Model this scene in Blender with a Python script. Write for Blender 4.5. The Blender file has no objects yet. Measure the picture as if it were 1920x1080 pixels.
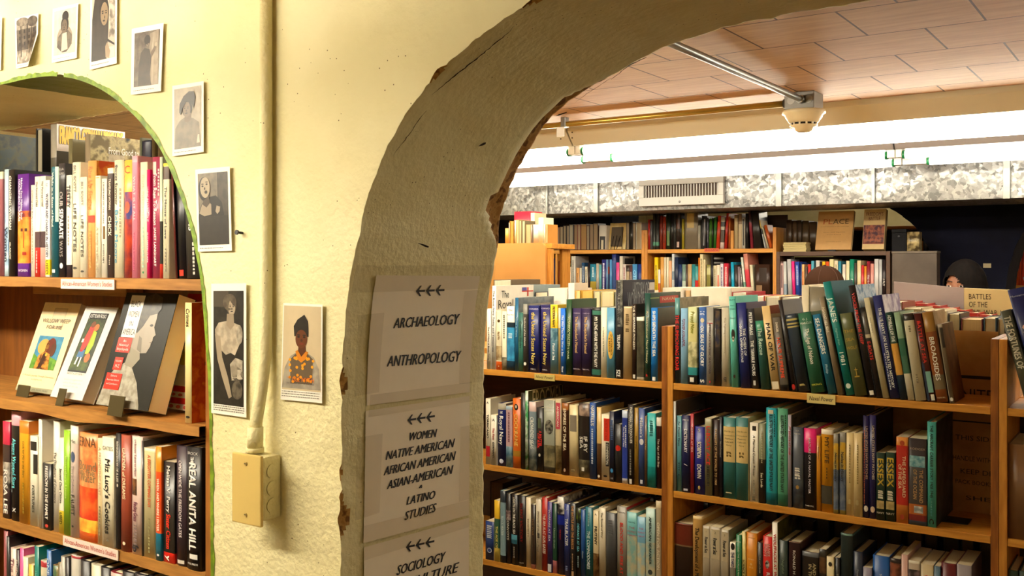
import bpy, bmesh, math, random
from mathutils import Vector, Matrix, noise
from mathutils.geometry import tessellate_polygon
random.seed(7)
PI = math.pi
D = bpy.data
SC = bpy.context.scene
COL = SC.collection

# ---------------------------------------------------------------- camera, light level
EYE = 1.60                       # eye height above the floor
FPX = 1836.0                     # focal length in pixels of the 1920 wide frame
YAW = math.atan((2215 - 960) / FPX)
SN, CS = math.sin(YAW), math.cos(YAW)
HORIZON = 495.0
cam_data = D.cameras.new('camera')
cam_data.sensor_width = 36.0
cam_data.lens = 36.0 * FPX / 1920.0
cam_data.shift_y = -(540 - HORIZON) / 1920.0
cam_data.clip_start = 0.02
cam = D.objects.new('camera', cam_data)
cam.location = (0, 0, EYE)
cam.rotation_euler = (PI / 2, 0, YAW)
COL.objects.link(cam)
SC.camera = cam
SC.view_settings.view_transform = 'Standard'
SC.view_settings.look = 'None'
SC.view_settings.gamma = 1
SC.view_settings.use_curve_mapping = False
SC.view_settings.exposure = 1.0
TUBE_FAR = 16.0                  # strength of the tubes seen in the photo
TUBE_NEAR = 33.0                  # tubes over the aisle the photo is taken from
TUBE_SHELF_FILL = 24.0                # added unseen tubes that brighten the naval shelf fronts
TUBE_FARTHER = 6.0                # the second of the visible rows
TUBE_FILL = 5.0                  # added unseen tubes that lift the arch's inner face
TUBE_BEYOND = 9.0
LAMP_RGB = (1.0, 0.92, 0.76)
world = D.worlds.new('world')
SC.world = world
world.use_nodes = True
world.node_tree.nodes['Background'].inputs[0].default_value = (0.9, 0.8, 0.6, 1)
world.node_tree.nodes['Background'].inputs[1].default_value = 0.02


def ray(u, v):
    x = (u - 960) / FPX
    return Vector((x * CS - SN, x * SN + CS, -(v - HORIZON) / FPX))


def at_y(u, v, y):               # the point of the plane Y = y seen at a photo pixel
    r = ray(u, v)
    p = r * (y / r.y)
    return Vector((p.x, p.y, p.z + EYE))


def at_x(u, v, x):
    r = ray(u, v)
    p = r * (x / r.x)
    return Vector((p.x, p.y, p.z + EYE))


# ---------------------------------------------------------------- materials
def lin(c):
    return tuple((x / 12.92 if x <= 0.04045 else ((x + 0.055) / 1.055) ** 2.4) for x in c)


def hexrgb(h):
    h = h.lstrip('#')
    if len(h) == 3:
        h = ''.join(c * 2 for c in h)
    return tuple(int(h[i:i + 2], 16) / 255 for i in (0, 2, 4))


MATS = {}


def new_mat(name):
    m = D.materials.new(name)
    m.use_nodes = True
    nt = m.node_tree
    return m, nt, nt.nodes['Principled BSDF'], nt.nodes, nt.links


def mat(h, rough=0.42, metal=0.0, vary=0.10, scale=40.0, name='paint', spec=0.5):
    """plain coloured surface with faint uneven tone"""
    key = (h, rough, metal, vary, scale, spec)
    if key in MATS:
        return MATS[key]
    m, nt, b, N, L = new_mat(name + '_' + h)
    c = lin(hexrgb(h))
    tc = N.new('ShaderNodeTexCoord')
    nz = N.new('ShaderNodeTexNoise')
    nz.inputs['Scale'].default_value = scale
    nz.inputs['Detail'].default_value = 3
    L.new(tc.outputs['Object'], nz.inputs['Vector'])
    mx = N.new('ShaderNodeMix')
    mx.data_type = 'RGBA'
    mx.inputs[6].default_value = tuple(max(0, x * (1 - vary)) for x in c) + (1,)
    mx.inputs[7].default_value = tuple(min(1, x * (1 + vary)) for x in c) + (1,)
    L.new(nz.outputs['Fac'], mx.inputs[0])
    L.new(mx.outputs[2], b.inputs['Base Color'])
    b.inputs['Roughness'].default_value = rough
    b.inputs['Metallic'].default_value = metal
    b.inputs['Specular IOR Level'].default_value = spec
    MATS[key] = m
    return m


def mottled(h1, h2, scale=30.0, rough=0.4, stretch=(1, 1, 1), h3=None, lo=0.4, hi=0.6, spec=0.5):
    """printed picture-like blotches of two or three colours"""
    key = ('mot', h1, h2, h3, scale, rough, stretch, spec)
    if key in MATS:
        return MATS[key]
    m, nt, b, N, L = new_mat('print_%s_%s' % (h1, h2))
    tc = N.new('ShaderNodeTexCoord')
    mp = N.new('ShaderNodeMapping')
    mp.inputs['Scale'].default_value = stretch
    nz = N.new('ShaderNodeTexNoise')
    nz.inputs['Scale'].default_value = scale
    nz.inputs['Detail'].default_value = 4
    L.new(tc.outputs['Object'], mp.inputs['Vector'])
    L.new(mp.outputs[0], nz.inputs['Vector'])
    r = N.new('ShaderNodeValToRGB')
    r.color_ramp.elements[0].position = lo
    r.color_ramp.elements[1].position = hi
    r.color_ramp.elements[0].color = lin(hexrgb(h1)) + (1,)
    r.color_ramp.elements[1].color = lin(hexrgb(h2)) + (1,)
    if h3:
        e = r.color_ramp.elements.new((lo + hi) / 2)
        e.color = lin(hexrgb(h3)) + (1,)
    L.new(nz.outputs['Fac'], r.inputs[0])
    L.new(r.outputs[0], b.inputs['Base Color'])
    b.inputs['Roughness'].default_value = rough
    b.inputs['Specular IOR Level'].default_value = spec
    MATS[key] = m
    return m


def wood(h1, h2, along='X', scale=9.0, rough=0.45, name='wood'):
    key = ('wood', h1, h2, along, scale, rough)
    if key in MATS:
        return MATS[key]
    m, nt, b, N, L = new_mat(name)
    tc = N.new('ShaderNodeTexCoord')
    mp = N.new('ShaderNodeMapping')
    s = {'X': (0.12, 1, 1), 'Y': (1, 0.12, 1), 'Z': (1, 1, 0.12)}[along]
    mp.inputs['Scale'].default_value = tuple(x * scale for x in s)
    L.new(tc.outputs['Object'], mp.inputs['Vector'])
    nz = N.new('ShaderNodeTexNoise')
    nz.inputs['Scale'].default_value = 3.0
    nz.inputs['Detail'].default_value = 6
    nz.inputs['Distortion'].default_value = 0.6
    L.new(mp.outputs[0], nz.inputs['Vector'])
    wv = N.new('ShaderNodeTexNoise')
    wv.inputs['Scale'].default_value = 14.0
    wv.inputs['Detail'].default_value = 2
    L.new(mp.outputs[0], wv.inputs['Vector'])
    add = N.new('ShaderNodeMath')
    add.operation = 'MULTIPLY_ADD'
    add.inputs[1].default_value = 0.5
    L.new(wv.outputs['Fac'], add.inputs[0])
    hf = N.new('ShaderNodeMath')
    hf.operation = 'MULTIPLY'
    hf.inputs[1].default_value = 0.5
    L.new(nz.outputs['Fac'], hf.inputs[0])
    L.new(hf.outputs[0], add.inputs[2])
    r = N.new('ShaderNodeValToRGB')
    r.color_ramp.elements[0].position = 0.35
    r.color_ramp.elements[1].position = 0.62
    r.color_ramp.elements[0].color = lin(hexrgb(h1)) + (1,)
    r.color_ramp.elements[1].color = lin(hexrgb(h2)) + (1,)
    L.new(add.outputs[0], r.inputs[0])
    L.new(r.outputs[0], b.inputs['Base Color'])
    b.inputs['Roughness'].default_value = rough
    MATS[key] = m
    return m


def page_mat(h='e6d9b4', edge='c9b88a'):
    key = ('page', h)
    if key in MATS:
        return MATS[key]
    m, nt, b, N, L = new_mat('pages_' + h)
    tc = N.new('ShaderNodeTexCoord')
    mp = N.new('ShaderNodeMapping')
    mp.inputs['Scale'].default_value = (900, 3, 3)
    nz = N.new('ShaderNodeTexNoise')
    nz.inputs['Scale'].default_value = 1.0
    nz.inputs['Detail'].default_value = 2
    L.new(tc.outputs['Object'], mp.inputs['Vector'])
    L.new(mp.outputs[0], nz.inputs['Vector'])
    mx = N.new('ShaderNodeMix')
    mx.data_type = 'RGBA'
    mx.inputs[6].default_value = lin(hexrgb(edge)) + (1,)
    mx.inputs[7].default_value = lin(hexrgb(h)) + (1,)
    L.new(nz.outputs['Fac'], mx.inputs[0])
    L.new(mx.outputs[2], b.inputs['Base Color'])
    b.inputs['Roughness'].default_value = 0.8
    MATS[key] = m
    return m


def plaster(name, base, dirt, bump=0.35, pits=True, rough=0.62, spec=0.5):
    m, nt, b, N, L = new_mat(name)
    tc = N.new('ShaderNodeTexCoord')
    big = N.new('ShaderNodeTexNoise')
    big.inputs['Scale'].default_value = 3.5
    big.inputs['Detail'].default_value = 5
    L.new(tc.outputs['Object'], big.inputs['Vector'])
    r = N.new('ShaderNodeValToRGB')
    r.color_ramp.elements[0].position = 0.34
    r.color_ramp.elements[1].position = 0.56
    r.color_ramp.elements[0].color = lin(hexrgb(dirt)) + (1,)
    r.color_ramp.elements[1].color = lin(hexrgb(base)) + (1,)
    L.new(big.outputs['Fac'], r.inputs[0])
    # small dark pits in the paint
    vo = N.new('ShaderNodeTexVoronoi')
    vo.inputs['Scale'].default_value = 75.0
    L.new(tc.outputs['Object'], vo.inputs['Vector'])
    lt = N.new('ShaderNodeMath')
    lt.operation = 'LESS_THAN'
    lt.inputs[1].default_value = 0.085
    L.new(vo.outputs['Distance'], lt.inputs[0])
    pn = N.new('ShaderNodeTexNoise')
    pn.inputs['Scale'].default_value = 9.0
    L.new(tc.outputs['Object'], pn.inputs['Vector'])
    gt = N.new('ShaderNodeMath')
    gt.operation = 'GREATER_THAN'
    gt.inputs[1].default_value = 0.56
    L.new(pn.outputs['Fac'], gt.inputs[0])
    pm = N.new('ShaderNodeMath')
    pm.operation = 'MULTIPLY'
    L.new(lt.outputs[0], pm.inputs[0])
    L.new(gt.outputs[0], pm.inputs[1])
    mx = N.new('ShaderNodeMix')
    mx.data_type = 'RGBA'
    mx.inputs[7].default_value = lin(hexrgb('6a5526')) + (1,)
    L.new(r.outputs[0], mx.inputs[6])
    if pits:
        L.new(pm.outputs[0], mx.inputs[0])
    else:
        mx.inputs[0].default_value = 0
    L.new(mx.outputs[2], b.inputs['Base Color'])
    fine = N.new('ShaderNodeTexNoise')
    fine.inputs['Scale'].default_value = 95.0
    fine.inputs['Detail'].default_value = 3
    L.new(tc.outputs['Object'], fine.inputs['Vector'])
    mid = N.new('ShaderNodeTexNoise')
    mid.inputs['Scale'].default_value = 14.0
    mid.inputs['Detail'].default_value = 2
    L.new(tc.outputs['Object'], mid.inputs['Vector'])
    # the stucco is rougher on the lower part of the wall
    sp = N.new('ShaderNodeSeparateXYZ')
    L.new(tc.outputs['Object'], sp.inputs[0])
    mr = N.new('ShaderNodeMapRange')
    mr.inputs[1].default_value = 1.85
    mr.inputs[2].default_value = 1.30
    mr.inputs[3].default_value = 0.30
    mr.inputs[4].default_value = 1.0
    L.new(sp.outputs[2], mr.inputs[0])
    ml = N.new('ShaderNodeMath')
    ml.operation = 'MULTIPLY'
    L.new(fine.outputs['Fac'], ml.inputs[0])
    L.new(mr.outputs[0], ml.inputs[1])
    ad = N.new('ShaderNodeMath')
    ad.operation = 'ADD'
    L.new(ml.outputs[0], ad.inputs[0])
    L.new(mid.outputs['Fac'], ad.inputs[1])
    bp = N.new('ShaderNodeBump')
    bp.inputs['Strength'].default_value = bump
    bp.inputs['Distance'].default_value = 0.012
    L.new(ad.outputs[0], bp.inputs['Height'])
    L.new(bp.outputs[0], b.inputs['Normal'])
    b.inputs['Roughness'].default_value = rough
    b.inputs['Specular IOR Level'].default_value = spec
    return m


def emitter(name, rgb, strength):
    m, nt, b, N, L = new_mat(name)
    b.inputs['Base Color'].default_value = (0.9, 0.9, 0.88, 1)
    b.inputs['Emission Color'].default_value = tuple(rgb) + (1,)
    b.inputs['Emission Strength'].default_value = strength
    return m


def galvanized():
    m, nt, b, N, L = new_mat('galvanized_steel')
    tc = N.new('ShaderNodeTexCoord')
    nz = N.new('ShaderNodeTexNoise')
    nz.inputs['Scale'].default_value = 22
    nz.inputs['Detail'].default_value = 4
    L.new(tc.outputs['Object'], nz.inputs['Vector'])
    sm = N.new('ShaderNodeMix')
    sm.data_type = 'RGBA'
    sm.inputs[0].default_value = 0.06
    L.new(tc.outputs['Object'], sm.inputs[6])
    L.new(nz.outputs['Color'], sm.inputs[7])
    vo = N.new('ShaderNodeTexVoronoi')
    vo.inputs['Scale'].default_value = 62
    L.new(sm.outputs[2], vo.inputs['Vector'])
    se = N.new('ShaderNodeSeparateColor')
    L.new(vo.outputs['Color'], se.inputs[0])
    r = N.new('ShaderNodeValToRGB')
    r.color_ramp.elements[0].color = (0.15, 0.15, 0.145, 1)
    r.color_ramp.elements[1].color = (0.42, 0.415, 0.40, 1)
    L.new(se.outputs[0], r.inputs[0])
    L.new(r.outputs[0], b.inputs['Base Color'])
    rr = N.new('ShaderNodeMapRange')
    rr.inputs[3].default_value = 0.30
    rr.inputs[4].default_value = 0.60
    L.new(se.outputs[1], rr.inputs[0])
    L.new(rr.outputs[0], b.inputs['Roughness'])
    b.inputs['Metallic'].default_value = 0.75
    bp = N.new('ShaderNodeBump')
    bp.inputs['Strength'].default_value = 0.25
    bp.inputs['Distance'].default_value = 0.004
    L.new(nz.outputs['Fac'], bp.inputs['Height'])
    L.new(bp.outputs[0], b.inputs['Normal'])
    return m


def tiles():
    m, nt, b, N, L = new_mat('ceiling_tiles')
    tc = N.new('ShaderNodeTexCoord')
    mp = N.new('ShaderNodeMapping')
    mp.inputs['Location'].default_value = (0.711 - 0.2955, -2.773 + 0.306 * 10, 0)
    L.new(tc.outputs['Object'], mp.inputs['Vector'])
    br = N.new('ShaderNodeTexBrick')
    br.offset = 0.5
    br.inputs['Scale'].default_value = 1.0
    br.inputs['Brick Width'].default_value = 0.2955
    br.inputs['Row Height'].default_value = 0.306
    br.inputs['Mortar Size'].default_value = 0.0030
    br.inputs['Mortar Smooth'].default_value = 0.1
    br.inputs['Color1'].default_value = lin(hexrgb('c79f76')) + (1,)
    br.inputs['Color2'].default_value = lin(hexrgb('cfa87e')) + (1,)
    br.inputs['Mortar'].default_value = lin(hexrgb('4a2a10')) + (1,)
    L.new(mp.outputs[0], br.inputs['Vector'])
    st = N.new('ShaderNodeMapping')
    st.inputs['Scale'].default_value = (7, 45, 1)
    L.new(tc.outputs['Object'], st.inputs['Vector'])
    nz = N.new('ShaderNodeTexNoise')
    nz.inputs['Scale'].default_value = 1.0
    nz.inputs['Detail'].default_value = 5
    L.new(st.outputs[0], nz.inputs['Vector'])
    mx = N.new('ShaderNodeMix')
    mx.data_type = 'RGBA'
    mx.blend_type = 'OVERLAY'
    mx.inputs[0].default_value = 0.45
    L.new(br.outputs['Color'], mx.inputs[6])
    L.new(nz.outputs['Fac'], mx.inputs[7])
    L.new(mx.outputs[2], b.inputs['Base Color'])
    b.inputs['Roughness'].default_value = 0.55
    bp = N.new('ShaderNodeBump')
    bp.inputs['Strength'].default_value = 0.6
    bp.inputs['Distance'].default_value = 0.004
    inv = N.new('ShaderNodeMath')
    inv.operation = 'SUBTRACT'
    inv.inputs[0].default_value = 1
    L.new(br.outputs['Fac'], inv.inputs[1])
    L.new(inv.outputs[0], bp.inputs['Height'])
    L.new(bp.outputs[0], b.inputs['Normal'])
    return m


def clear_tape():
    m, nt, b, N, L = new_mat('packing_tape')
    b.inputs['Base Color'].default_value = lin(hexrgb('b59a52')) + (1,)
    b.inputs['Roughness'].default_value = 0.12
    b.inputs['Alpha'].default_value = 0.13
    tc = N.new('ShaderNodeTexCoord')
    nz = N.new('ShaderNodeTexNoise')
    nz.inputs['Scale'].default_value = 30
    L.new(tc.outputs['Object'], nz.inputs['Vector'])
    bp = N.new('ShaderNodeBump')
    bp.inputs['Strength'].default_value = 0.3
    bp.inputs['Distance'].default_value = 0.004
    L.new(nz.outputs['Fac'], bp.inputs['Height'])
    L.new(bp.outputs[0], b.inputs['Normal'])
    return m


# ---------------------------------------------------------------- mesh helpers
class MB:
    """collects shapes and links them as one mesh object"""

    def __init__(self):
        self.v, self.f, self.mi, self.m = [], [], [], []
        self.smooth = []

    def slot(self, material):
        if material not in self.m:
            self.m.append(material)
        return self.m.index(material)

    def add(self, verts, faces, material, smooth=False):
        o = len(self.v)
        self.v += [tuple(p) for p in verts]
        s = self.slot(material)
        for f in faces:
            self.f.append(tuple(i + o for i in f))
            self.mi.append(s)
            self.smooth.append(smooth)
        return self

    def box(self, x0, x1, y0, y1, z0, z1, material):
        vs = [(x, y, z) for z in (z0, z1) for y in (y0, y1) for x in (x0, x1)]
        fs = [(0, 2, 3, 1), (4, 5, 7, 6), (0, 1, 5, 4), (1, 3, 7, 5), (3, 2, 6, 7), (2, 0, 4, 6)]
        return self.add(vs, fs, material)

    def rbox(self, x0, x1, y0, y1, z0, z1, material, r=0.003):
        """box with chamfered edges"""
        bm = bmesh.new()
        vs = [bm.verts.new((x, y, z)) for z in (z0, z1) for y in (y0, y1) for x in (x0, x1)]
        for f in [(0, 2, 3, 1), (4, 5, 7, 6), (0, 1, 5, 4), (1, 3, 7, 5), (3, 2, 6, 7), (2, 0, 4, 6)]:
            bm.faces.new([vs[i] for i in f])
        bmesh.ops.bevel(bm, geom=list(bm.edges), offset=r, segments=2, affect='EDGES', profile=0.6)
        bm.verts.index_update()
        self.add([v.co[:] for v in bm.verts], [tuple(v.index for v in f.verts) for f in bm.faces], material)
        bm.free()
        return self

    def prism(self, poly, fn, a, b, material, smooth=False, caps=True):
        """poly: 2-D outline; fn(p, t) -> 3-D point; extruded from a to b"""
        n = len(poly)
        vs = [fn(p, a) for p in poly] + [fn(p, b) for p in poly]
        self.add(vs, [(i, (i + 1) % n, (i + 1) % n + n, i + n) for i in range(n)], material, smooth)
        if caps:
            tri = tessellate_polygon([[Vector((p[0], p[1], 0)) for p in poly]])
            self.add(vs[:n], [t for t in tri], material)
            self.add(vs[n:], [t[::-1] for t in tri], material)
        return self

    def tube(self, pts, r, material, n=12, caps=True):
        pts = [Vector(p) for p in pts]
        rs = r if isinstance(r, (list, tuple)) else [r] * len(pts)
        vs = []
        up = None
        for i, p in enumerate(pts):
            d = (pts[min(i + 1, len(pts) - 1)] - pts[max(i - 1, 0)]).normalized()
            if up is None:
                up = d.orthogonal().normalized()
            up = (up - d * up.dot(d)).normalized()
            w = d.cross(up)
            for k in range(n):
                a = 2 * PI * k / n
                vs.append(p + (up * math.cos(a) + w * math.sin(a)) * rs[i])
        fs = [(i * n + k, i * n + (k + 1) % n, (i + 1) * n + (k + 1) % n, (i + 1) * n + k)
              for i in range(len(pts) - 1) for k in range(n)]
        self.add(vs, fs, material, True)
        if caps:
            self.add(vs[:n], [tuple(range(n))[::-1]], material)
            self.add(vs[-n:], [tuple(range(n))], material)
        return self

    def lathe(self, prof, c, material, n=24, smooth=True):
        vs = [(c[0] + r * math.cos(2 * PI * k / n), c[1] + r * math.sin(2 * PI * k / n), c[2] + z)
              for r, z in prof for k in range(n)]
        fs = [(i * n + k, i * n + (k + 1) % n, (i + 1) * n + (k + 1) % n, (i + 1) * n + k)
              for i in range(len(prof) - 1) for k in range(n)]
        return self.add(vs, fs, material, smooth)

    def ball(self, c, r, material, n=16, m=10, fn=None):
        vs, fs = [], []
        for i in range(m + 1):
            th = PI * i / m
            for k in range(n):
                ph = 2 * PI * k / n
                p = Vector((math.sin(th) * math.cos(ph), math.sin(th) * math.sin(ph), math.cos(th)))
                q = Vector((p.x * r[0], p.y * r[1], p.z * r[2]))
                if fn:
                    q = fn(p, q)
                vs.append(Vector(c) + q)
        for i in range(m):
            for k in range(n):
                fs.append((i * n + k, (i + 1) * n + k, (i + 1) * n + (k + 1) % n, i * n + (k + 1) % n))
        return self.add(vs, fs, material, True)

    def build(self, name, parent=None):
        me = D.meshes.new(name)
        me.from_pydata(self.v, [], self.f)
        for m in self.m:
            me.materials.append(m)
        me.polygons.foreach_set('material_index', self.mi)
        me.polygons.foreach_set('use_smooth', self.smooth)
        me.update()
        bm = bmesh.new()
        bm.from_mesh(me)
        bmesh.ops.remove_doubles(bm, verts=list(bm.verts), dist=1e-6)
        bmesh.ops.recalc_face_normals(bm, faces=list(bm.faces))
        bm.to_mesh(me)
        bm.free()
        o = D.objects.new(name, me)
        COL.objects.link(o)
        if parent:
            o.parent = parent
        return o


def tag(o, label=None, cat=None, group=None, kind=None):
    if label:
        o['label'] = label
    if cat:
        o['category'] = cat
    if group:
        o['group'] = group
    if kind:
        o['kind'] = kind
    return o


def thing(name, loc, label, cat, rot=(0, 0, 0), group=None):
    o = D.objects.new(name, None)
    o.empty_display_size = 0.05
    COL.objects.link(o)
    o.location = loc
    o.rotation_euler = rot
    return tag(o, label, cat, group)


def structure(mb, name):
    return tag(mb.build(name), kind='structure')


# lettering: flat outlines of the built-in typeface, mapped onto any surface
GLYPHS = {}


def glyphs(txt, bold=0.0):
    if (txt, bold) not in GLYPHS:
        cu = D.curves.new('letters', 'FONT')
        cu.body = txt
        cu.resolution_u = 2
        cu.fill_mode = 'FRONT'
        cu.offset = bold
        ob = D.objects.new('letters', cu)
        me = ob.to_mesh()
        vs = [(v.co.x, v.co.y) for v in me.vertices]
        fs = [tuple(p.vertices) for p in me.polygons]
        ob.to_mesh_clear()
        D.objects.remove(ob)
        D.curves.remove(cu)
        x0 = min(v[0] for v in vs)
        x1 = max(v[0] for v in vs)
        GLYPHS[txt, bold] = ([((x - x0), y / 0.69) for x, y in vs], fs, x1 - x0)
    return GLYPHS[txt, bold]


def letters(mb, txt, length, height, fn, material, shear=0.0, bold=0.0):
    """fn(a, b): a along the line 0..length, b from the baseline 0..height"""
    vs, fs, w = glyphs(txt, bold)
    k = length / w
    mb.add([fn((x + shear * y) * k, y * height) for x, y in vs], fs, material)
    return mb


def text_width(txt, height):
    return glyphs(txt)[2] * height / 0.69

# ---------------------------------------------------------------- shared materials
M_WALL = plaster('cream_plaster', 'ece3b2', 'e2d7a0', 0.30)
M_BACKROOM = plaster('cream_plaster_beyond', 'e6d9a0', 'd8ca8c', 0.15, False)
M_CHIP = mottled('a87a3e', '7a5224', 60, 0.9, h3='c09450')
M_GREEN = plaster('olive_green_paint', '6a7412', '5d6810', 0.3, False, 0.5)
M_LIME = mottled('86a524', '5f7c16', 60, 0.5)
M_CRACK = mat('2a1c08', 0.9)
M_NAVYWALL = plaster('navy_plaster', '17182a', '13121b', 0.35, False, 0.8, 0.15)
M_TILE = tiles()
M_GALV = galvanized()
M_FLOOR = wood('5a4632', '6d5740', 'X', 5, 0.6, 'floor_boards')
M_OAK = wood('c07c28', 'e0a040', 'X', 9, 0.45, 'oak_shelf')
M_OAKV = wood('b87326', 'dc9a40', 'Z', 9, 0.45, 'oak_upright')
M_RED = wood('7d4413', 'a8631f', 'Z', 9, 0.5, 'red_pine_upright')
M_PINE = wood('8a5a20', 'b8813a', 'X', 8, 0.6, 'rough_pine')
M_PINEV = wood('7a4413', 'a5651f', 'Z', 7, 0.6, 'rough_pine_upright')
M_BROWN = wood('4a3020', '5f4029', 'X', 9, 0.5, 'brown_shelf')
M_DARKW = wood('35200f', '452b16', 'X', 6, 0.7, 'dark_back')
M_CARD = mottled('a8763c', 'b9864a', 12, 0.85)
M_PAGE = page_mat('efe4c6', 'cdbd95')
M_PAGE2 = page_mat('cdb78a', 'a98f5e')
M_METAL = mat('8f8f8a', 0.35, 0.9, 0.05)
M_BLACKM = mat('1c1a18', 0.4, 0.3)
M_WHITE = mat('f0ebdf', 0.5)

# ---------------------------------------------------------------- arcade wall
WALL_F, WALL_B = 1.18, 1.58


def catmull(pts, step=0.012):
    out = []
    n = len(pts)
    for i in range(n - 1):
        p0, p1, p2, p3 = pts[max(i - 1, 0)], pts[i], pts[i + 1], pts[min(i + 2, n - 1)]
        L = math.hypot(p2[0] - p1[0], p2[1] - p1[1])
        k = max(1, int(L / step))
        for j in range(k):
            t = j / k
            out.append(tuple(0.5 * (2 * p1[a] + (p2[a] - p0[a]) * t + (2 * p0[a] - 5 * p1[a] + 4 * p2[a] - p3[a]) * t * t
                                    + (3 * p1[a] - p0[a] - 3 * p2[a] + p3[a]) * t ** 3) for a in (0, 1)))
    out.append(pts[-1])
    return out


OPEN_L = [(-3.6, -1.6), (-3.6, 0.40), (-3.55, 0.405), (-2.9, 0.405), (-2.24, 0.410), (-2.104, 0.412), (-2.0, 0.407), (-1.9, 0.388), (-1.806, 0.353),
          (-1.717, 0.302), (-1.665, 0.261), (-1.615, 0.211), (-1.551, 0.106), (-1.522, 0.03), (-1.504, -0.035),
          (-1.490, -0.15), (-1.481, -0.251), (-1.476, -0.5), (-1.474, -1.0), (-1.474, -1.6)]
HALF = [(-1.149, -1.6), (-1.149, -1.0), (-1.150, -0.6), (-1.149, -0.36), (-1.147, -0.181), (-1.135, -0.057), (-1.114, 0.031),
        (-1.087, 0.115), (-1.037, 0.204), (-0.962, 0.281), (-0.866, 0.340), (-0.772, 0.377), (-0.66, 0.400), (-0.565, 0.408)]
OPEN_R = HALF + [(-0.3, 0.412), (0.1, 0.412)] + [(0.2 - x - 0.1, z) for x, z in reversed(HALF)]


def smooth_poly(pts):
    """sharp floor corners stay, the rest is rounded"""
    return catmull(pts, 0.008)


def chipped(p, t, which):
    """how far plaster has broken away at profile point p, depth t (0 front, 1 back)"""
    x, z = p
    nse = noise.noise(Vector((x * 14, z * 14, t * 9)))
    d = 0.0
    if which == 'R':
        back = (1 - t) * 0.4
        if x < -0.62:
            amount = max(0, min(1, (z - 0.03) / 0.08)) * max(0, min(1, (0.345 - z) / 0.05))
            width = (0.045 + 0.025 * nse) * amount
            if back < width:
                d = max(d, 0.014 * amount + 0.006 * nse)
        for cx, cz, r in ((-0.946, 0.292, 0.022), (-0.76, 0.380, 0.030), (-1.148, -0.196, 0.024), (-1.149, -0.425, 0.034),
                          (-1.149, -0.345, 0.008), (-1.149, -0.385, 0.007)):
            q = math.sqrt((x - cx) ** 2 + (z - cz) ** 2 + (t * 0.4 * 2.6) ** 2)
            rr = r * (1 + 0.35 * nse)
            if q < rr:
                d = max(d, 0.007 * (1 - q / rr) ** 0.6)
    return d


def arcade(name, openings, yf, yb, x0, x1, shift, mats, ztop, rough=True):
    mb = MB()
    outline_f, outline_b = [(x0, 0.0)], [(x0, 0.0)]
    rows = [0, .004, .010, .018, .03, .05, .09, .16, .24, .34, .45, .56, .66, .75, .82, .87, .905, .93, .95, .967, .98, .99, 1.0]
    for which, prof in openings:
        P = smooth_poly(prof)
        n = len(P)
        grid, flag = [], []
        for i, p in enumerate(P):
            a, b = P[max(i - 1, 0)], P[min(i + 1, n - 1)]
            tx, tz = b[0] - a[0], b[1] - a[1]
            L = math.hypot(tx, tz) or 1
            nx, nz = -tz / L, tx / L            # away from the opening
            if which == 'L' and i < 3:
                nx, nz = 0, 0
            g, fl = [], []
            for t in rows:
                c = chipped(p, t, which) if rough else 0
                edge = 0.0025 * noise.noise(Vector((p[0] * 22, p[1] * 22, t * 5))) + 0.003 * noise.noise(Vector((p[0] * 60, p[1] * 60, t * 3))) * (1 if t < .01 or t > .99 else 0.2)
                q = c + edge if 0.02 < p[1] + 1.6 else 0
                g.append((p[0] + nx * q + shift, yf + (yb - yf) * t, max(0.0, p[1] + EYE + nz * q)))
                fl.append(c > 0.0015)
            grid.append(g)
            flag.append(fl)
        for i in range(n - 1):
            for j in range(len(rows) - 1):
                m = mats['face']
                if sum((flag[i][j], flag[i + 1][j], flag[i][j + 1], flag[i + 1][j + 1])) >= 2:
                    m = M_CHIP
                elif which == 'L' and P[i][0] > -2.235 and rough:
                    m = mats['soffit']
                mb.add([grid[i][j], grid[i + 1][j], grid[i + 1][j + 1], grid[i][j + 1]], [(0, 1, 2, 3)], m, True)
        outline_f += [(g[0][0], g[0][2]) for g in grid]
        outline_b += [(g[-1][0], g[-1][2]) for g in grid]
    for out, y in ((outline_f, yf), (outline_b, yb)):
        out += [(x1, 0.0), (x1, ztop), (x0, ztop)]
        vs = [(p[0], y, p[1]) for p in out]
        mb.add(vs, tessellate_polygon([[Vector((p[0], p[1], 0)) for p in out]]), mats['face'])
    mb.box(x0 - 0.02, x0, yf, yb, 0, ztop, mats['face'])
    return structure(mb, name)


CEIL = EYE + 0.628
arch_wall = arcade('wall_arcade', (('L', OPEN_L), ('R', OPEN_R)), WALL_F, WALL_B, -4.3, 3.6, 0.0, {'face': M_WALL, 'soffit': M_GREEN}, CEIL)
navy_wall = arcade('wall_navy', (('L', OPEN_L), ('R', OPEN_R)), 6.0, 6.4, -4.6, 3.6, 0.343, {'face': M_NAVYWALL, 'soffit': M_NAVYWALL}, CEIL, False)

PROF = smooth_poly(OPEN_R)
ARC = [0.0]
for _a, _b in zip(PROF, PROF[1:]):
    ARC.append(ARC[-1] + math.hypot(_b[0] - _a[0], _b[1] - _a[1]))


def on_reveal(u, v):
    """(arc length, depth) of the point of the big arch's inner face seen at a photo pixel"""
    r = ray(u, v)
    best = None
    for i in range(len(PROF) // 2):
        (x0, z0), (x1, z1) = PROF[i], PROF[i + 1]
        dx, dz = x1 - x0, z1 - z0
        den = r.x * dz - r.z * dx
        if abs(den) < 1e-9:
            continue
        t = (x0 * dz - z0 * dx) / den
        s = ((r.x * t - x0) * dx + (r.z * t - z0) * dz) / (dx * dx + dz * dz)
        if -1e-6 <= s <= 1 + 1e-6 and t > 0:
            y = r.y * t
            if best is None or abs(y - 1.38) < abs(best[1] - 1.38):
                best = (ARC[i] + s * (ARC[i + 1] - ARC[i]), y)
    return best


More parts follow.
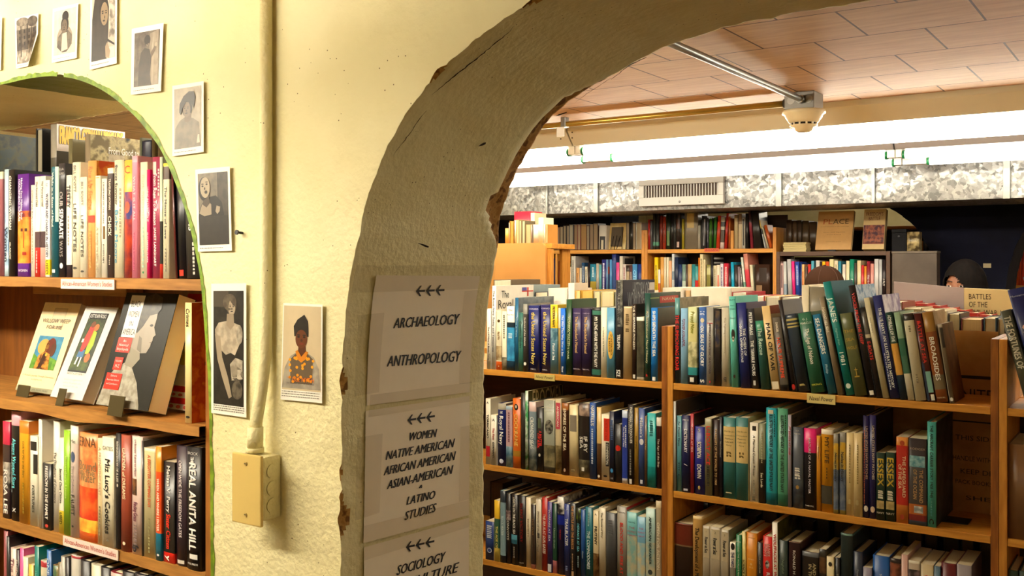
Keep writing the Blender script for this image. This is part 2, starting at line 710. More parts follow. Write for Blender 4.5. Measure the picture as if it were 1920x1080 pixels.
def reveal_point(a, y, eps):
    i = 0
    while i < len(ARC) - 2 and ARC[i + 1] < a:
        i += 1
    s = (a - ARC[i]) / (ARC[i + 1] - ARC[i])
    (x0, z0), (x1, z1) = PROF[i], PROF[i + 1]
    L = math.hypot(x1 - x0, z1 - z0)
    nx, nz = (z1 - z0) / L, -(x1 - x0) / L       # towards the opening
    return Vector((x0 + (x1 - x0) * s + nx * eps, y, EYE + z0 + (z1 - z0) * s + nz * eps))


def ribbon(mb, pts, widths, normal_fn, material):
    """thin flat strip along 3-D points"""
    vs = []
    n = len(pts)
    for i, p in enumerate(pts):
        d = (pts[min(i + 1, n - 1)] - pts[max(i - 1, 0)]).normalized()
        s = d.cross(normal_fn(p)).normalized() * widths[i] * 0.5
        vs += [p + s, p - s]
    mb.add(vs, [(2 * i, 2 * i + 2, 2 * i + 3, 2 * i + 1) for i in range(n - 1)], material)


def crack(pix, w, eps=0.0035):
    pts = []
    for (u0, v0), (u1, v1) in zip(pix, pix[1:]):
        k = max(2, int(math.hypot(u1 - u0, v1 - v0) / 6))
        for j in range(k):
            s = j / k
            h = on_reveal(u0 + (u1 - u0) * s + random.uniform(-1.2, 1.2), v0 + (v1 - v0) * s)
            if h and WALL_F < h[1] < WALL_B + 0.004:
                pts.append(reveal_point(h[0], h[1], eps))
    if len(pts) < 3:
        return
    mb = MB()
    ws = [w * (0.5 + 0.8 * random.random()) * min(1, 3 * i / len(pts) + .2, 3 * (1 - i / len(pts)) + .2) for i in range(len(pts))]
    ribbon(mb, pts, ws, lambda p: Vector((0.8, 0, -0.6)), M_CRACK)
    mb.build('crack', arch_wall)


crack([(808, 175), (850, 140), (900, 100), (955, 55), (965, 40)], 0.003)
crack([(1068, 235), (1100, 185), (1140, 150), (1180, 118), (1218, 101)], 0.005)
crack([(1075, 190), (1110, 165), (1150, 140)], 0.002)
crack([(960, 395), (945, 445), (930, 500), (922, 560), (912, 640)], 0.003)
crack([(735, 290), (760, 255), (800, 200)], 0.0015)
crack([(1040, 215), (1062, 208), (1090, 200)], 0.003)
crack([(895, 272), (905, 268), (910, 265)], 0.005)
crack([(780, 455), (795, 460), (808, 465)], 0.004)

# lime-green paint left along the edge of the low opening
mb = MB()
P = [p for p in smooth_poly(OPEN_L) if p[0] > -2.32]
pts_in, pts_out = [], []
for i, p in enumerate(P):
    a, b = P[max(i - 1, 0)], P[min(i + 1, len(P) - 1)]
    L = math.hypot(b[0] - a[0], b[1] - a[1])
    nx, nz = -(b[1] - a[1]) / L, (b[0] - a[0]) / L
    w = 0.0050 + 0.006 * noise.noise(Vector((p[0] * 16, p[1] * 16, 3))) + 0.004 * noise.noise(Vector((p[0] * 70, p[1] * 70, 1)))
    w = max(0.002, w) * (1.0 if p[1] > -0.1 else 0.9)
    pts_in.append((p[0] - nx * 0.004, WALL_F - 0.0015, max(0, p[1] + EYE - nz * 0.004)))
    pts_out.append((p[0] + nx * w, WALL_F - 0.0012, max(0, p[1] + EYE + nz * w)))
for i in range(len(P) - 1):
    if -1.99 < P[i][0] < -1.965:
        continue
    mb.add([pts_in[i], pts_in[i + 1], pts_out[i + 1], pts_out[i]], [(0, 1, 2, 3)], M_LIME)
mb.build('paint_edge', arch_wall)

# ---------------------------------------------------------------- shell of the rooms
structure(MB().box(-4.6, 3.9, -2.6, 9.2, -0.05, 0.0, M_FLOOR), 'floor')
structure(MB().box(-4.6, 3.9, -2.6, 9.2, CEIL, CEIL + 0.05, M_TILE), 'ceiling')
structure(MB().box(-4.65, -4.6, -2.6, 9.2, 0, CEIL, M_BACKROOM), 'wall_west')
structure(MB().box(3.9, 3.95, -2.6, 9.2, 0, CEIL, M_BACKROOM), 'wall_east')
structure(MB().box(-4.6, 3.9, -2.65, -2.6, 0, CEIL, M_BACKROOM), 'wall_south')
structure(MB().box(-4.6, 3.9, 9.2, 9.25, 0, CEIL, M_BACKROOM), 'wall_north')

# ---------------------------------------------------------------- strip lights
M_CHAN = mat('d4ceb6', 0.3, 0.0, 0.03, 3)
M_GREENRING = mat('1e7a45', 0.4)


M_CHAN_DARKENED = mat('8d827c', 0.3, 0.0, 0.03, 3)  # same channel, colour darkened to offset the near row's glare


def strip_light(x0, x1, y, strength, label, group, drop=0.0, body=None):
    t = thing('strip_light', (x0, y, CEIL), label, 'light fixture', group=group)
    L = x1 - x0
    c = MB()
    z0 = -0.084 - drop
    c.prism([(-0.10, 0.0), (0.20, 0.0), (0.20, -0.05), (0.145, z0), (-0.045, z0), (-0.10, -0.022)], lambda p, s: (s, p[0], p[1]), 0.004, L - 0.004, body or M_CHAN)
    for x in (0.03, L - 0.03):
        for dz in (-0.03, -0.055):
            c.tube([(x, -0.10, dz), (x, -0.103, dz)], 0.003, M_CRACK, 8)
    c.build('channel', t)
    tm = emitter('lit_tube', LAMP_RGB, strength)
    for dy, dz, e in ((-0.005, z0 - 0.022, 0.04), (0.13, z0 - 0.045, 0.12)):
        o = MB()
        o.tube([(e, dy, dz), (L - 0.05, dy, dz)], 0.019, tm, 16)
        tb = o.build('tube', t)
        for x in (e - 0.012, L - 0.05):
            r = MB()
            r.tube([(x, dy, dz), (x + 0.012, dy, dz)], 0.0195, M_GREENRING, 16)
            r.build('end_cap', tb)
        s = MB()
        s.rbox(0.0, e - 0.013, dy - 0.02, dy + 0.02, dz - 0.014, z0 + 0.002, M_WHITE)
        s.build('socket', t)
        s = MB()
        s.rbox(L - 0.038, L - 0.004, dy - 0.02, dy + 0.02, dz - 0.014, z0 + 0.002, M_WHITE)
        s.build('socket', t)
    return t


G1 = 'strip lights above the shelves'
for a, b, w in ((-4.5, -2.316, 'end light of the near row, behind the chipped arch edge'),
                (-2.316, 0.124, 'glaring strip light in the near row, behind the smoke detector'),
                (0.124, 2.5, 'end light of the near row, beyond the frame')):
    strip_light(a, b, 3.93, TUBE_FAR, 'cream fluorescent ' + w, G1)
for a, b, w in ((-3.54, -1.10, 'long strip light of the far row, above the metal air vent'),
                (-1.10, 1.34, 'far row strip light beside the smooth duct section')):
    strip_light(a, b, 4.80, TUBE_FARTHER, 'cream fluorescent ' + w, G1, 0.012, M_CHAN_DARKENED)
for a, b, w in ((-3.7, -1.27, 'above the wall of postcards'),):
    strip_light(a, b, 0.15, TUBE_NEAR, 'cream fluorescent strip light ' + w, 'strip lights before the arcade')
strip_light(0.5, 2.9, 0.15, TUBE_FILL, 'added unseen fill strip light brightening the inner face of the arch', 'strip lights before the arcade')  # fill lamp added for the arch reveal, no known fixture
strip_light(-2.56, -1.34, 2.12, TUBE_SHELF_FILL, 'added fill strip light hidden behind the arch top, brightening the naval shelves', 'added fill lights behind the arcade')  # fill lamp added for the naval shelves, kept out of view
strip_light(-2.6, -0.2, 7.6, TUBE_BEYOND, 'cream fluorescent strip light in the room beyond the navy wall', 'strip lights beyond')

# ---------------------------------------------------------------- duct and vent
DY = 5.22
DZ0, DZ1 = EYE + 0.316, EYE + 0.58
t = thing('air_duct', (0, DY, DZ0), 'galvanised steel air duct running under the ceiling behind the strip lights', 'duct')
xs = [at_y(u, 400, DY).x for u in (940, 1027, 1120, 1463, 1639, 1890)] + [0.6, 1.6]
xs[0] = -4.5
for i in range(len(xs) - 1):
    a, b = xs[i] + 0.002, xs[i + 1] - 0.002
    w = MB()
    h = DZ1 - DZ0
    ma, mbb = (a + b) / 2, h / 2
    bulge = 0.012 if i >= 2 else 0.004
    # front face creased from corner to corner
    w.add([(a, 0, 0), (b, 0, 0), (b, 0, h), (a, 0, h), (ma, -bulge, mbb)], [(0, 1, 4), (1, 2, 4), (2, 3, 4), (3, 0, 4)], M_GALV)
    w.add([(a, 0, 0), (b, 0, 0), (b, 0.55, 0), (a, 0.55, 0), (a, 0, h), (b, 0, h), (b, 0.55, h), (a, 0.55, h)],
          [(0, 1, 2, 3), (4, 5, 6, 7), (2, 3, 7, 6), (0, 3, 7, 4), (1, 2, 6, 5)], M_GALV)
    w.build('duct_section', t)
    if i:
        s = MB()
        wd = 0.012 if i in (1, 4) else 0.022
        s.rbox(a - wd, a + wd * 0.4, -0.016, 0.01, -0.004, h, M_METAL, 0.002)
        s.build('seam_strip', t)
M_VENT = mat('a8a49c', 0.5, 0, 0.02)
p0, p1 = at_y(1203, 388, DY), at_y(1361, 337, DY)
t = thing('air_vent', (p0.x, DY - 0.017, p0.z), 'white louvred air vent on the front of the galvanised duct', 'vent')
W, Hh = p1.x - p0.x, p1.z - p0.z + 0.02
f = MB()
bw = 0.032
zb = 0.05
for a, b, c, d in ((0, W, 0, zb), (0, W, Hh - 0.035, Hh), (0, bw, zb, Hh - 0.035), (W - bw, W, zb, Hh - 0.035)):
    f.rbox(a, b, -0.022, 0.004, c, d, M_VENT, 0.003)
fr = f.build('frame', t)
f = MB()
f.box(bw, W - bw, 0.0, 0.002, zb, Hh - 0.03, mat('3a2618', 0.8))
f.build('backing', t)
n = 26
f = MB()
for k in range(n):
    x = bw + (W - 2 * bw) * (k + 0.5) / n
    f.box(x - 0.0026, x + 0.0026, -0.009, 0.0, zb, Hh - 0.03, M_VENT)
f.build('louvres', t)
f = MB()
f.lathe([(0.0, 0.0), (0.006, 0.0), (0.006, 0.003), (0, 0.004)], (0, 0, 0), M_METAL, 10)
o = f.build('screw', t)
o.rotation_euler = (PI / 2, 0, 0)
o.location = (W / 2, -0.0215, 0.02)

# ---------------------------------------------------------------- conduit and smoke detector on the ceiling
BX, BY = -1.15, 3.59
M_BOX = mat('77736c', 0.45, 0.7)
M_BRASS = mat('b89a4a', 0.3, 0.85)
t = thing('smoke_detector', (BX, BY, CEIL), 'cream smoke detector hanging under a grey junction box on the ceiling', 'smoke detector')
f = MB()
f.rbox(-0.055, 0.055, -0.055, 0.055, -0.062, 0.0, M_BOX, 0.003)
jb = f.build('junction_box', t)
f = MB()
for x in (-0.03, 0.005, 0.035):
    f.tube([(x, -0.055, -0.03), (x, -0.0565, -0.03)], 0.014, mat('8a867e', 0.4, 0.7), 16)
f.build('knockout', jb)
M_DET = mat('e6d7b0', 0.35)
f = MB()
f.lathe([(0.0, -0.06), (0.074, -0.062), (0.078, -0.068), (0.078, -0.074), (0.068, -0.080), (0.066, -0.088), (0.058, -0.098), (0.052, -0.108), (0.0, -0.108)], (0, 0, 0), M_DET, 32)
f.build('base', t)
f = MB()
f.lathe([(0.044, -0.107), (0.044, -0.117), (0.0, -0.117)], (0, 0, 0), mat('241c14', 0.6), 32)
f.build('sensor_gap', t)
f = MB()
for k in range(12):
    a = 2 * PI * k / 12
    f.box(0.046 * math.cos(a) - 0.003, 0.046 * math.cos(a) + 0.003, 0.046 * math.sin(a) - 0.003, 0.046 * math.sin(a) + 0.003, -0.119, -0.106, M_DET)
f.lathe([(0.050, -0.116), (0.050, -0.119), (0.034, -0.124), (0.030, -0.136), (0.022, -0.141), (0.0, -0.142)], (0, 0, 0), M_DET, 32)
f.build('sensor_cap', t)
t = thing('ceiling_conduit', (BX, BY, CEIL - 0.03), 'shiny steel conduit crossing the ceiling from the arch to the smoke detector', 'conduit')
f = MB()
f.tube([(0.01, -0.05, 0), (0.01, -1.99, 0)], 0.0117, M_METAL, 14)
f.build('pipe', t)
f = MB()
f.tube([(0.01, -0.055, 0), (0.01, -0.085, 0)], 0.015, M_METAL, 14)
f.build('connector', t)
t = thing('brass_conduit', (BX, BY, CEIL - 0.03), 'dull brass-coloured conduit running sideways from the smoke detector to the arch', 'conduit')
f = MB()
f.tube([(-0.06, 0.0, 0), (-1.9, 0.0, 0)], 0.0117, M_BRASS, 14)
f.build('pipe', t)
f = MB()
f.tube([(-0.055, 0.0, 0), (-0.075, 0.0, 0)], 0.0165, mat('4a463f', 0.4, 0.8), 14)
f.build('connector', t)
f = MB()
xx = -1.03
f.rbox(xx - 0.012, xx + 0.012, -0.016, 0.016, -0.014, 0.03, M_METAL, 0.003)
f.rbox(xx - 0.03, xx + 0.008, -0.02, -0.014, -0.055, -0.012, M_WHITE, 0.004)
f.build('pipe_clamp', t)

# ---------------------------------------------------------------- painted conduit and wall box on the pillar
PX = at_y(497, 300, 1.165).x
t = thing('wall_conduit', (PX, 1.167, EYE), 'thin conduit painted cream, running up the pillar from the switch box', 'conduit')
f = MB()
f.tube([(0, 0, 0.625), (0, 0, -0.10), (-0.001, -0.001, -0.16), (-0.003, -0.008, -0.22), (-0.006, -0.016, -0.27), (-0.007, -0.018, -0.295)], 0.0108, M_WALL, 16)
f.build('pipe', t)
f = MB()
f.tube([(-0.0068, -0.0175, -0.282), (-0.0072, -0.018, -0.318)], 0.0135, M_WALL, 16)
f.tube([(-0.0072, -0.018, -0.318), (-0.0072, -0.018, -0.326)], 0.0155, M_WALL, 16)
f.build('connector', t)
pl, pr = at_y(437, 850, 1.13), at_y(491, 858, 1.13)
z1, z0 = EYE - 0.3265, EYE - 0.4445
t = thing('switch_box', (pl.x, 1.13, z0), 'beige blank plate on a cream painted metal box at the foot of the conduit', 'wall box')
w, h = pr.x - pl.x, z1 - z0
f = MB()
f.rbox(0.006, w - 0.006, 0.004, 0.05, 0.004, h - 0.003, M_WALL, 0.008)
bx = f.build('box', t)
f = MB()
for k in range(3):
    zz = h * (0.25 + 0.25 * k)
    f.tube([(w - 0.006, 0.028, zz), (w - 0.0042, 0.028, zz)], 0.0125, M_WALL, 20)
f.build('knockout', bx)
M_PLATE = mat('d9bd72', 0.3, 0.0, 0.03)
f = MB()
f.rbox(0, w, -0.003, 0.004, -0.002, h + 0.001, M_PLATE, 0.0025)
f.build('cover_plate', t)
for zz in (h * 0.13, h * 0.87):
    f = MB()
    f.tube([(w / 2, -0.003, zz), (w / 2, -0.0045, zz)], 0.0035, mat('c9b06a', 0.3, 0.3), 14)
    f.box(w / 2 - 0.003, w / 2 + 0.003, -0.0048, -0.0044, zz - 0.0006, zz + 0.0006, M_CRACK)
    f.build('screw', t)
p = at_y(455, 437, WALL_F)
t = thing('wall_nail', (p.x, WALL_F, p.z), 'short black nail sticking out of the cream wall beside the tall postcard', 'nail')
f = MB()
f.tube([(0, 0.004, 0), (0.0, -0.012, 0.001)], 0.0022, M_BLACKM, 10)
f.build('shank', t)
f = MB()
f.tube([(0, -0.012, 0.001), (0, -0.0145, 0.0012)], 0.0045, M_BLACKM, 14)
f.build('head', t)

# ---------------------------------------------------------------- paper signs taped on the jamb
M_PAPER = mat('f3e8d2', 0.6, 0, 0.03)
M_INK = mat('15131a', 0.6, 0, 0.02)
M_TAPE = clear_tape()


def reveal_sheet(mb, q, eps, material, n=10, crinkle=0.0):
    """sheet with corner pixels q = TL, TR, BR, BL laid on the arch face"""
    c = [on_reveal(*p) for p in q]
    vs = []
    for i in range(n + 1):
        for j in range(n + 1):
            s, r = j / n, i / n
            a = (c[0][0] * (1 - s) + c[1][0] * s) * (1 - r) + (c[3][0] * (1 - s) + c[2][0] * s) * r
            y = (c[0][1] * (1 - s) + c[1][1] * s) * (1 - r) + (c[3][1] * (1 - s) + c[2][1] * s) * r
            vs.append(reveal_point(a, y, eps + crinkle * noise.noise(Vector((a * 25, y * 25, 5)))))
    mb.add(vs, [(i * (n + 1) + j, i * (n + 1) + j + 1, (i + 1) * (n + 1) + j + 1, (i + 1) * (n + 1) + j) for i in range(n) for j in range(n)], material, True)


def reveal_text(mb, txt, l, r, cap, material, shear=0.18):
    """letters whose baseline runs between two photo pixels on the arch face"""
    dx, dy = r[0] - l[0], r[1] - l[1]
    L = math.hypot(dx, dy)

    lift = [0.0]

    def fn(a, b):
        h = on_reveal(l[0] + dx * a / L + 0.06 * b, l[1] + dy * a / L - b)
        return reveal_point(h[0], h[1], 0.0042 + lift[0])
    if txt == '<':
        n = 3
        for k in range(n):
            o = k * L / n
            s = L / n * 0.92
            poly = [(0, .5), (.45, 1.0), (.62, 1.0), (.36, .60), (1, .60), (1, .40), (.36, .40), (.62, 0), (.45, 0)]
            vs = [fn(o + p[0] * s, p[1] * cap) for p in poly]
            mb.add(vs, tessellate_polygon([[Vector((p[0], p[1], 0)) for p in poly]]), material)
        return
    for da in (-0.45, 0.0, 0.45):       # heavier strokes, as printed
        lift[0] += 0.00005
        letters(mb, txt, L, cap, lambda a, b: fn(a + da, b), material, shear)


SIGNS = (
    ('white paper sign with three arrows pointing to archaeology and anthropology, topmost on the jamb',
     [(703, 515), (898, 517), (878, 735), (685, 760)],
     [('<', (776, 555), (831, 553), 20), ('ARCHAEOLOGY', (734, 615), (855, 607), 19), ('ANTHROPOLOGY', (722, 687), (858, 677), 20)]),
    ('white paper sign listing women, native, African, Asian-American and latino studies, middle of the jamb',
     [(683, 770), (878, 742), (877, 965), (679, 1018)],
     [('<', (760, 797), (813, 789), 19), ('WOMEN', (762, 826), (813, 819), 15), ('NATIVE AMERICAN', (720, 862), (846, 838), 16),
      ('AFRICAN AMERICAN', (716, 891), (848, 862), 16), ('ASIAN-AMERICAN', (722, 917), (843, 888), 16), ('&', (782, 915), (788, 914), 6),
      ('LATINO', (759, 946), (811, 934), 15), ('STUDIES', (755, 975), (812, 959), 16)]),
    ('white paper sign pointing to sociology and pop culture, lowest on the jamb',
     [(680, 1026), (877, 970), (876, 1210), (680, 1300)],
     [('<', (757, 1035), (812, 1023), 19), ('SOCIOLOGY', (740, 1078), (829, 1052), 18), ('POP CULTURE', (716, 1116), (853, 1072), 18)]),
)
for label, q, lines in SIGNS:
    c = reveal_point(*on_reveal(*q[3]), 0.003)
    t = thing('paper_sign', c, label, 'sign')
    mb = MB()
    reveal_sheet(mb, q, 0.0034, M_PAPER, 12, 0.0007)
    o = mb.build('sheet', t)
    o.location = -c
    for txt, l, r, cap in lines:
        mb = MB()
        reveal_text(mb, txt, l, r, cap, M_INK)
        o = mb.build('arrows' if txt == '<' else 'lettering', t)
        o.location = -c
TAPES = ([(664, 496), (926, 496), (922, 540), (655, 548)], [(690, 740), (880, 716), (880, 752), (686, 782)],
         [(668, 590), (716, 585), (706, 735), (660, 742)], [(866, 545), (912, 540), (900, 715), (856, 720)],
         [(664, 820), (712, 812), (706, 960), (660, 975)], [(858, 800), (900, 792), (897, 930), (855, 940)],
         [(676, 985), (880, 935), (879, 985), (676, 1050)])
for k, q in enumerate(TAPES):
    mb = MB()
    reveal_sheet(mb, q, 0.0052 + 0.0004 * k, M_TAPE, 8, 0.0006)
    o = mb.build('packing_tape')
    tag(o, ['strip of clear tape over the top of the archaeology sign', 'strip of clear tape across the foot of the archaeology sign',
            'clear tape down the near edge of the archaeology sign', 'clear tape down the far edge of the archaeology sign',
            'clear tape down the near edge of the women and studies sign', 'clear tape down the far edge of the women and studies sign',
            'strip of clear tape across the foot of the women and studies sign'][k], 'tape', 'clear tape on the jamb signs')

# ---------------------------------------------------------------- books
ORD = ('first second third fourth fifth sixth seventh eighth ninth tenth eleventh twelfth thirteenth fourteenth fifteenth sixteenth '
       'seventeenth eighteenth nineteenth twentieth').split()
ORD += ['twenty-' + x for x in ORD[:9]] + ['thirtieth'] + ['thirty-' + x for x in ORD[:9]] + ['fortieth']
NAMED = (('white', 'f2efe6'), ('cream', 'e8dcb6'), ('tan', 'c9a468'), ('pale grey', 'b8b4aa'), ('grey', '86837c'), ('dark grey', '4a4844'),
         ('black', '1b1918'), ('navy', '1c2358'), ('blue', '2a55b0'), ('bright blue', '1c74d8'), ('light blue', '86b0d2'), ('teal', '2a7f86'), ('dark teal', '1d4f58'),
         ('turquoise', '3fb6b8'), ('green', '2f8a4a'), ('dark green', '1d4a34'), ('lime green', '8fc22e'), ('olive', '6f6a35'), ('yellow', 'f0c93a'),
         ('ochre', 'd9961e'), ('orange', 'e8701e'), ('red', 'cf2a22'), ('dark red', '7a1f1c'), ('brick red', 'a34a3a'), ('brown', '6b4426'), ('dark brown', '3a2618'),
         ('pink', 'eea0a8'), ('magenta', 'dd1f6a'), ('purple', '5a2a86'), ('dark purple', '34243f'), ('lilac', 'a79bb4'), ('peach', 'f0bb90'), ('slate blue', '4a5a78'),
         ('grey-green', '8a9480'), ('mauve', 'a85a6a'))


def colour_name(h):
    c = hexrgb(h)
    return min(NAMED, key=lambda n: sum(w * (a - b) ** 2 for w, a, b in zip((1, 1.2, .9), c, hexrgb(n[1]))))[0]


LIFT = 0.0005


def spine_y(x, w, bulge):
    return bulge * (1 - 4 * x / w * (1 - x / w))


def make_book(name, w, h, d, kind, base, opt, label, group, simple=False):
    """local frame: spine on y = 0, x 0..w, z 0..h"""
    hard = kind in 'hf'
    w = max(w, 0.004)
    root = thing(name, (0, 0, 0), label, 'book', group=group) if not simple else None
    cover_hex = opt['k'][0][0] if (kind == 'f' and 'k' in opt) else base
    bm_base = mat(cover_hex, 0.34 if hard else 0.30)
    side = bm_base
    if 'c' in opt:
        side = mat(opt['c'][0][0], 0.3)
    if 'cm' in opt:
        side = mottled(*opt['cm'][0][:2], 26, 0.35, (1, 1, 1), opt['cm'][0][2] if len(opt['cm'][0]) > 2 else None, .4, .6, 0.2)
    bulge = min(0.0045, 0.14 * w) if hard else 0.0012
    th = min(0.0026, 0.12 * w) if hard else 0.0007
    bands = [(h * (1 - float(b[1])), h * (1 - float(b[0])), b[2]) for b in opt.get('b', [])]
    zs = sorted({0.0, h} | {z for b in bands for z in b[:2] if 0 < z < h})
    k = 7
    outer = [(0, d)] + [(w * i / (k - 1), spine_y(w * i / (k - 1), w, bulge)) for i in range(k)] + [(w, d)]
    inner = [(th, d)] + [(th + (w - 2 * th) * i / (k - 1), bulge + th) for i in range(k)] + [(w - th, d)]
    n = len(outer)
    c = MB()
    for a, b in zip(zs, zs[1:]):
        m = bm_base
        for b0, b1, hx in bands:
            if b0 - 1e-6 <= a and b <= b1 + 1e-6:
                m = mottled(*hx.split('/'), 34, 0.3) if '/' in hx else mat(hx, 0.32)
        for i in range(n - 1):
            mm = side if (i == n - 2 and ('c' in opt or 'cm' in opt)) else m
            c.add([(*outer[i], a), (*outer[i + 1], a), (*outer[i + 1], b), (*outer[i], b)], [(0, 1, 2, 3)], mm, 0 < i < n - 2)
    for i in range(n - 1):
        c.add([(*inner[i], 0), (*inner[i + 1], 0), (*inner[i + 1], h), (*inner[i], h)], [(3, 2, 1, 0)], bm_base)
        for z, fl in ((0, (3, 2, 1, 0)), (h, (0, 1, 2, 3))):
            c.add([(*outer[i], z), (*outer[i + 1], z), (*inner[i + 1], z), (*inner[i], z)], [fl], bm_base)
    for i in (0, n - 1):
        c.add([(*outer[i], 0), (*inner[i], 0), (*inner[i], h), (*outer[i], h)], [(0, 1, 2, 3)], bm_base)
    pm = M_PAGE
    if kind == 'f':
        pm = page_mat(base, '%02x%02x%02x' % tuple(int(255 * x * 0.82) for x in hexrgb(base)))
    ins = 0.003 if hard else 0.0006
    pg = c if simple else MB()
    pg.box(th * 1.05, w - th * 1.05, bulge + th * 1.1, d - ins, ins, h - ins, pm)
    if simple:
        root = c.build(name)
        tag(root, label, 'book', group)
    else:
        c.build('cover', root)
        pg.build('page_block', root)
    if kind == 'f':
        return root
    # lettering and printed patches on the spine
    e = 0.0005

    def flat(x, z, k=1.0):
        return (x, spine_y(min(max(x, 0), w), w, bulge) - e * k, z)
    for q in opt.get('q', []):
        pat = MB()
        f0, f1, x0, x1 = (float(v) for v in q[1:5])
        m = mottled(*q[0].split('/'), 60, 0.35) if '/' in q[0] else mat(q[0], 0.35)
        st = 6
        for i in range(st):
            a, b = w * (x0 + (x1 - x0) * i / st), w * (x0 + (x1 - x0) * (i + 1) / st)
            pat.add([flat(a, h * (1 - f1)), flat(b, h * (1 - f1)), flat(b, h * (1 - f0)), flat(a, h * (1 - f0))], [(0, 1, 2, 3)], m)
        pat.build('printed_patch', root)
    for q in opt.get('o', []):
        pat = MB()
        f, sx, sz = float(q[1]), float(q[2]) * w / 2, float(q[3]) * h / 2
        m = mottled(*q[0].split('/'), 90, 0.35) if '/' in q[0] else mat(q[0], 0.35)
        vs = [flat(w / 2, h * (1 - f), 1.3)] + [flat(w / 2 + sx * math.cos(2 * PI * i / 20), h * (1 - f) + sz * math.sin(2 * PI * i / 20), 1.3) for i in range(20)]
        pat.add(vs, [(0, 1 + i, 1 + (i + 1) % 20) for i in range(20)], m)
        pat.build('emblem', root)
    for q in opt.get('t', []):
        ink = MB()
        txt, hx, f0, f1, size = q[0], q[1], float(q[2]), float(q[3]), float(q[4])
        off = float(q[5]) if len(q) > 5 else 0.0
        cap = min(size * w, 0.05)
        L = min((f1 - f0) * h, text_width(txt, cap) * 1.35)
        z0 = h * (1 - f0) - ((f1 - f0) * h - L) / 2
        x0 = w * (0.5 + off) - cap / 2
        for s in (-0.035 * cap, 0.035 * cap):      # strokes as heavy as in print
            letters(ink, txt, L, cap, lambda a, b: flat(x0 + b + s, z0 - a - s, 2 + (0.12 if s > 0 else 0)), mat(hx, 0.4))
        ink.build('lettering', root)
    for q in opt.get('h', []):
        ink = MB()
        txt, hx, f, size = q[0], q[1], float(q[2]), float(q[3])
        cap = size * w
        L = min(0.86 * w, text_width(txt, cap) * 1.2)
        letters(ink, txt, L, cap, lambda a, b: flat(w / 2 - L / 2 + a, h * (1 - f) + b - cap / 2, 2), mat(hx, 0.4))
        ink.build('lettering', root)
    for q in opt.get('l', []):      # lines of print too small to read
        ink = MB()
        hx, f0, f1, size = q[0], float(q[1]), float(q[2]), float(q[3])
        off = float(q[4]) if len(q) > 4 else 0.0
        z, zend = h * (1 - f0), h * (1 - f1)
        rr = random.Random(int(w * 1e6) + int(f0 * 100))
        hw = size * w / 2
        while z > zend:
            ln = rr.uniform(0.003, 0.007)
            xc = w * (0.5 + off)
            ink.add([flat(xc - hw, z - ln, 2), flat(xc + hw, z - ln, 2), flat(xc + hw * rr.uniform(.5, 1), z, 2), flat(xc - hw, z, 2)], [(0, 1, 2, 3)], mat(hx, 0.4))
            z -= ln + rr.uniform(0.0012, 0.003)
        ink.build('lettering', root)
    for gi, q in enumerate(opt.get('g', [])):      # words across the front board
        ink = MB()
        txt, hx, f, y0, y1, cap = q[0], q[1], float(q[2]), float(q[3]) * d, float(q[4]) * d, float(q[5])
        thick = float(q[6]) if len(q) > 6 else 0.0
        for k in range(8 if thick else 1):      # fat outlined letters are drawn with wider strokes
            da, db = thick * math.cos(PI * k / 4), thick * math.sin(PI * k / 4)
            letters(ink, txt, y1 - y0, cap, lambda a, b: (w + e + .0004 * (gi + 1) + .00004 * k, y0 + a + da, h * (1 - f) - cap + b + db), mat(hx, 0.4))
        ink.build('lettering', root)
    for q in opt.get('w', []):      # coloured patch on the front board
        pat = MB()
        m = mottled(*q[0].split('/'), 40, 0.35) if '/' in q[0] else mat(q[0], 0.35)
        f0, f1, y0, y1 = h * (1 - float(q[1])), h * (1 - float(q[2])), float(q[3]) * d, float(q[4]) * d
        pat.add([(w + e * .6, y0, f1), (w + e * .6, y1, f1), (w + e * .6, y1, f0), (w + e * .6, y0, f0)], [(0, 1, 2, 3)], m)
        pat.build('printed_patch', root)
    return root


def parse(spec):
    out = []
    for line in spec.strip().splitlines():
        line = line.strip()
        if not line:
            continue
        parts = line.split('|')
        x0, x1, yt, kind, base = parts[0].split()
        opt = {}
        for p in parts[1:]:
            key, val = p.split('=', 1)
            opt.setdefault(key.strip(), []).append([s.strip() for s in val.split(',')])
        out.append((float(x0), float(x1), float(yt), kind, base, opt))
    return out


SHELF_COUNT = [0]


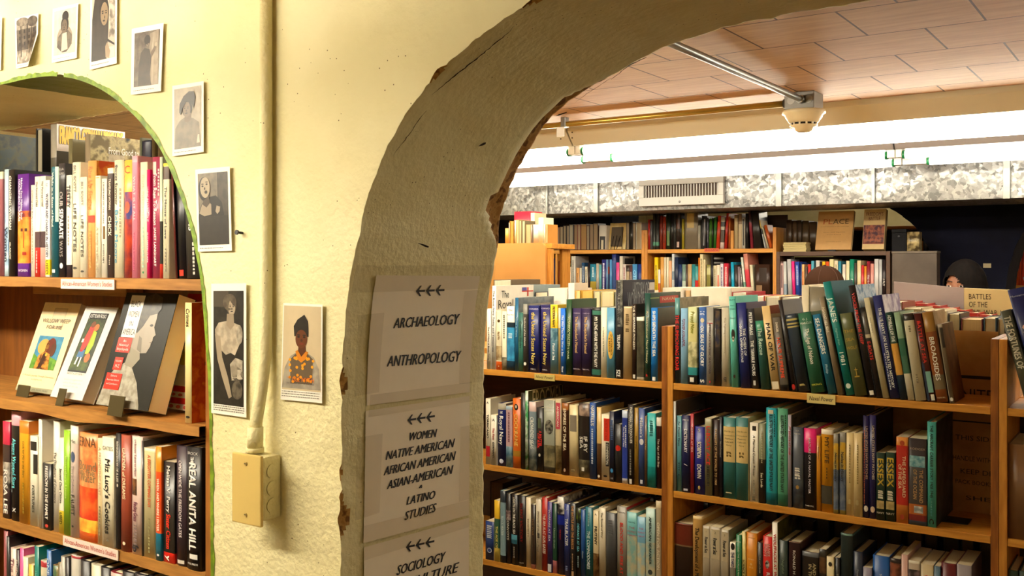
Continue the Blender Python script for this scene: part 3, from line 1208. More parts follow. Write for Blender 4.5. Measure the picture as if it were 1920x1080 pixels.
def shelf_row(spec, ox, oy, s, y, z, where, group, simple=False, dmax=0.20, start=0):
    """books of one shelf, left to right; numbers are read off an enlarged view of the shelf"""
    prev = None
    made = []
    for i, (px0, px1, pyt, kind, base, opt) in enumerate(parse(spec)):
        u0, u1, vt = ox + px0 / s, ox + px1 / s, oy + pyt / s
        ln = float(opt['L'][0][0]) / s if 'L' in opt else 0.0
        xl, xr = at_y(u0, vt, y).x, at_y(u1, vt, y).x
        zt = at_y((u0 + u1) / 2 + ln, vt, y).z
        h = zt - z
        dx = at_y((u0 + u1) / 2 + ln, vt, y).x - at_y((u0 + u1) / 2, vt, y).x
        phi = math.atan2(dx, h)
        h = math.hypot(h, dx)
        if prev:
            px, pw, pphi, ph = prev
            push = 0
            for zz in (0.0, min(h, ph) * 0.98):
                right = px + pw / math.cos(pphi) + zz * math.tan(pphi)
                left = xl + zz * math.tan(phi)
                push = max(push, right - left)
            if push > -0.0004:
                xl += push + 0.0005
                if xr - xl < 0.006:
                    xr = xl + 0.006
        w = (xr - xl) * math.cos(phi)
        prev = (xl, w, phi, h)
        d = min(dmax - 0.004, max(0.10, h * random.uniform(0.64, 0.70)))
        if 'd' in opt:
            d = float(opt['d'][0][0])
        txt = ''
        if 't' in opt and kind != 'f':
            txt = ' '.join(max((t[0] for t in opt['t']), key=len).split()[:4])
        if 'N' in opt:
            txt = opt['N'][0][0]
        nm = {'h': 'hardcover_book', 'p': 'paperback_book', 'f': 'hardcover_book'}[kind]
        what = 'fore-edge-out book' if kind == 'f' else nm.replace('_book', '')
        if 'K' in opt:
            what = opt['K'][0][0]
        if txt and txt != '-':
            label = '%s %s lettered %s, %s' % (colour_name(base), what, txt, where % ORD[start + i])
        else:
            size = 'thin ' if w < 0.014 else ('thick ' if w > 0.042 else '')
            label = '%s%s %s, %s' % (size, colour_name(base), what, where % ORD[start + i])
        ws = label.split()
        if len(ws) > 16:
            label = '%s %s, %s' % (colour_name(base), what, where % ORD[start + i])
        b = make_book(nm, w, h, d, kind, base, opt, label, group, simple)
        back = float(opt['Y'][0][0]) if 'Y' in opt else random.uniform(0.0, 0.005)
        if kind == 'f':
            b.rotation_euler = (0, 0, PI)
            b.location = (xl + w, y + back + d, z + LIFT)
        else:
            if phi > 0:      # leans right: stands on its right corner
                b.location = (xl + w / math.cos(phi) - w * math.cos(phi), y + back, z + LIFT + w * math.sin(phi))
            else:
                b.location = (xl, y + back, z + LIFT)
            b.rotation_euler = (0, phi, 0)
        made.append(b)
    SHELF_COUNT[0] = start + len(made)
    return made

# ---------------------------------------------------------------- naval bookcases (three units side by side)
NY = 2.84
ZN = [EYE - 0.376, EYE - 0.7165, EYE - 1.057, EYE - 1.40]
NX = [at_y(u, 600, NY).x for u in (1251.5, 1873)]     # seams between the units
UNIT_W = NX[1] - NX[0]


def naval_case(x0, x1, label):
    t = thing('bookcase', (x0, NY, 0), label, 'bookcase', group='oak bookcases behind the arch')
    w = x1 - x0
    for a, b, m in ((0.0005, 0.0195, M_OAKV), (w - 0.0195, w - 0.0005, M_RED)):
        f = MB()
        f.rbox(a, b, -0.002, 0.24, 0.0, EYE - 0.197, m, 0.0015)
        f.build('side_panel', t)
    for z in ZN:
        f = MB()
        f.rbox(0.02, w - 0.02, 0.0, 0.24, z - 0.0205, z, M_OAK, 0.0015)
        f.build('shelf_board', t)
    f = MB()
    f.box(0.02, w - 0.02, 0.01, 0.03, 0.0, 0.10, M_OAK)
    f.build('plinth', t)
    return t


naval_case(NX[0] - UNIT_W, NX[0], 'oak bookcase of naval books, the unit half hidden by the arch pillar')
naval_case(NX[0], NX[1], 'oak bookcase of naval books, the wide middle unit seen whole')
naval_case(NX[1], NX[1] + UNIT_W, 'oak bookcase beside the naval books, only its edge in view')


def shelf_label(u0, u1, v0, v1, y, txt, paper, ink, label):
    a, b = at_y(u0, v1, y - 0.0035), at_y(u1, v0, y - 0.0035)
    t = thing('shelf_label', a, label, 'shelf label')
    w, h = b.x - a.x, b.z - a.z
    f = MB()
    f.box(0, w, 0, 0.0022, 0, h, mat(paper, 0.6, 0, 0.04))
    f.build('card', t)
    f = MB()
    cap = h * 0.44
    letters(f, txt, w * 0.84, cap, lambda p, q: (w * 0.08 + p, -0.0004, h * 0.30 + q), mat(ink, 0.6), 0.15)
    f.build('lettering', t)


shelf_label(1002, 1040, 703, 712, NY, 'Naval Power', 'cdbb6c', '2a2418', 'small yellow label reading Naval Power near the arch')
shelf_label(1513, 1566, 741, 755, NY, 'Naval Power', 'e0cd85', '2a2418', 'yellow label reading Naval Power under the leaning books')

G = 'naval books on the top shelf'
shelf_row('''
58 94 372 p f0ece0|t=The US Navy A Battle Force,23201c,.3,.85,.34
95 130 170 p f3f1ea|L=8|N=-|d=0.245|c=ece6da|t=The Royal Navy Today and Tomorrow,3a3a40,.05,.8,.42|g=The,2a2622,.06,.14,.33,.026|g=Royal Navy,2a2622,.17,.06,.88,.032|g=Today,2a2622,.32,.2,.5,.02|w=c8281c,.03,.14,.82,.86|w=c8281c,.07,.085,.68,.99|w=4a4a9a,.03,.075,.68,.81
135 185 385 p dcd2b4|b=.86,1,e8641c|o=7a5a28/3a2810,.18,.5,.05|t=Men of War,8a6a3a,.36,.5,.4|b=.6,.84,8a6a44/c9b48a|o=f4d8b0,.94,.14,.02
188 230 395 p e6dfc6|b=.78,1,6a6250/b0a68c|l=5a5442,.06,.45,.3
230 298 350 p 2f86b8|b=0,.25,f0ede4|b=.25,.33,1d2f3c|b=.33,.85,3f9fd0/2a78aa|b=.85,1,1c3c52|h=The,333333,.06,.2|h=Naval War,333333,.13,.16|l=c8e4f4,.42,.5,.5
300 330 275 p 1d5f86|L=4|c=77828a|cm=6e7a84,8e979c|t=Navies at Work,a8ccd8,.2,.6,.4|d=.235
333 375 405 p 3f7f72|b=0,.5,35685e|t=Coastline Battles,1c4038,.15,.6,.4
376 415 330 h 4e4c48|b=0,.15,8a8880|t=Seafarers of the Atlantic,d9d4c8,.2,.62,.4|o=e6e2d8,.88,.6,.05
420 515 345 h 1c2468|t=the United States Navy,cdb65a,.1,.88,.34|h=HOWARD,d8d4e4,.05,.13|h=HALL,d8d4e4,.95,.12
522 612 340 h 241f5c|t=the United States Navy,cdb65a,.1,.88,.34|h=HOWARD,d8d4e4,.05,.13|h=HALL,d8d4e4,.95,.12
615 680 335 p 5f8ba0|b=0,.34,e3bf2a|b=.36,.52,3c6478/8fb4c4|t=MODERN NAVY,3a3010,.03,.33,.32|t=Pistol at Sea,e8eef0,.56,.8,.34
684 703 365 h b8a060|b=0,.3,e6dcb8
705 747 370 h 1f6fd8|t=The War That Was Won at Sea,dfe8f4,.1,.72,.4|t=Naval,dfe8f4,.88,.96,.4
748 798 290 h 22492a|L=6|N=-|t=ADMIRAL HALSEY'S WAR,b9c49a,.22,.8,.3|l=b9c49a,.22,.6,.14,.22
800 885 370 h 332650|t=The Bluejacket's Manual,d0a870,.12,.66,.28|h=NAVAL,c9bcd0,.9,.13|h=CREDO,c9bcd0,.07,.12
887 969 372 h 2f2248|t=The Bluejacket's Manual,d0a870,.12,.66,.28|h=NAVAL,c9bcd0,.9,.13|h=CREDO,c9bcd0,.07,.12
971 1052 365 h 201d1c|L=4|t=MY LOVE AFFAIR WITH THE NAVY,ece8dc,.13,.86,.34|b=.04,.1,3f7a68|b=.89,.97,2f6a5c
1056 1110 362 h e4dcc4|t=A Yankee in the Royal Fleet,6a5e44,.08,.9,.2
1112 1180 362 p 5c9cc0|o=e3b64e,.53,.8,.4|t=QUARTERDECK,5a3c14,.37,.68,.2,.12|t=& BRIDGE,5a3c14,.42,.64,.2,-.14
1182 1246 122 h 28272c|L=8|d=0.235|N=-|c=2c2e44|q=8d8c84/4a4944,.0,.47,.3,.95|t=HISTORY OF WORLD SEAPOWER,1e1e22,.02,.45,.4|t=TRIUMPH,e8e4da,.55,.7,.4|t=SZE,f0ece2,.91,.98,.5|g=HISTORY OF,9aa0a8,.02,.3,.8,.055|g=WORLD SEA,9aa0a8,.12,.14,.72,.055|w=d8cfc4,.03,.11,.82,.99
1250 1328 355 h c8b088|L=6|b=0,.02,e2d2ac|l=6a5434,.1,.25,.4|l=6a5434,.3,.34,.4
1330 1368 330 h 2c1a14|t=THE SUBMARINE PIONEERS,e4dcc8,.02,.6,.5|q=e6e0d0,.93,.98,.2,.8
1370 1438 445 p 4c4a3c|b=0,.06,e6e2d2|b=.06,1,55523f/3a382e|b=.95,1,c4c0ae
1440 1492 235 h 16443c|c=15382f|L=4|d=.23|N=An International History|t=An International Naval History,c9c49a,.2,.8,.34|h=R,c8282c,.94,.4|w=c8342c,.04,.12,.3,.92|w=8a9a54,.05,.065,0,.28|g=NAVAL,e8c8a0,.055,.38,.84,.01
1496 1556 365 h 1c78d0|c=8a8478|t=SHIPS BENEATH THE SEA,f2f0ea,.04,.66,.42|q=f2f0ea,.94,.99,.25,.7
''', 900, 500, 4.6944, NY, ZN[0], '%s from the arch on the top naval shelf', G, dmax=.238)

TOP_R = '%s past the uprights on the top naval shelf'
shelf_row('''
100 136 235 h 2c3c40|b=0,.2,4f8a8c|t=THE SUMMONING ROAR,d8241c,.2,.85,.7|cm=9a8c74,6a6450|d=.23
143 195 315 h 86b4d8|t=POWER COLLAPSE,8a3050,.14,.5,.28|l=4a5a80,.15,.5,.12,-.25
199 268 305 p d9d494|b=0,.2,c8d0a0|b=.45,.78,e0dcae/8a8a60|b=.78,.88,2f8a90|b=.88,1,22201e|t=Proud New,8a8a1c,.06,.34,.4|q=ece6d8,.91,.97,.2,.65
273 332 305 h 3c66ae|t=ON SEAS OF GLORY,eef0f0,.24,.76,.42|o=e4d8b8,.17,.5,.06|l=c8d4ec,.05,.1,.6|t=S,eef0f0,.92,.98,.5
336 390 305 p 98958e|t=AMERICA'S STRATEGIC SEAPOWER,5a4a4a,.2,.85,.3|q=b84a50,.2,.21,.1,.9|o=c8303c,.95,.2,.03
392 440 315 p 2a2524|q=5a4a38/1f2440,.03,.5,.2,.9
442 505 310 h c4bca8|t=FLEET,3a342a,.88,.94,.3|t=The Fighting Commodore,a89c84,.1,.6,.2
506 575 225 h 62c0b4|L=-22|h=MUTT,25605a,.04,.2|h=AND,25605a,.1,.16|h=OTHERS,25605a,.14,.2|h=DIARY,25605a,.24,.2|o=2a2420,.42,.55,.12|o=e6dcc8,.47,.3,.06|o=2a2420,.88,.3,.04
590 664 275 h 222a70|L=-34|t=THE CHIEFS OF,e6e8f0,.3,.62,.24,.2|t=NAVAL OPERATIONS,e6e8f0,.25,.7,.24,-.14|c=3a2f5c
668 726 318 h 2b2d34|L=-36|t=PETER MAAS,f0f0ea,.05,.33,.4|t=THE TERRIBLE HOURS,f0f0ea,.4,.84,.4|q=d8d8d0,.9,.96,.35,.65
745 808 410 h 2f5f58|L=-46|b=0,.15,2f8a6a|t=The Rescue,b9d8c8,.1,.5,.5
815 889 300 p d8b980|L=-78|t=MAN OF WAR,1f1a14,.12,.86,.46|q=e9dcc0,.9,.99,.1,.9|w=b8542c,0,.1,0,1
890 955 385 h 5d564c|L=-64|t=DANGER,e6dcc8,.07,.2,.28|t=HOUR SUPREME,e84a1c,.28,.83,.42|b=.92,1,26221e
965 1010 255 h 262224|L=-108|t=The History of Battle,6a6460,.3,.8,.3|o=b82420,.95,.8,.06|c=918f94
1022 1110 365 h 2f3a48|L=-102|b=.06,.085,bfae6c|b=.115,.135,bfae6c|b=.155,.175,bfae6c|l=b8a868,.9,.93,.5
1122 1225 355 h 2f6a50|L=-104|N=The Age|t=The Age of Nelson,e6e8dc,.2,.64,.3|h=G. J.,e6e8dc,.08,.14|h=MARCUS,e6e8dc,.13,.16|h=VIKING,c8d04a,.9,.14
1246 1310 365 h 1f6c90|L=-120|t=SEA DANGERS,f0f2ee,.05,.5,.5|t=Philip,a8cce0,.58,.8,.28
1322 1362 235 h 8a7a64|L=-142|t=AGAINST ALL SEAS,ece4d0,.1,.36,.5
1382 1446 120 h 128080|L=-178|N=1981|t=JANE'S,e0f0ea,.14,.36,.6|t=Fighting Ships,7fc4bc,.38,.6,.2|t=1981,e8f4ee,.62,.74,.5|o=dcece4,.92,.6,.045|c=0f5f6c
''', 1240, 500, 4.0, NY, ZN[0], TOP_R, G, dmax=.238)
shelf_row('''
164 254 345 h 5e6440|L=-112|b=.2,.45,6a6c3e|h=THE,b8983c,.22,.25|h=SEA,b8983c,.32,.25|h=WOLF,b8983c,.42,.25|q=b8983c,.66,.76,.47,.53|q=b8983c,.76,.775,.3,.7|q=b8983c,.68,.69,.36,.64
266 318 140 h 231f20|L=-150|c=7aa0c4|cm=8fb0cc,5f88b4,d4e0ea|t=VOICES FROM THE DEEP,d8302c,.07,.53,.44|q=f0ece4,.94,.98,.2,.8
320 360 300 h 2a2526|L=-122|b=0,.3,5a544c/1f1c1c|b=.3,.34,c8bca0|t=E-BOATS,e03a34,.38,.58,.6
366 410 230 h cfc6a6|L=-142|t=Naval Warfare,8a8064,.05,.5,.24
416 488 215 h 262e6c|L=-130|N=AN ILLUSTRATED HISTORY|t=THE US NAVY AN ILLUSTRATED HISTORY,eceef2,.12,.9,.3,.05|l=c4c8dc,.56,.9,.12,-.25|c=c8c2d8|cm=e8e6ee,8a7fa8
495 545 335 h 24483e|L=-112|b=.36,.72,dca44a|t=ADMIRALS OF THE,e8ece6,.03,.34,.5|b=.72,1,1d3040
547 595 335 p 3f6e5a|L=-105|b=0,.3,8fae90|b=.7,1,dcd6c4|b=.3,.5,2f6a54
602 680 345 h dcd4bc|L=-95|b=0,.08,2a2624|l=8a8068,.14,.2,.2|l=8a8068,.7,.8,.2
690 748 345 p 50201c|L=-104|t=BATTLE AT SEA,d8342c,.05,.6,.44|q=7fb4b0,.66,.9,.3,.95|q=f0ece0,.92,.99,.5,.95|q=24304c,.55,.99,.0,.3
756 840 335 h 8a4a20|L=-110|N=BROADSIDES|b=0,.22,9a7030|b=.7,.86,7a6a50|t=BROADSIDES,f0eadc,.28,.76,.4|h=NAVAL,f0d8b0,.95,.14|cm=a88a60,c4a884
850 886 420 p 7a6c5c|L=-92|N=-|b=0,.04,c4bca8|q=c8c0b0,.02,.98,.05,.12|q=2a2422,.05,.3,.4,1|o=e0dcd4,.95,.7,.05|cm=4a3018,6e4e2a
''', 1560, 500, 3.858, NY, ZN[0], TOP_R, G, dmax=.238, start=SHELF_COUNT[0])

G = 'naval books on the middle shelf'
shelf_row('''
48 92 235 h e4dcc6|t=TORRICANO,26221c,.24,.6,.4|q=b8202c,.72,.88,.1,.9|h=A,26221c,.06,.4
97 150 385 p eee8da|t=The Fleet,b8322c,.26,.5,.34|t=GERMANY,26221c,.54,.86,.3|h=A,26221c,.1,.4
154 231 280 h 1f2a72|b=0,.1,9a9484|t=THE,e8e8f0,.12,.16,.3|t=Royal Navy,f0f0f0,.2,.66,.44|o=d8d8e8,.92,.5,.07|c=3a2c28
233 291 305 p c9a8b0|b=0,.06,9ab0c0|b=.66,1,4f84a8/9ac0d4|l=7a4a58,.1,.6,.24
293 366 235 h d2641a|o=22201c,.12,.5,.09|o=d8ccb4,.115,.24,.045|N=-|t=COCHRANE,ecc060,.22,.68,.42|b=.75,.83,a87a24
368 411 185 h 26221e|c=20303c
413 441 165 p 2a7f46|b=0,1,2f8a4c/dfe8dc|c=4e4a24|d=.235|N=-|g=FROGMEN,d8c89a,.0,.12,.98,.07
443 511 265 h 8497a4|b=0,.14,cfb6b4|b=.55,1,5a7484/aebcc4|t=CROWDED SEAS,e8ece8,.22,.68,.44
514 576 320 h 1f1c1c|q=55604a,.16,.32,.25,.7|t=A MATTER,e0302a,.36,.6,.34,.14|t=OF RISK,e0302a,.4,.64,.34,-.18|o=c4bca8,.74,.3,.05
579 681 250 p 96998a|o=26241f/8a8578,.37,.72,.2|h=A,e8e8dc,.05,.14|h=SEASON OF,e8e8dc,.1,.12|h=THUNDER,e8e8dc,.15,.12|b=.62,1,8f8460/55503a|b=.92,1,3a3428
684 741 238 h c0b08c|q=cc4a5c,.05,.4,.1,.85|t=AMERICAN,f0e4d4,.08,.38,.3|b=.62,1,a8966a/6e603c
744 808 275 h 4a281a|b=0,.1,9a5a20|t=EMPIRES OF THE SEA,e8d8b8,.08,.66,.4|o=c8a890,.93,.3,.05
813 893 295 h dccb9c|q=8a8070,.14,.37,.12,.88|l=a8976a,.9,.93,.4
898 1000 280 h 231d1a|b=0,.17,a08878/40302a|t=IF BY,e8e4d8,.36,.74,.3,.16|t=SEA,e8e4d8,.4,.66,.3,-.22|b=.76,1,4f4a3a/8a8266|q=e8e4d8,.86,.91,.3,.55
1003 1061 272 h 24509a|t=NAUTILUS,eceef0,.04,.3,.46|l=c4d0e4,.34,.8,.3
1064 1108 315 h 9a7c4a|b=0,.5,cfb070|b=.5,1,6a4a2c|o=ece4d0,.95,.5,.04
1111 1184 380 p e6dcc4|q=dc3a24,.06,.4,.3,1|t=PORTS OF CALL,b82c1c,.08,.38,.3,.12|q=211c1c,.42,.78,.55,.95|t=CONFIDENTIAL,eceadc,.44,.76,.24,.25|o=2a2620,.93,.5,.03
1187 1230 352 p 1f2238|l=4f6a9a,.12,.4,.5|o=3a8ac8,.84,.6,.06|h=US,d8d8dc,.95,.3
1233 1298 470 h 2b2b2c|o=d02c20,.41,.75,.1
1301 1351 345 p 2c40a0|b=0,.1,b8c4dc|t=The Story of Many,eceef4,.22,.5,.3,-.12|l=eceef4,.2,.5,.2,.22|b=.93,1,d8d8e0
1354 1411 292 h 211d1c|t=FIGHTING TECHNIQUES,dedad0,.03,.48,.34,.1|l=a8a498,.1,.34,.2,-.24|l=8a867c,.56,.86,.24|q=e4e0d8,.93,.99,.3,.7
1413 1451 320 h a07c2a|t=Naval War,5a4010,.2,.7,.34
1454 1510 325 h 3c5496|N=-|t=Nelson's,dcdce8,.12,.38,.44|o=e4e4ec,.43,.7,.08|q=d8dcec,.92,.97,.3,.7
1512 1535 395 p 6c5034|t=Lore of Ships,c4a878,.1,.7,.4
1538 1615 368 p 2ab0b4|b=.72,1,22a0a4/1a8488|l=1c7478,.1,.3,.4
1618 1664 408 h 3a1614|b=0,.12,d8d0c4|t=The Age of the Ship,e0d4c4,.3,.7,.34
''', 900, 700, 4.908, NY, ZN[1], '%s from the arch on the middle naval shelf', G, dmax=.238)
MID_R = '%s past the uprights on the middle naval shelf'
shelf_row('''
104 127 60 p b4b4b0|c=6a645c|d=.232
129 172 188 p 5c9aa8|t=Far Distant Times,2a4a58,.08,.4,.4|l=2a4a58,.62,.8,.24
174 249 185 h 1d2050|t=DICTIONARY,e8e6ee,.18,.48,.36|h=MINI,e8e6ee,.06,.2|l=c8c8d8,.95,.98,.5|t=/,e8e6ee,.62,.66,.4
252 284 170 h a82430|t=NEMESIS AT SEA,e8c8c4,.04,.6,.5|c=3a2420
287 377 285 h 24288a|t=SCORPION,ece8e0,.22,.46,.4|t=DOWN,ece8e0,.56,.76,.4|h=S,e8e4d8,.05,.3|o=b09a5c,.9,.22,.06
380 441 212 p 8a876c|b=0,.1,a29e80|t=U-BOAT ACE,dc3a2c,.1,.6,.55|l=3a382c,.62,.88,.34
444 505 225 h 2f1c18|t=WARSHIPS OF THE WORLD TO 1900,d8b078,.12,.85,.3
508 534 200 h 23232e|t=Naval Command,b8b4a8,.1,.7,.4
538 648 205 h 3c7f80|q=e4c98a,.11,.55,.02,.98|h=Old Bruin,6a5028,.17,.12|h=Commodore,3a2c1c,.22,.1|h=Matthew,3a2c1c,.26,.11|h=Calbraith,3a2c1c,.3,.11|h=Perry,3a2c1c,.34,.11|l=7a6438,.42,.48,.4|l=ddd8b8,.92,.94,.5
652 760 205 h 3c7a7c|q=e4c98a,.11,.55,.02,.98|h=Old Bruin,6a5028,.17,.12|h=Commodore,3a2c1c,.22,.1|h=Matthew,3a2c1c,.26,.11|h=Calbraith,3a2c1c,.3,.11|h=Perry,3a2c1c,.34,.11|l=7a6438,.42,.48,.4|c=d8c48a
775 851 250 p ece6d8|q=2a2420,.04,.1,.3,.75|t=A Married Cousin Printer,4a4436,.16,.68,.24|l=8a8474,.72,.88,.16|l=6a6454,.93,.98,.4
854 914 255 h 86886c|b=.45,1,2b2418|t=Sea Lords,dcd4b8,.62,.8,.34|l=b8b494,.1,.5,.2
918 1014 120 h 1f9fb0|t=ILLUSTRATED HISTORY OF THE UNITED STATES NAVY,14323c,.07,.86,.3|l=14525c,.06,.28,.1,.3|q=e0d8c0,.02,.06,.2,.7|b=.88,1,1c7c8c
1018 1110 125 h 4f9a78|t=ILLUSTRATED HISTORY OF THE UNITED STATES NAVY,14322c,.07,.86,.3|l=14422c,.06,.28,.1,.3|b=.88,1,3c7c60|c=5a564c
1113 1144 180 p 9c94a4|t=PT BOATS AT WAR,a82c3c,.06,.5,.5|c=5a5448|d=.232|N=-|g=PT,1c1a18,.04,.08,.2,.03|g=BOATS,1c1a18,.08,.35,.9,.026
1148 1245 290 h 4c5260|h=SEA,d8d4cc,.04,.12|h=RIDER,d8d4cc,.08,.12|l=e0dcd4,.5,.62,.5|b=.62,1,454c5c/5e6878|o=b08a4a,.74,.3,.05
1248 1358 300 h 1f1b1f|b=0,.3,e41f78|t=NATURE OF A NAVAL MASTER,dcd4dc,.12,.8,.17|h=NAVAL,d8d4d8,.95,.13
1362 1398 365 p d08a1c|t=Recollections,8a5a10,.06,.4,.3
1400 1508 310 h d8951c|b=0,.06,ece2d0|t=MY LIFE,5a3c10,.07,.43,.34|l=7a5410,.46,.6,.1|q=4a463c,.68,.9,.0,.92
1512 1556 345 p 8a7a3a|b=0,.12,8a8680|b=.12,.45,dcb03a/8a8a6c|b=.45,.95,7a8494/4a5a7c|t=Navies in History,24242c,.24,.6,.44
''', 1240, 740, 4.697, NY, ZN[1], MID_R, G, dmax=.238)
shelf_row('''
54 102 215 p 8a7a3a|b=0,.12,8a8680|b=.12,.45,dcb03a/8a8a6c|b=.45,.95,7a8494/4a5a7c|t=Navies in History,24242c,.24,.6,.44
106 164 218 h dcc692|l=a08c5c,.14,.6,.18|q=b8a470,.8,.86,.3,.6
166 233 218 h dcc692|l=a08c5c,.14,.6,.18|q=b8a470,.8,.86,.3,.6
236 284 85 h 241f50|t=UNITED STATES NAVY PATCHES,c8a48c,.1,.62,.34,.14|l=b8603c,.14,.86,.16,-.26|o=e4dcd0,.91,.7,.06
286 340 80 h 26235a|t=UNITED STATES NAVY PATCHES,d0c4b8,.1,.62,.34,.1|o=e4c8b0,.91,.66,.06|c=141014
343 411 370 p 1f382c|t=ESSEX,c8aa34,.08,.5,.66|l=e0dcc8,.56,.68,.6|q=d0b87c/a89460,.71,.83,.05,.9|h=NAVY,d8d4c4,.89,.24
414 490 370 p 1f382c|t=ESSEX,c8aa34,.08,.5,.66|l=e0dcc8,.56,.68,.6|q=d0b87c/a89460,.71,.83,.05,.9|h=NAVY,d8d4c4,.89,.24
496 590 250 p c42c24|b=0,.1,d88a3a|b=.79,1,cf7a34|t=THE SAFEGUARD,ecc8a0,.22,.7,.26,.16|t=OF THE SEA,ecc8a0,.32,.6,.26,-.18|o=b84a24,.07,.4,.06|o=a83c1c,.93,.36,.06
594 735 262 p 3a3438|b=.76,.88,b8642c|b=.88,.95,7c2020|b=.95,1,3c4654|q=4f90a8/9cc8d0,.2,.33,.04,.9|t=THE COMMAND,b08a5c,.36,.74,.2,.2|t=OF THE OCEAN,b08a5c,.36,.7,.2,-.14|h=RODGER,b0a090,.12,.13|q=e8e4d8/8a9498,.78,.86,.3,.8
737 808 133 h 4fb0a8|t=THE AIRCRAFT CARRIER STORY 1908-1945,23403e,.03,.72,.34|l=3c8480,.75,.88,.2|t=C,1c1c1c,.92,.97,.5|c=2c2f33|d=.235|cm=1f2226,4a4e50
''', 1560, 760, 4.153, NY, ZN[1], MID_R, G, dmax=.238, start=SHELF_COUNT[0])

G = 'naval books on the lowest shelf in view'
shelf_row('''
52 134 470 p 1f3c80|l=d0d8e8,.1,.42,.6|o=c8d0e0,.75,.55,.13|o=1f3c80,.75,.4,.09|c=e0d8c4
140 193 260 p e0b428|b=.3,.78,2f5a48|b=.78,1,e0c85a|t=THE AGE OF,dccf6c,.42,.78,.4
196 249 165 h 8aa8b4|b=0,.16,26303c|b=.9,1,1f2024|t=BLACK WATER,c8dce0,.35,.62,.4
252 299 192 h 1f1b1b|q=b09a98/5a4044,.24,.38,.0,1|t=CONVOYS,c8c4b8,.3,.7,.44
302 370 205 h 1e1a19|t=DEATH ON THE BLACK SEA,e4e0d8,.04,.56,.34|q=62b4d0,.57,.7,.0,.9|q=2f7a9c,.64,.7,.0,.9|l=8a867c,.74,.9,.2
373 447 215 h 1c1716|t=SILENT VICTORY,8c1c18,.1,.66,.34|h=NAVY,d0ccc0,.95,.14
450 500 235 h e4d8bc|l=8a7c5c,.3,.55,.24
503 545 300 p 33241a|t=THE WAR,8a6a44,.1,.6,.4|b=.93,1,b87a6c
549 605 250 h cfc4b0|t=History of the Great Fleet,8a8070,.06,.86,.3|q=2a2a34,.48,.55,.3,.7
608 669 235 h b82a20|t=THE SEA IS AT OUR GATES,ecdccc,.22,.76,.34|l=e0b8a8,.26,.74,.14,-.22
672 716 275 p 4a3884|t=WARFARE AT SEA,e0dcec,.06,.6,.4|q=e8e8f0,.88,.99,.1,.9
718 760 290 p 1f4632|b=.82,1,e08a94|t=Unseen Ocean,a0b8a4,.3,.7,.36
762 832 225 h 1f1f50|b=0,.22,24202a/e4e0dc|q=1c2c9c,.24,.36,.0,1|t=THE NAVY,c03030,.42,.55,.2
834 889 300 h 32408a|t=TRAILBLAZER,ecebe6,.2,.58,.5|h=NAVY,a8b4d8,.08,.2|l=8a98c8,.86,.92,.4
892 951 290 h 343438|t=THE BATTLE AND THE BREEZE,d0965c,.03,.62,.36|l=c8a47c,.68,.9,.2|q=c8a47c,.92,.99,.3,.7
953 998 340 h 17201c|b=0,.16,26281c/8ab424|t=DEFIANCE AT SEA,6cc4d0,.22,.62,.5|l=a8c4c8,.68,.85,.24
1000 1044 355 h 24549c|t=Pirates,a8c4e0,.6,.7,.3
1047 1120 330 h 1f7080|t=THE COMMODORES,d4e4e4,.32,.84,.4|l=a8c8cc,.06,.26,.2
1124 1179 365 p dccaa0|t=MUTINY,1f1a14,.22,.48,.5|h=A,1f1a14,.05,.3|b=.6,1,b08a54/5f3c1c
1181 1249 335 h e0d6be|t=The Scouts of War,8a8068,.06,.4,.3
1252 1356 385 h 4a4c50|l=6a6c70,.1,.3,.4
1359 1460 325 h 9c958a|t=BLOOD AND FIRE AT SEA,e04038,.2,.96,.3|h=NAVAL,3a3630,.07,.14|w=c8303c,0,.03,0,1
1463 1564 380 p 72b8bc|b=.3,1,8cc0bc/c9c4a4|b=.85,1,5f7a70/a8a078|h=THE,c83a5c,.2,.18|h=PEOPLE'S,c83a5c,.25,.17|h=NAVY,c83a5c,.3,.18|h=NAVAL,24444c,.13,.12
1567 1649 425 p 7ab4d4|b=.35,1,9cc8d4/d8cca4|b=.85,1,8a9468/c0b47c|h=THE,d8407c,.16,.18|h=PEOPLE'S,d8407c,.21,.17|h=NAVY,d8407c,.26,.18
1652 1745 340 p a4c4c0|b=.4,1,9cbcb8/d0c8a8|b=.85,1,3c6a84|t=AMERICAN SEAFARER,2f4a4c,.1,.66,.26|o=3c4444,.75,.5,.06
1748 1804 270 h c0b094|b=0,.07,d8c8a8|t=OPEN FOR ACTION,efe6d0,.1,.86,.46|b=.9,1,1f1a18
''', 900, 890, 5.333, NY, ZN[2], '%s from the arch on the lowest naval shelf', G, dmax=.238)
LOW_R = '%s past the uprights on the lowest naval shelf'
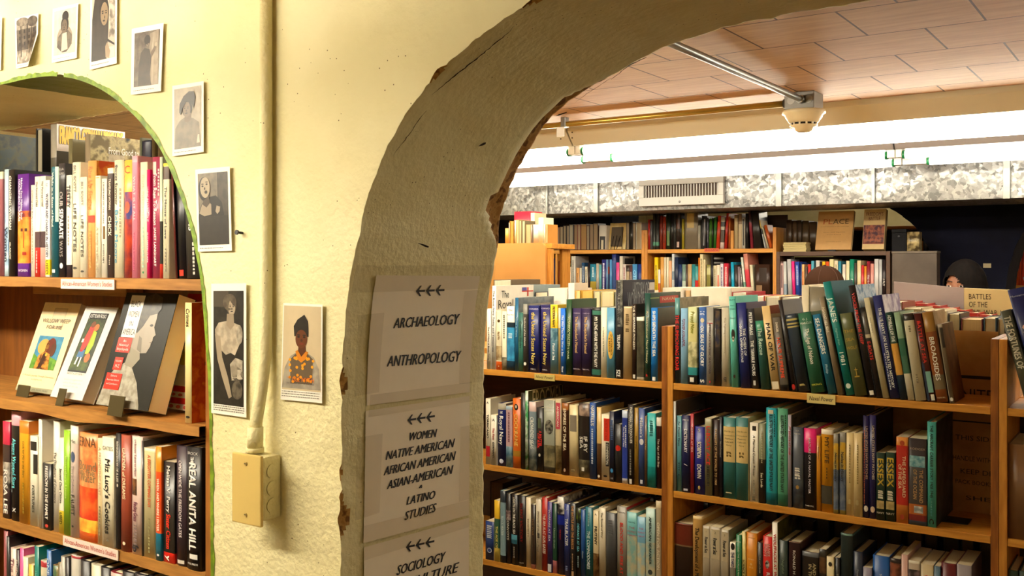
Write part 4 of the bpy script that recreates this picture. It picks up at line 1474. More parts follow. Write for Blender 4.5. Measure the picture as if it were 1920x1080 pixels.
shelf_row('''
166 414 168 h 3a2a20|b=.0,.28,74301f|b=.28,.3,8a7050|b=.02,.03,5a2416
428 560 65 h d8ac64|t=The Development of a Modern Navy,3a2a14,.13,.95,.42|b=0,.03,ecd4a0
564 664 200 p b0a48e|q=cfc2a4,.03,.4,.12,.9|t=Power at Sea,24262c,.14,.34,.42|h=1,5a5444,.07,.2
668 814 215 p b0a48e|q=cfc2a4,.03,.4,.12,.9|t=Power at Sea,24262c,.14,.34,.36|h=2,5a5444,.07,.2
818 930 250 p b0a48e|q=cfc2a4,.03,.4,.12,.9|t=Power at Sea,24262c,.14,.34,.42|h=3,5a5444,.07,.2
946 1026 425 p ece6d8|o=26241f,.06,.7,.1|t=THE YARD,23306c,.14,.36,.5|b=.37,.5,8a8478|b=.5,1,6a645a
1030 1104 320 h 1f7a4c|t=AND THE WORLD'S NAVIES,d0e0c8,.14,.6,.26|q=cfe0c8,.085,.095,.1,.9
1106 1158 280 p e0cf84|t=SCIENCE AT SEA,2a2418,.32,.7,.5
1161 1314 300 h d88a20|h=Britain,f0d49c,.32,.12|h=&,f0d49c,.38,.2|h=U.S.,f0d49c,.42,.14|q=f0c070,.055,.06,.2,.8
1318 1394 430 h 26201e|t=THE LAST CRUISE,b8a890,.1,.5,.2
1398 1530 345 h d42420|N=RISING SUN|t=JAMES,f0b0a8,.08,.24,.3,.14|t=SCOTT,f0b0a8,.09,.25,.3,-.22|o=1f1a1a/d8d0c8,.34,.44,.1|t=RISING SUN,f4e8e0,.44,.8,.32,.1
1534 1622 150 p ece6dc|L=-20|t=WOLFPACKS AT WAR,d0302c,.12,.62,.5|c=6a6428|cm=6e6a24,3a3218|d=.23
1625 1742 400 h 30403c|t=Nightfall,7a8a78,.14,.5,.26
1752 1920 420 h 3a2022|N=-|t=RONALD H SPECTOR,e8e4dc,.1,.66,.2|b=0,.01,8a6a58
''', 1240, 960, 7.385, NY, ZN[2], LOW_R, G, dmax=.238)
shelf_row('''
102 238 245 h 2c2622|b=0,.06,6c7078|t=AND THE SEA,c8b890,.14,.6,.18,.25|t=IN THE WAKE,c8b890,.16,.6,.18
242 300 220 p 26201c|b=.1,.3,6a4a30/2a201c|t=A,ece8dc,.36,.44,.4
303 364 280 p d8c9a0|t=THE,2a241c,.2,.5,.44|o=3a3428,.1,.5,.06
368 408 290 p 2c2a2a|t=THE LAST,c8c0b0,.14,.5,.4
412 512 95 h 2f3a3a|t=AMERICA,d8d4c4,.45,.8,.44|b=0,.02,6a8a84
518 594 245 h 2c3448|t=Navy,9aa4b8,.16,.34,.2
600 672 370 p 8c869c|q=d8d0b8,.12,.5,.15,.85
676 814 280 h 1f5aa8|t=Seapower,d0dcf0,.12,.5,.14
818 910 300 h 2b1f1c|b=.05,.25,9a5a44/2a1c18|t=DAWN,e4dccc,.36,.7,.3
914 968 265 p d0a8a0|t=THE WAR,d8404c,.2,.8,.5
972 1068 315 p cdbfb0|b=0,.03,ece4d4|b=.1,.55,3a3438/a88a90
1072 1178 345 p c8b894|t=GUNS,c83c3c,.1,.5,.5
1182 1234 360 p 5c7c94|t=NAVY,ece8e0,.2,.5,.3
1238 1364 340 h 6a2426|t=FLEETS,ece4d8,.12,.6,.34
1368 1488 350 p 9a929a|t=N,ece8ec,.2,.4,.3
''', 1480, 980, 4.364, NY, ZN[2], LOW_R, G, dmax=.238, start=SHELF_COUNT[0])

# the third unit, only its first books in view
G = 'books in the third oak bookcase'
shelf_row('''
1925 1947 585 h 55584a|L=-51|N=THE FORTUNE|t=THE FORTUNES OF,e0dccc,.06,.6,.6|cm=3c4034,5c5e4c
1953 1990 545 h 26306a|L=-66|N=ORDEAL|t=ORDEAL AT SEA,e8b8a8,.3,.8,.5|h=Monsarrat,c0c8e0,.06,.12
1996 2020 520 h 2a2524|L=-80
''', 0, 0, 1.0, NY, ZN[0], '%s leaning book right of the last upright', G, dmax=.235)
shelf_row('''
1889 2010 838 h 7a5636|K=oversized volume|d=.22
''', 0, 0, 1.0, NY, ZN[1], '%s book on the shelf right of the last upright', G, dmax=.235)
shelf_row('''
1890 1908 1071 h 2f3f34
1910 1930 1073 h 38483c
''', 0, 0, 1.0, NY, ZN[2], '%s dark book low right of the last upright', G, dmax=.235)

# bookend and cardboard behind the middle unit
b = at_y(1757, 990, NY + 0.06)
t = thing('bookend', (b.x + 0.004, NY + 0.06, ZN[1] + 0.0006), 'dark metal bookend against the turquoise aircraft carrier book', 'bookend')
f = MB()
f.rbox(0.0, 0.003, 0, 0.11, 0, 0.12, M_BLACKM, 0.001)
f.build('upright_plate', t)
f = MB()
f.rbox(0.003, 0.07, 0.02, 0.09, 0, 0.0025, M_BLACKM, 0.001)
f.build('base_plate', t)


def carton(u0, u1, v0, v1, y, label, words):
    a, b = at_y(u0, v1, y), at_y(u1, v0, y)
    t = thing('cardboard_panel', a, label, 'cardboard')
    w, h = b.x - a.x, b.z - a.z
    f = MB()
    f.rbox(0, w, 0, 0.004, 0, h, M_CARD, 0.0012)
    f.build('sheet', t)
    f = MB()
    for txt, x0, z0, L, cap in words:
        if txt == '_':
            f.box(x0 * w, (x0 + L) * w, -0.0008, 0.0, z0 * h, z0 * h + cap, mat('2e2012', 0.8))
        else:
            letters(f, txt, L * w, cap, lambda p, q: (x0 * w + p, -0.0006, z0 * h + q), mat('2e2012', 0.8))
    f.build('lettering', t)


carton(1590, 1872, 622, 752, NY + 0.2425, 'plain brown cardboard panel closing the back behind the leaning books',
       [('UNITED', .70, .12, .34, .035), ('_', .62, .40, .40, .009)])
carton(1640, 1875, 772, 984, NY + 0.2425, 'brown cardboard panel with printed lines behind the bookend',
       [('_', .6, .9, .45, .004), ('THIS SIDE UP', .66, .76, .4, .014), ('HANDLE WITH CARE', .64, .6, .42, .014), ('KEEP DRY', .7, .5, .3, .014), ('PACK BOOKS FLAT', .66, .42, .4, .012), ('SHELF', .74, .3, .3, .012), ('ATTN', .8, .14, .2, .018), ('_', .6, .06, .45, .004)])

# ---------------------------------------------------------------- bookcase standing in the low opening
LY = 1.20
ZL = [EYE - 0.029, EYE - 0.306, EYE - 0.586, EYE - 0.876, EYE - 1.17]
LX0, LX1 = -2.75, -1.502
t = thing('bookcase', (0, LY, 0), 'rough pine bookcase standing in the opening with the green edge', 'bookcase')
rr = random.Random(3)
for k, z in enumerate(ZL):
    f = MB()
    n = 40
    th = 0.022 if k != 1 else 0.018
    low = []
    for i in range(n + 1):
        x = LX0 + (LX1 - 0.02 - LX0) * i / n
        wob = 0.0022 * noise.noise(Vector((x * 6, k * 3.0, 0)))
        if k == 1:      # the display shelf has a bellied front edge
            wob += 0.010 * math.exp(-((x + 1.93) / 0.10) ** 2) + 0.005 * math.exp(-((x + 2.2) / 0.1) ** 2)
        low.append((x, z - th - max(-0.002, wob)))
    for i in range(n):
        (xa, za), (xb, zb) = low[i], low[i + 1]
        y0 = -0.014 if k == 1 else 0.0
        f.add([(xa, y0, za), (xb, y0, zb), (xb, y0, z), (xa, y0, z), (xa, 0.24, za), (xb, 0.24, zb), (xb, 0.24, z), (xa, 0.24, z)],
              [(0, 1, 2, 3), (3, 2, 6, 7), (0, 4, 5, 1)], M_PINE)
    f.add([(LX0, 0, z - th), (LX0, .24, z - th), (LX0, .24, z), (LX0, 0, z)], [(0, 1, 2, 3)], M_PINE)
    f.add([(LX1 - .02, 0, z - th), (LX1 - .02, .24, z - th), (LX1 - .02, .24, z), (LX1 - .02, 0, z)], [(0, 1, 2, 3)], M_PINE)
    f.build('shelf_board', t)
f = MB()
f.rbox(LX1 - 0.02, LX1, 0.0, 0.25, 0, ZL[0] + 0.0, M_PINEV, 0.002)
f.build('side_panel', t)
f = MB()
f.rbox(LX0, LX0 + 0.02, 0.0, 0.25, 0, ZL[0] + 0.0, M_PINEV, 0.002)
f.build('side_panel', t)
f = MB()
f.box(LX0, LX1, 0.241, 0.25, 0, ZL[0], wood('6a3d12', '8a5218', 'Z', 6, 0.6, 'stained_back'))
f.build('back_panel', t)
f = MB()
f.rbox(-2.45, -2.05, 0.19, 0.238, ZL[0] - 0.048, ZL[0] - 0.0235, M_PINE, 0.002)
f.build('batten', t)

G = 'books on the top shelf of the niche bookcase'
TOPL = '%s along the top shelf of the niche bookcase'
shelf_row('''
-40 14 140 p d8d0b0|b=.07,1,9a5a60
16 50 120 p b4ccd8|b=.3,.9,c8d8dc/7a9cc0|t=Women,24344c,.45,.95,.7
52 100 122 h 241f1c|c=1f1a18|t=CHANGING WOMAN,f0ead8,.06,.56,.36|t=GLANCY,e0d8c4,.68,.84,.24
134 226 158 p 5f1f8a|b=.36,.87,e8701e/f0a03a|b=.36,.42,7a2430/e8701e|t=Making Face Making Soul,f0e4f0,.04,.44,.16,-.08|t=HACIENDO CARAS,f4e8f4,.05,.46,.18,-.3|q=4a1c14,.53,.56,.3,.5|q=4a1c14,.53,.56,.66,.86|q=c84c14,.56,.72,.52,.6|q=a02418,.76,.79,.46,.8|h=WOMEN,f0e4f0,.94,.12
229 264 246 p f0e8d2|t=Cutting the Body Loose,8a8270,.06,.5,.3|l=b0a890,.5,.84,.2
266 310 178 p f2ead6|b=.55,.71,50383c|b=.71,1,e02a24|t=The Favored Child,4a3a34,.05,.3,.3|l=f0b0a8,.74,.95,.2
312 357 174 p f2ead6|b=.55,.71,4a3438|b=.71,1,f49a90|t=The Favored Child,4a3a34,.05,.3,.3
359 397 208 p f0ece4|b=.82,.98,f4dc1c|t=WOMEN AND CHANGE IN HISTORY,5a5a70,.14,.8,.5|t=USED,6a5a10,.83,.97,.5|h=C,3a3a44,.05,.34
399 459 100 h 1f5f6c|b=0,.03,2a6f7c|q=b8d8c8,.0,.5,.72,1|t=While in a State of Mind,e8ece0,.05,.54,.3,-.1|q=d8dcd0,.93,.96,.3,.7
462 515 72 p 262226|b=0,.14,3a383c|h=ELLA,b8b4b0,.05,.2|h=SURE,b8b4b0,.09,.2|t=OUR,a8a09c,.25,.38,.5|t=SEPARATE,f2eee8,.4,.66,.6|t=WAYS,78706c,.68,.82,.5|o=e4e0dc,.9,.5,.05
517 562 166 p f0ead8|t=TESTIFY,201c1c,.1,.32,.6|q=c83040,.14,.3,.1,.22|l=9a927c,.4,.7,.2|b=.88,1,2c2028
564 632 62 h f0e8cc|N=LIFE NOTES|t=BILL SCOTT,7a7464,.03,.26,.28|t=LIFE NOTES,4a463c,.34,.8,.34|o=4a463c,.92,.5,.02
634 690 182 h f2ead0|N=LIFE NOTES|t=BILL SCOTT,7a7464,.05,.28,.3|t=LIFE NOTES,4a463c,.36,.82,.36|o=4a463c,.94,.5,.02
692 762 50 h e8a860|cm=c84a1c,8a2c10,e08a2a|t=Rise Up Singing,c07a34,.05,.42,.4|q=c8442c,.47,.53,.1,.9|l=c88a4c,.6,.9,.24
765 806 172 p f0e8ce|t=A Song in the Life,b8ac8c,.5,.95,.4|o=d8b860,.02,.8,.01
808 852 195 p f4eedc|t=UNAFRAID OF THE DARK,4a4640,.04,.46,.24|q=7a5c30,.48,.61,.35,.75|t=ROSEMARY,4a4640,.64,.88,.22
''', 0, 290, 4.32, LY, ZL[0], TOPL, G, dmax=.20)
shelf_row('''
76 124 108 p 4a3c38|b=0,.05,ece4cc|t=TRAVELING WOMAN,d8ccb8,.1,.38,.34|t=CHICK,f0e6cc,.44,.62,.5|t=Press,c8bca8,.76,.92,.24
126 205 45 h f0e6c4|cm=eac85a,b83c28,3a3478|t=Sweet Summer,3a3c44,.04,.38,.3,-.1|t=Bebe Moore,4a9ab8,.4,.9,.34,-.1|l=a89c7c,.24,.64,.14,.26
207 284 45 h e8c04c|b=.27,1,8a2c3c/c84a2c|b=.27,.5,3a3c7c/c8442c|h=C,c8341c,.08,.5|o=e85a3c,.4,.5,.1
286 334 12 p ee8aa0|N=WHAT IS IT ALL|t=WHAT IS IT ALL,f8d4d8,.14,.56,.34|t=Veronica Chambers,c84a78,.6,.97,.26|b=.0,.05,f4a8b4
336 396 60 p f2e8c8|t=Black Intimacies,d8ccac,.1,.5,.3|l=a8c8b0,.56,.9,.2|o=2f9a5c,.95,.2,.02
398 424 122 p e01f68|t=LIVING IN LIVING OUT,f8dce4,.16,.48,.5|t=ELIZABETH CLARK,f4d0dc,.58,.86,.4
426 504 18 h a83c58|t=From Rage To Reason,f4e4dc,.14,.56,.34|t=JANET LANGHART,f4e4dc,.58,.9,.22|q=eec4b4,.04,.14,.2,.6|l=f0d8d0,.1,.3,.1,.3
506 530 20 p c8d4bc|b=.53,.88,24241e|b=.88,1,c83424
532 584 70 p f0e6c4|b=0,.08,d8c848|b=.03,.14,5a4438|t=The House of Love,4a4640,.16,.7,.34|l=8a8270,.74,.92,.2
592 636 -6 h 5a1a18|L=-46|t=Tar Baby Dreams,e8a8a0,.4,.62,.34|h=Evans,f0d8cc,.03,.5|c=14131a|w=d83020,.92,.98,.2,.5
640 716 20 h 131218|L=-30|N=-|q=d8301c,.93,.98,.2,.7
720 848 40 h 34322f|L=-30|N=OWNS|t=BROWNS,f2eee4,.26,.6,.34|l=c8c4b8,.7,.97,.12,.1|t=W,d8d4c8,.08,.18,.4
''', 180, 290, 4.318, LY, ZL[0], TOPL, G, dmax=.20, start=SHELF_COUNT[0])

G = 'books under the display shelf'
shelf_row('''
2 48 105 p 3a2a2c|b=0,.24,b81f44|b=.42,.7,b8b0a4/2a2424|N=-|t=ROSA LEE,f0e8e0,.5,.95,.5
52 112 40 h 1f1c1e|b=0,.13,d89aa4|N=-|t=Always Wanted Stars,5cc8d0,.25,.7,.34|l=b8c8c8,.3,.75,.1,-.28|t=X,e8e4dc,.88,.92,.3
114 174 102 p eca828|b=.0,.12,d87a1c|t=Look for Me in the Stars,8a6a1c,.2,.55,.2|l=9a7418,.6,.9,.16
176 224 198 p e4e0cc|q=2a2826,.06,.16,.1,.9|q=2a2826,.2,.42,.5,1|t=FORTUNES,4a4a40,.55,.85,.3
226 244 92 h e8e0cc
246 262 95 h ece4d2|N=-|t=Freeman,9a94a0,.1,.32,.4
264 313 370 p 2b2826|N=FREEDOM|t=FREEDOM IN THE FAMILY,e8e0d4,.04,.84,.36|o=c83c34,.94,.4,.05
316 358 105 h ece4d2|t=The Daughters of Conscience,5a5650,.28,.74,.34
361 392 210 p e4e0cc|b=.76,1,e8d03c|t=Second Class Citizen,26241f,.32,.68,.5|t=USED,3a3410,.78,.9,.5
394 432 160 p 8cc024|t=Boundary Lines,b8d86c,.2,.7,.34
434 485 130 h e4d0c4|b=0,.16,e6e2d0|h=Me,5a5044,.14,.26|t=FAUSET,3a3430,.62,.8,.4|o=4a5a7c,.28,.5,.1|o=3a3430,.9,.26,.02|t=There is Confusion,b0a09c,.36,.6,.3
487 604 180 h e8904c|N=Bound in the|b=.0,.14,e08a4c|b=.14,.5,eca868/e0703c|b=.5,.8,d8381c/e8682c|b=.8,.92,f0c448/e8902c|b=.92,1,e0601c|h=ERNA,6a4a30,.08,.3|h=Bound,8a7a58,.3,.3|h=in the,8a7a58,.36,.2|h=Water,8a7a58,.41,.28
606 640 212 p e8d4a4|t=A FRIENDSHIP FIRST,c8a484,.08,.54,.44|l=9a8a64,.64,.9,.26
642 717 205 p ece4c8|N=Cookies|h=GATES,3a3630,.1,.2|t=Miz Lucy's Cookies,24221e,.2,.88,.4|o=6a6454,.94,.2,.02
719 750 180 h 211e1e|t=REMINISCENCES OF A LIFE,c8c0b4,.07,.42,.4|o=d8d4c8,.45,.3,.03
752 814 190 h a44a34|t=GARDEN of DREAMS,e8d4b0,.11,.55,.3|o=e8d4b0,.93,.3,.03
816 885 200 h e8ccc0|h=S,6a5a58,.04,.2|t=Finding Grace,7a3c50,.56,.72,.36|q=3a2a24/8a5a34,.36,.5,.1,.6|l=8a7470,.75,.92,.3|t=Stories Taken to Heart,9a8080,.06,.34,.2|t=fp,26222a,.92,.98,.5
887 893 226 p 4a4440
896 974 275 p e4d8a4|b=0,.03,f0e8c4|t=A BRIGHTER COMING DAY,d0663c,.06,.54,.24|l=9a9060,.64,.96,.12
978 1015 265 p ea8a1c|b=.22,.76,e8501c|b=.76,1,14708c|t=WHEN AND WHERE I ENTER,f4e4c8,.28,.74,.4|o=e8e4dc,.95,.4,.02
1018 1090 362 p 1c1716|b=.9,1,e0281c|N=Sister Citizen|t=Melissa V. Perry,f0ece4,.04,.5,.28|t=Sister Citizen,e8301c,.52,.86,.36|t=y,f4ece4,.93,.98,.4
1093 1165 262 h 3a2a34|t=OPEN WIDE THE FREEDOM GATES,d4c8c8,.12,.76,.24|q=d8d0c4,.95,.98,.2,.8
1167 1262 268 h 14100f|N=REAL|t=THE,f4f0e8,.08,.13,.2|t=REAL ANITA HILL,f4f0e8,.13,.84,.44|q=f0ece4,.87,.91,.3,.8|h=FREE PRESS,f0ece4,.95,.08|h=BROCK,d8d4cc,.05,.12
''', 0, 760, 3.375, LY, ZL[2], '%s along the shelf under the face-out books', G, dmax=.20)
G = 'books on the lowest niche shelf in view'
shelf_row('''
6 44 275 h 8a4248
46 72 322 h 221c1c|c=1c1718|g=TERRY,7a1f24,.03,.3,.95,.02
74 128 428 h d8bcb0|t=The Secret,8a5a68,.1,.5,.44
131 159 442 h 2a2224|t=FREEDOM WALK,c8b8b4,.06,.5,.44
162 197 428 p e85a98|t=Daughters,f4c8dc,.2,.6,.4
200 243 505 p e0d8b8|t=Old Wives,8a8468,.2,.6,.4
246 290 575 p e0b848
293 333 412 p 127870|t=Her Own Place,8ac0b0,.2,.5,.3
336 397 545 h e4dcc0|b=0,.06,a82c34|t=SISTER,8a7c5c,.2,.6,.4
401 444 448 h 1c5fa4|N=ONE HUNDRED|t=ONE HUNDRED,c4d8ec,.06,.6,.5
447 498 585 h 8a7048|b=0,.15,4a6a4a/a88a50
501 533 560 p 6a5a38
536 574 500 h a09c90|t=Grey Days,d8d4c8,.2,.5,.3
577 609 508 h 2a2224|t=CHARITY,e4e0d8,.15,.5,.4
613 700 498 h e8e4da|b=0,.02,a83038|t=Sojourn,8a8a88,.2,.5,.2
704 788 540 h 262224|q=b8301c,.3,.4,0,.4
791 883 578 h c8c0a8|t=ROW,8a8470,.1,.3,.24
887 970 600 h 242022
974 1078 648 h 8c2430|b=.0,.1,c0a8a0
1082 1190 640 h 201c1e
1194 1300 660 h 2c2628
1304 1420 690 h 221e20
1424 1540 710 h 3a2e2c
1544 1660 730 h 241f1f
1664 1800 750 h 2e2424
''', 0, 940, 4.8, LY, ZL[3], '%s along the lowest niche shelf in view', G, dmax=.20)


def niche_label(u0, u1, v0, v1, zc, label):
    a, b = at_y(u0, v1, LY - 0.004), at_y(u1, v0, LY - 0.004)
    t = thing('shelf_label', (a.x, LY - 0.004, zc - 0.012), label, 'shelf label')
    w, h = b.x - a.x, 0.021
    f = MB()
    f.box(0, w, 0, 0.002, 0, h, mat('f2dcd0', 0.5, 0, 0.03))
    f.build('card', t)
    f = MB()
    letters(f, "African-American Women's Studies", w * 0.94, h * 0.5, lambda p, q: (w * 0.03 + p, -0.0005, h * 0.3 + q), mat('c04a3a', 0.6))
    f.build('lettering', t)


niche_label(114, 214, 523, 540, ZL[0] - 0.012, "white label with red African-American Women's Studies under the top niche row")
niche_label(118, 221, 1012, 1050, ZL[2] - 0.008, "white label with red African-American Women's Studies on the lower niche shelf")

# ---------------------------------------------------------------- books shown face out on the display shelf
def face_out(name, BLx, BRx, yb, h, tilt, thick, base, label, draw, pages='p', turn=0.0):
    """front board towards the aisle; local x along the width, z up the cover, y into the book"""
    t = thing(name, (BLx, yb, ZL[1] + 0.0018 + thick * math.sin(math.radians(tilt))), label, 'book', (-math.radians(tilt), 0, turn), 'books shown face out')
    w = BRx - BLx
    f = MB()
    m = mat(base, 0.35, 0, .1, 40, 'paint', 0.12)
    f.box(0, w, 0, 0.0012, 0, h, m)
    f.box(0, w, thick - 0.0012, thick, 0, h, m)
    f.rbox(0, 0.0014, 0, thick, 0, h, m, 0.0005)
    f.build('cover', t)
    f = MB()
    f.box(0.0015, w - 0.001, 0.0013, thick - 0.0013, 0.001, h - 0.001, M_PAGE)
    f.build('page_block', t)
    pat, ink = MB(), MB()

    def poly(pts, hx, lay=1):
        vs = [(p[0] * w, -0.0002 * lay, p[1] * h) for p in pts]
        m = mottled(*hx.split('/'), 70, 0.3, (1, 1, 1), None, .4, .6, 0.25) if '/' in hx else mat(hx, 0.3, 0, .1, 40, 'paint', 0.25)
        pat.add(vs, tessellate_polygon([[Vector((v[0], v[2], 0)) for v in vs]]), m)

    def ell(cx, cz, rx, rz, hx, lay=2, a=0.0):
        poly([(cx + rx * math.cos(q) * math.cos(a) - rz * math.sin(q) * math.sin(a), cz + rx * math.cos(q) * math.sin(a) + rz * math.sin(q) * math.cos(a)) for q in [2 * PI * i / 24 for i in range(24)]], hx, lay)

    def rect(x0, z0, x1, z1, hx, lay=1):
        poly([(x0, z0), (x1, z0), (x1, z1), (x0, z1)], hx, lay)

    def text(s, xc, z, wd, cap, hx):
        letters(ink, s, wd * w, cap * h, lambda a, b: ((xc - wd / 2) * w + a, -0.0016, z * h + b), mat(hx, 0.3))
    draw(poly, ell, rect, text)
    pat.build('cover_picture', t)
    ink.build('lettering', t)
    return t


def cover_willow(poly, ell, rect, text):
    rect(0, 0, 1, .05, '9a9a80')
    rect(.34, .70, .70, .94, 'c8b48c')
    rect(.36, .715, .68, .925, 'd9c6a0', 2)
    text('WILLOW WEEP', .5, .77, .76, .045, '4a3c30')
    text('FOR ME', .5, .70, .42, .04, '4a3c30')
    rect(.17, .25, .85, .62, '4a90b0/3a7aa0')
    poly([(.17, .25), (.85, .25), (.85, .36), (.6, .40), (.3, .38), (.17, .42)], '4a7a2c/6a9a34', 2)
    ell(.38, .50, .15, .085, 'd8a050', 3)
    ell(.57, .50, .13, .10, '6a2a1c', 3)
    ell(.66, .47, .075, .075, '5a3420', 4)
    poly([(.30, .25), (.32, .40), (.46, .45), (.62, .42), (.70, .25)], 'd08a34/4a2a18', 4)
    poly([(.40, .26), (.44, .42), (.52, .44), (.50, .26)], '3a1f14', 5)
    ell(.53, .415, .03, .02, 'e0b040', 6)
    text("A Woman's Journey Through Depression", .5, .165, .86, .022, '9a8a6c')
    text('A MEMOIR', .5, .125, .3, .018, 'a8987a')
    text('FROM THE LIFE AND WAY', .5, .015, .8, .018, '5a5a48')


def cover_folks(poly, ell, rect, text):
    rect(.22, .28, .80, .93, '1a1a1c')
    rect(.24, .30, .78, .86, '24301f/3a4a24', 2)
    text('JUST PLAIN FOLKS', .51, .875, .5, .04, 'e8e4dc')
    rect(.24, .30, .78, .40, '33401c/4a5a20', 3)
    poly([(.34, .62), (.40, .78), (.56, .78), (.54, .60), (.44, .50), (.36, .50)], 'd8342c', 4)
    poly([(.52, .56), (.54, .74), (.66, .72), (.70, .58), (.64, .48), (.54, .48)], '9ab02c', 4)
    ell(.47, .80, .07, .035, '6a3a1c', 5)
    ell(.60, .77, .07, .04, 'b8622c', 5)
    poly([(.32, .44), (.34, .52), (.52, .52), (.52, .44)], '3c6c98', 4)
    ell(.66, .44, .08, .05, 'c8622c', 5)
    poly([(.34, .36), (.36, .44), (.40, .44), (.39, .36)], 'e8e4d8', 5)
    poly([(.46, .34), (.46, .44), (.50, .44), (.50, .34)], 'e8e4d8', 5)
    rect(.30, .60, .36, .64, 'e8e4d8', 5)
    rect(.22, .245, .80, .28, 'd8d4c8', 2)
    text('ABOUT A CITY FAMILY', .51, .252, .52, .02, '1a1a1c')
    for i, s in enumerate(('Stories of a neighborhood', 'told by the people who', 'lived in it')):
        text(s, .52, .19 - .035 * i, .56 - .1 * (i == 2), .016, 'a8a498')


def cover_women(poly, ell, rect, text):
    # plain generic profile portrait in grey
    poly([(.0, .0), (.06, .22), (.20, .34), (.34, .38), (.50, .34), (.66, .22), (.80, .04), (.82, 0)], '8a8474/a8a294', 1)
    poly([(.34, .36), (.36, .52), (.52, .56), (.60, .42), (.50, .34)], '8a8270', 2)
    poly([(.36, .52), (.34, .66), (.36, .80), (.46, .90), (.60, .93), (.70, .88), (.72, .78), (.715, .70), (.78, .635), (.745, .615), (.75, .585), (.73, .565), (.735, .535), (.69, .475), (.58, .47)], '94897a', 3)
    poly([(.30, .70), (.30, .86), (.40, .96), (.58, 1.0), (.74, .96), (.76, .86), (.71, .82), (.58, .80), (.50, .70), (.42, .64)], '2a241c/3c3428', 4)
    ell(.66, .715, .03, .011, '2a241e', 5)
    poly([(.70, .565), (.75, .578), (.745, .560)], '6a5a50', 5)
    poly([(.48, .62), (.50, .50), (.60, .47), (.54, .60)], '70675a', 4)
    rect(.13, .60, .40, .975, 'e4e0d6', 6)
    text('BLACK', .265, .87, .19, .055, '1a1818')
    text('WOMEN', .265, .78, .21, .055, '1a1818')
    text('IN', .265, .70, .07, .045, '1a1818')
    text('AMERICA', .265, .62, .24, .055, '1a1818')
    rect(.10, .465, .37, .595, 'd8301f', 6)
    for i, s in enumerate(('An', 'Historical', 'Encyclopedia')):
        text(s, .235, .555 - .036 * i, (.06, .18, .22)[i], .022, 'f0d8d0')
    rect(.14, .31, .30, .42, 'd8301f', 6)
    text('VOLUME', .22, .38, .12, .016, 'f0d8d0')
    text('M-Z', .22, .33, .08, .028, 'f0d8d0')
    rect(.06, .14, .36, .28, 'd8301f', 6)
    for i in range(3):
        text(('Editors', 'Associate Editors', 'and Contributors')[i], .21, .25 - .035 * i, (.12, .24, .22)[i], .016, 'f0d8d0')


def cover_red(poly, ell, rect, text):
    rect(0, .70, 1, 1, 'c4281c', 1)
    for i, s in enumerate(('Sister', 'of', 'Stories')):
        text(s, .5, .93 - .06 * i, .3, .03, 'e88a70')
    rect(0, .38, 1, .70, 'f0c02c', 1)
    ell(.5, .57, .24, .10, 'f0a01c', 2)
    ell(.5, .55, .16, .09, 'e8822c', 3)
    for dx in (-.06, .06):
        ell(.5 + dx, .57, .03, .010, 'b8501c', 4)
    ell(.5, .51, .06, .010, 'b8401c', 4)
    poly([(.1, .38), (.2, .46), (.4, .49), (.6, .49), (.8, .46), (.9, .38)], 'f4cc3c', 2)
    rect(0, .20, 1, .38, 'f0dcc8', 1)
    ell(.45, .29, .14, .035, 'd8604c', 2)
    ell(.45, .29, .09, .022, 'f0dcc8', 3)
    ell(.45, .29, .05, .012, 'd8604c', 4)
    rect(0, .15, 1, .20, 'd8281c', 1)
    rect(0, .10, 1, .15, 'f0d8c4', 1)
    rect(0, .05, 1, .10, 'd8281c', 1)
    for i in range(6):
        ell(.1 + .16 * i, .125, .05, .012, 'd8604c', 2)
        ell(.1 + .16 * i, .025, .05, .015, 'd8604c', 2)


face_out('paperback_book', -2.284, -2.132, 1.253, .218, 20, .018, 'ecd8aa', 'cream paperback shown face out, two painted heads on its cover', cover_willow)
face_out('paperback_book', -2.060, -1.938, 1.208, .214, 24.0, .030, 'd8d4cc', 'grey paperback shown face out, a crowd of bright figures on its cover', cover_folks)
face_out('hardcover_book', -1.859, -1.684, 1.190, .241, 17.5, .045, '24221c', 'big dark book shown face out with a grey profile portrait and red tags', cover_women)
face_out('paperback_book', -1.742, -1.60, 1.275, .243, 13, .02, 'f0dcc8', 'red and yellow paperback shown face out behind the orange book', cover_red)
for u, v, yb, w, h, tl, lab in ((52, 727, 1.238, .05, .026, 20, 'the willow book'), (122, 750, 1.205, .028, .036, 24, 'the plain folks book'), (226, 765, 1.187, .05, .040, 17, 'the big portrait book')):
    p = at_y(u, v, yb)
    t = thing('book_easel', (p.x - w / 2, yb, ZL[1] + 0.0005), 'small dark metal easel holding up ' + lab, 'book stand', group='easels on the display shelf')
    f = MB()
    a = math.radians(tl)
    f.prism([(0.0, 0.0), (0.0, 0.003), (-0.012, 0.003), (-0.012 + h * math.sin(a) * .6, h), (-0.0135 + h * math.sin(a) * .6, h), (-0.0145, 0.0)], lambda q, s: (s, q[0], q[1]), 0, w, mat('5a5036', 0.3, 0.6))
    f.build('front_lip', t)
    f = MB()
    f.box(w * .4, w * .6, 0, 0.08, 0, 0.0012, M_BLACKM)
    f.build('base_strip', t)
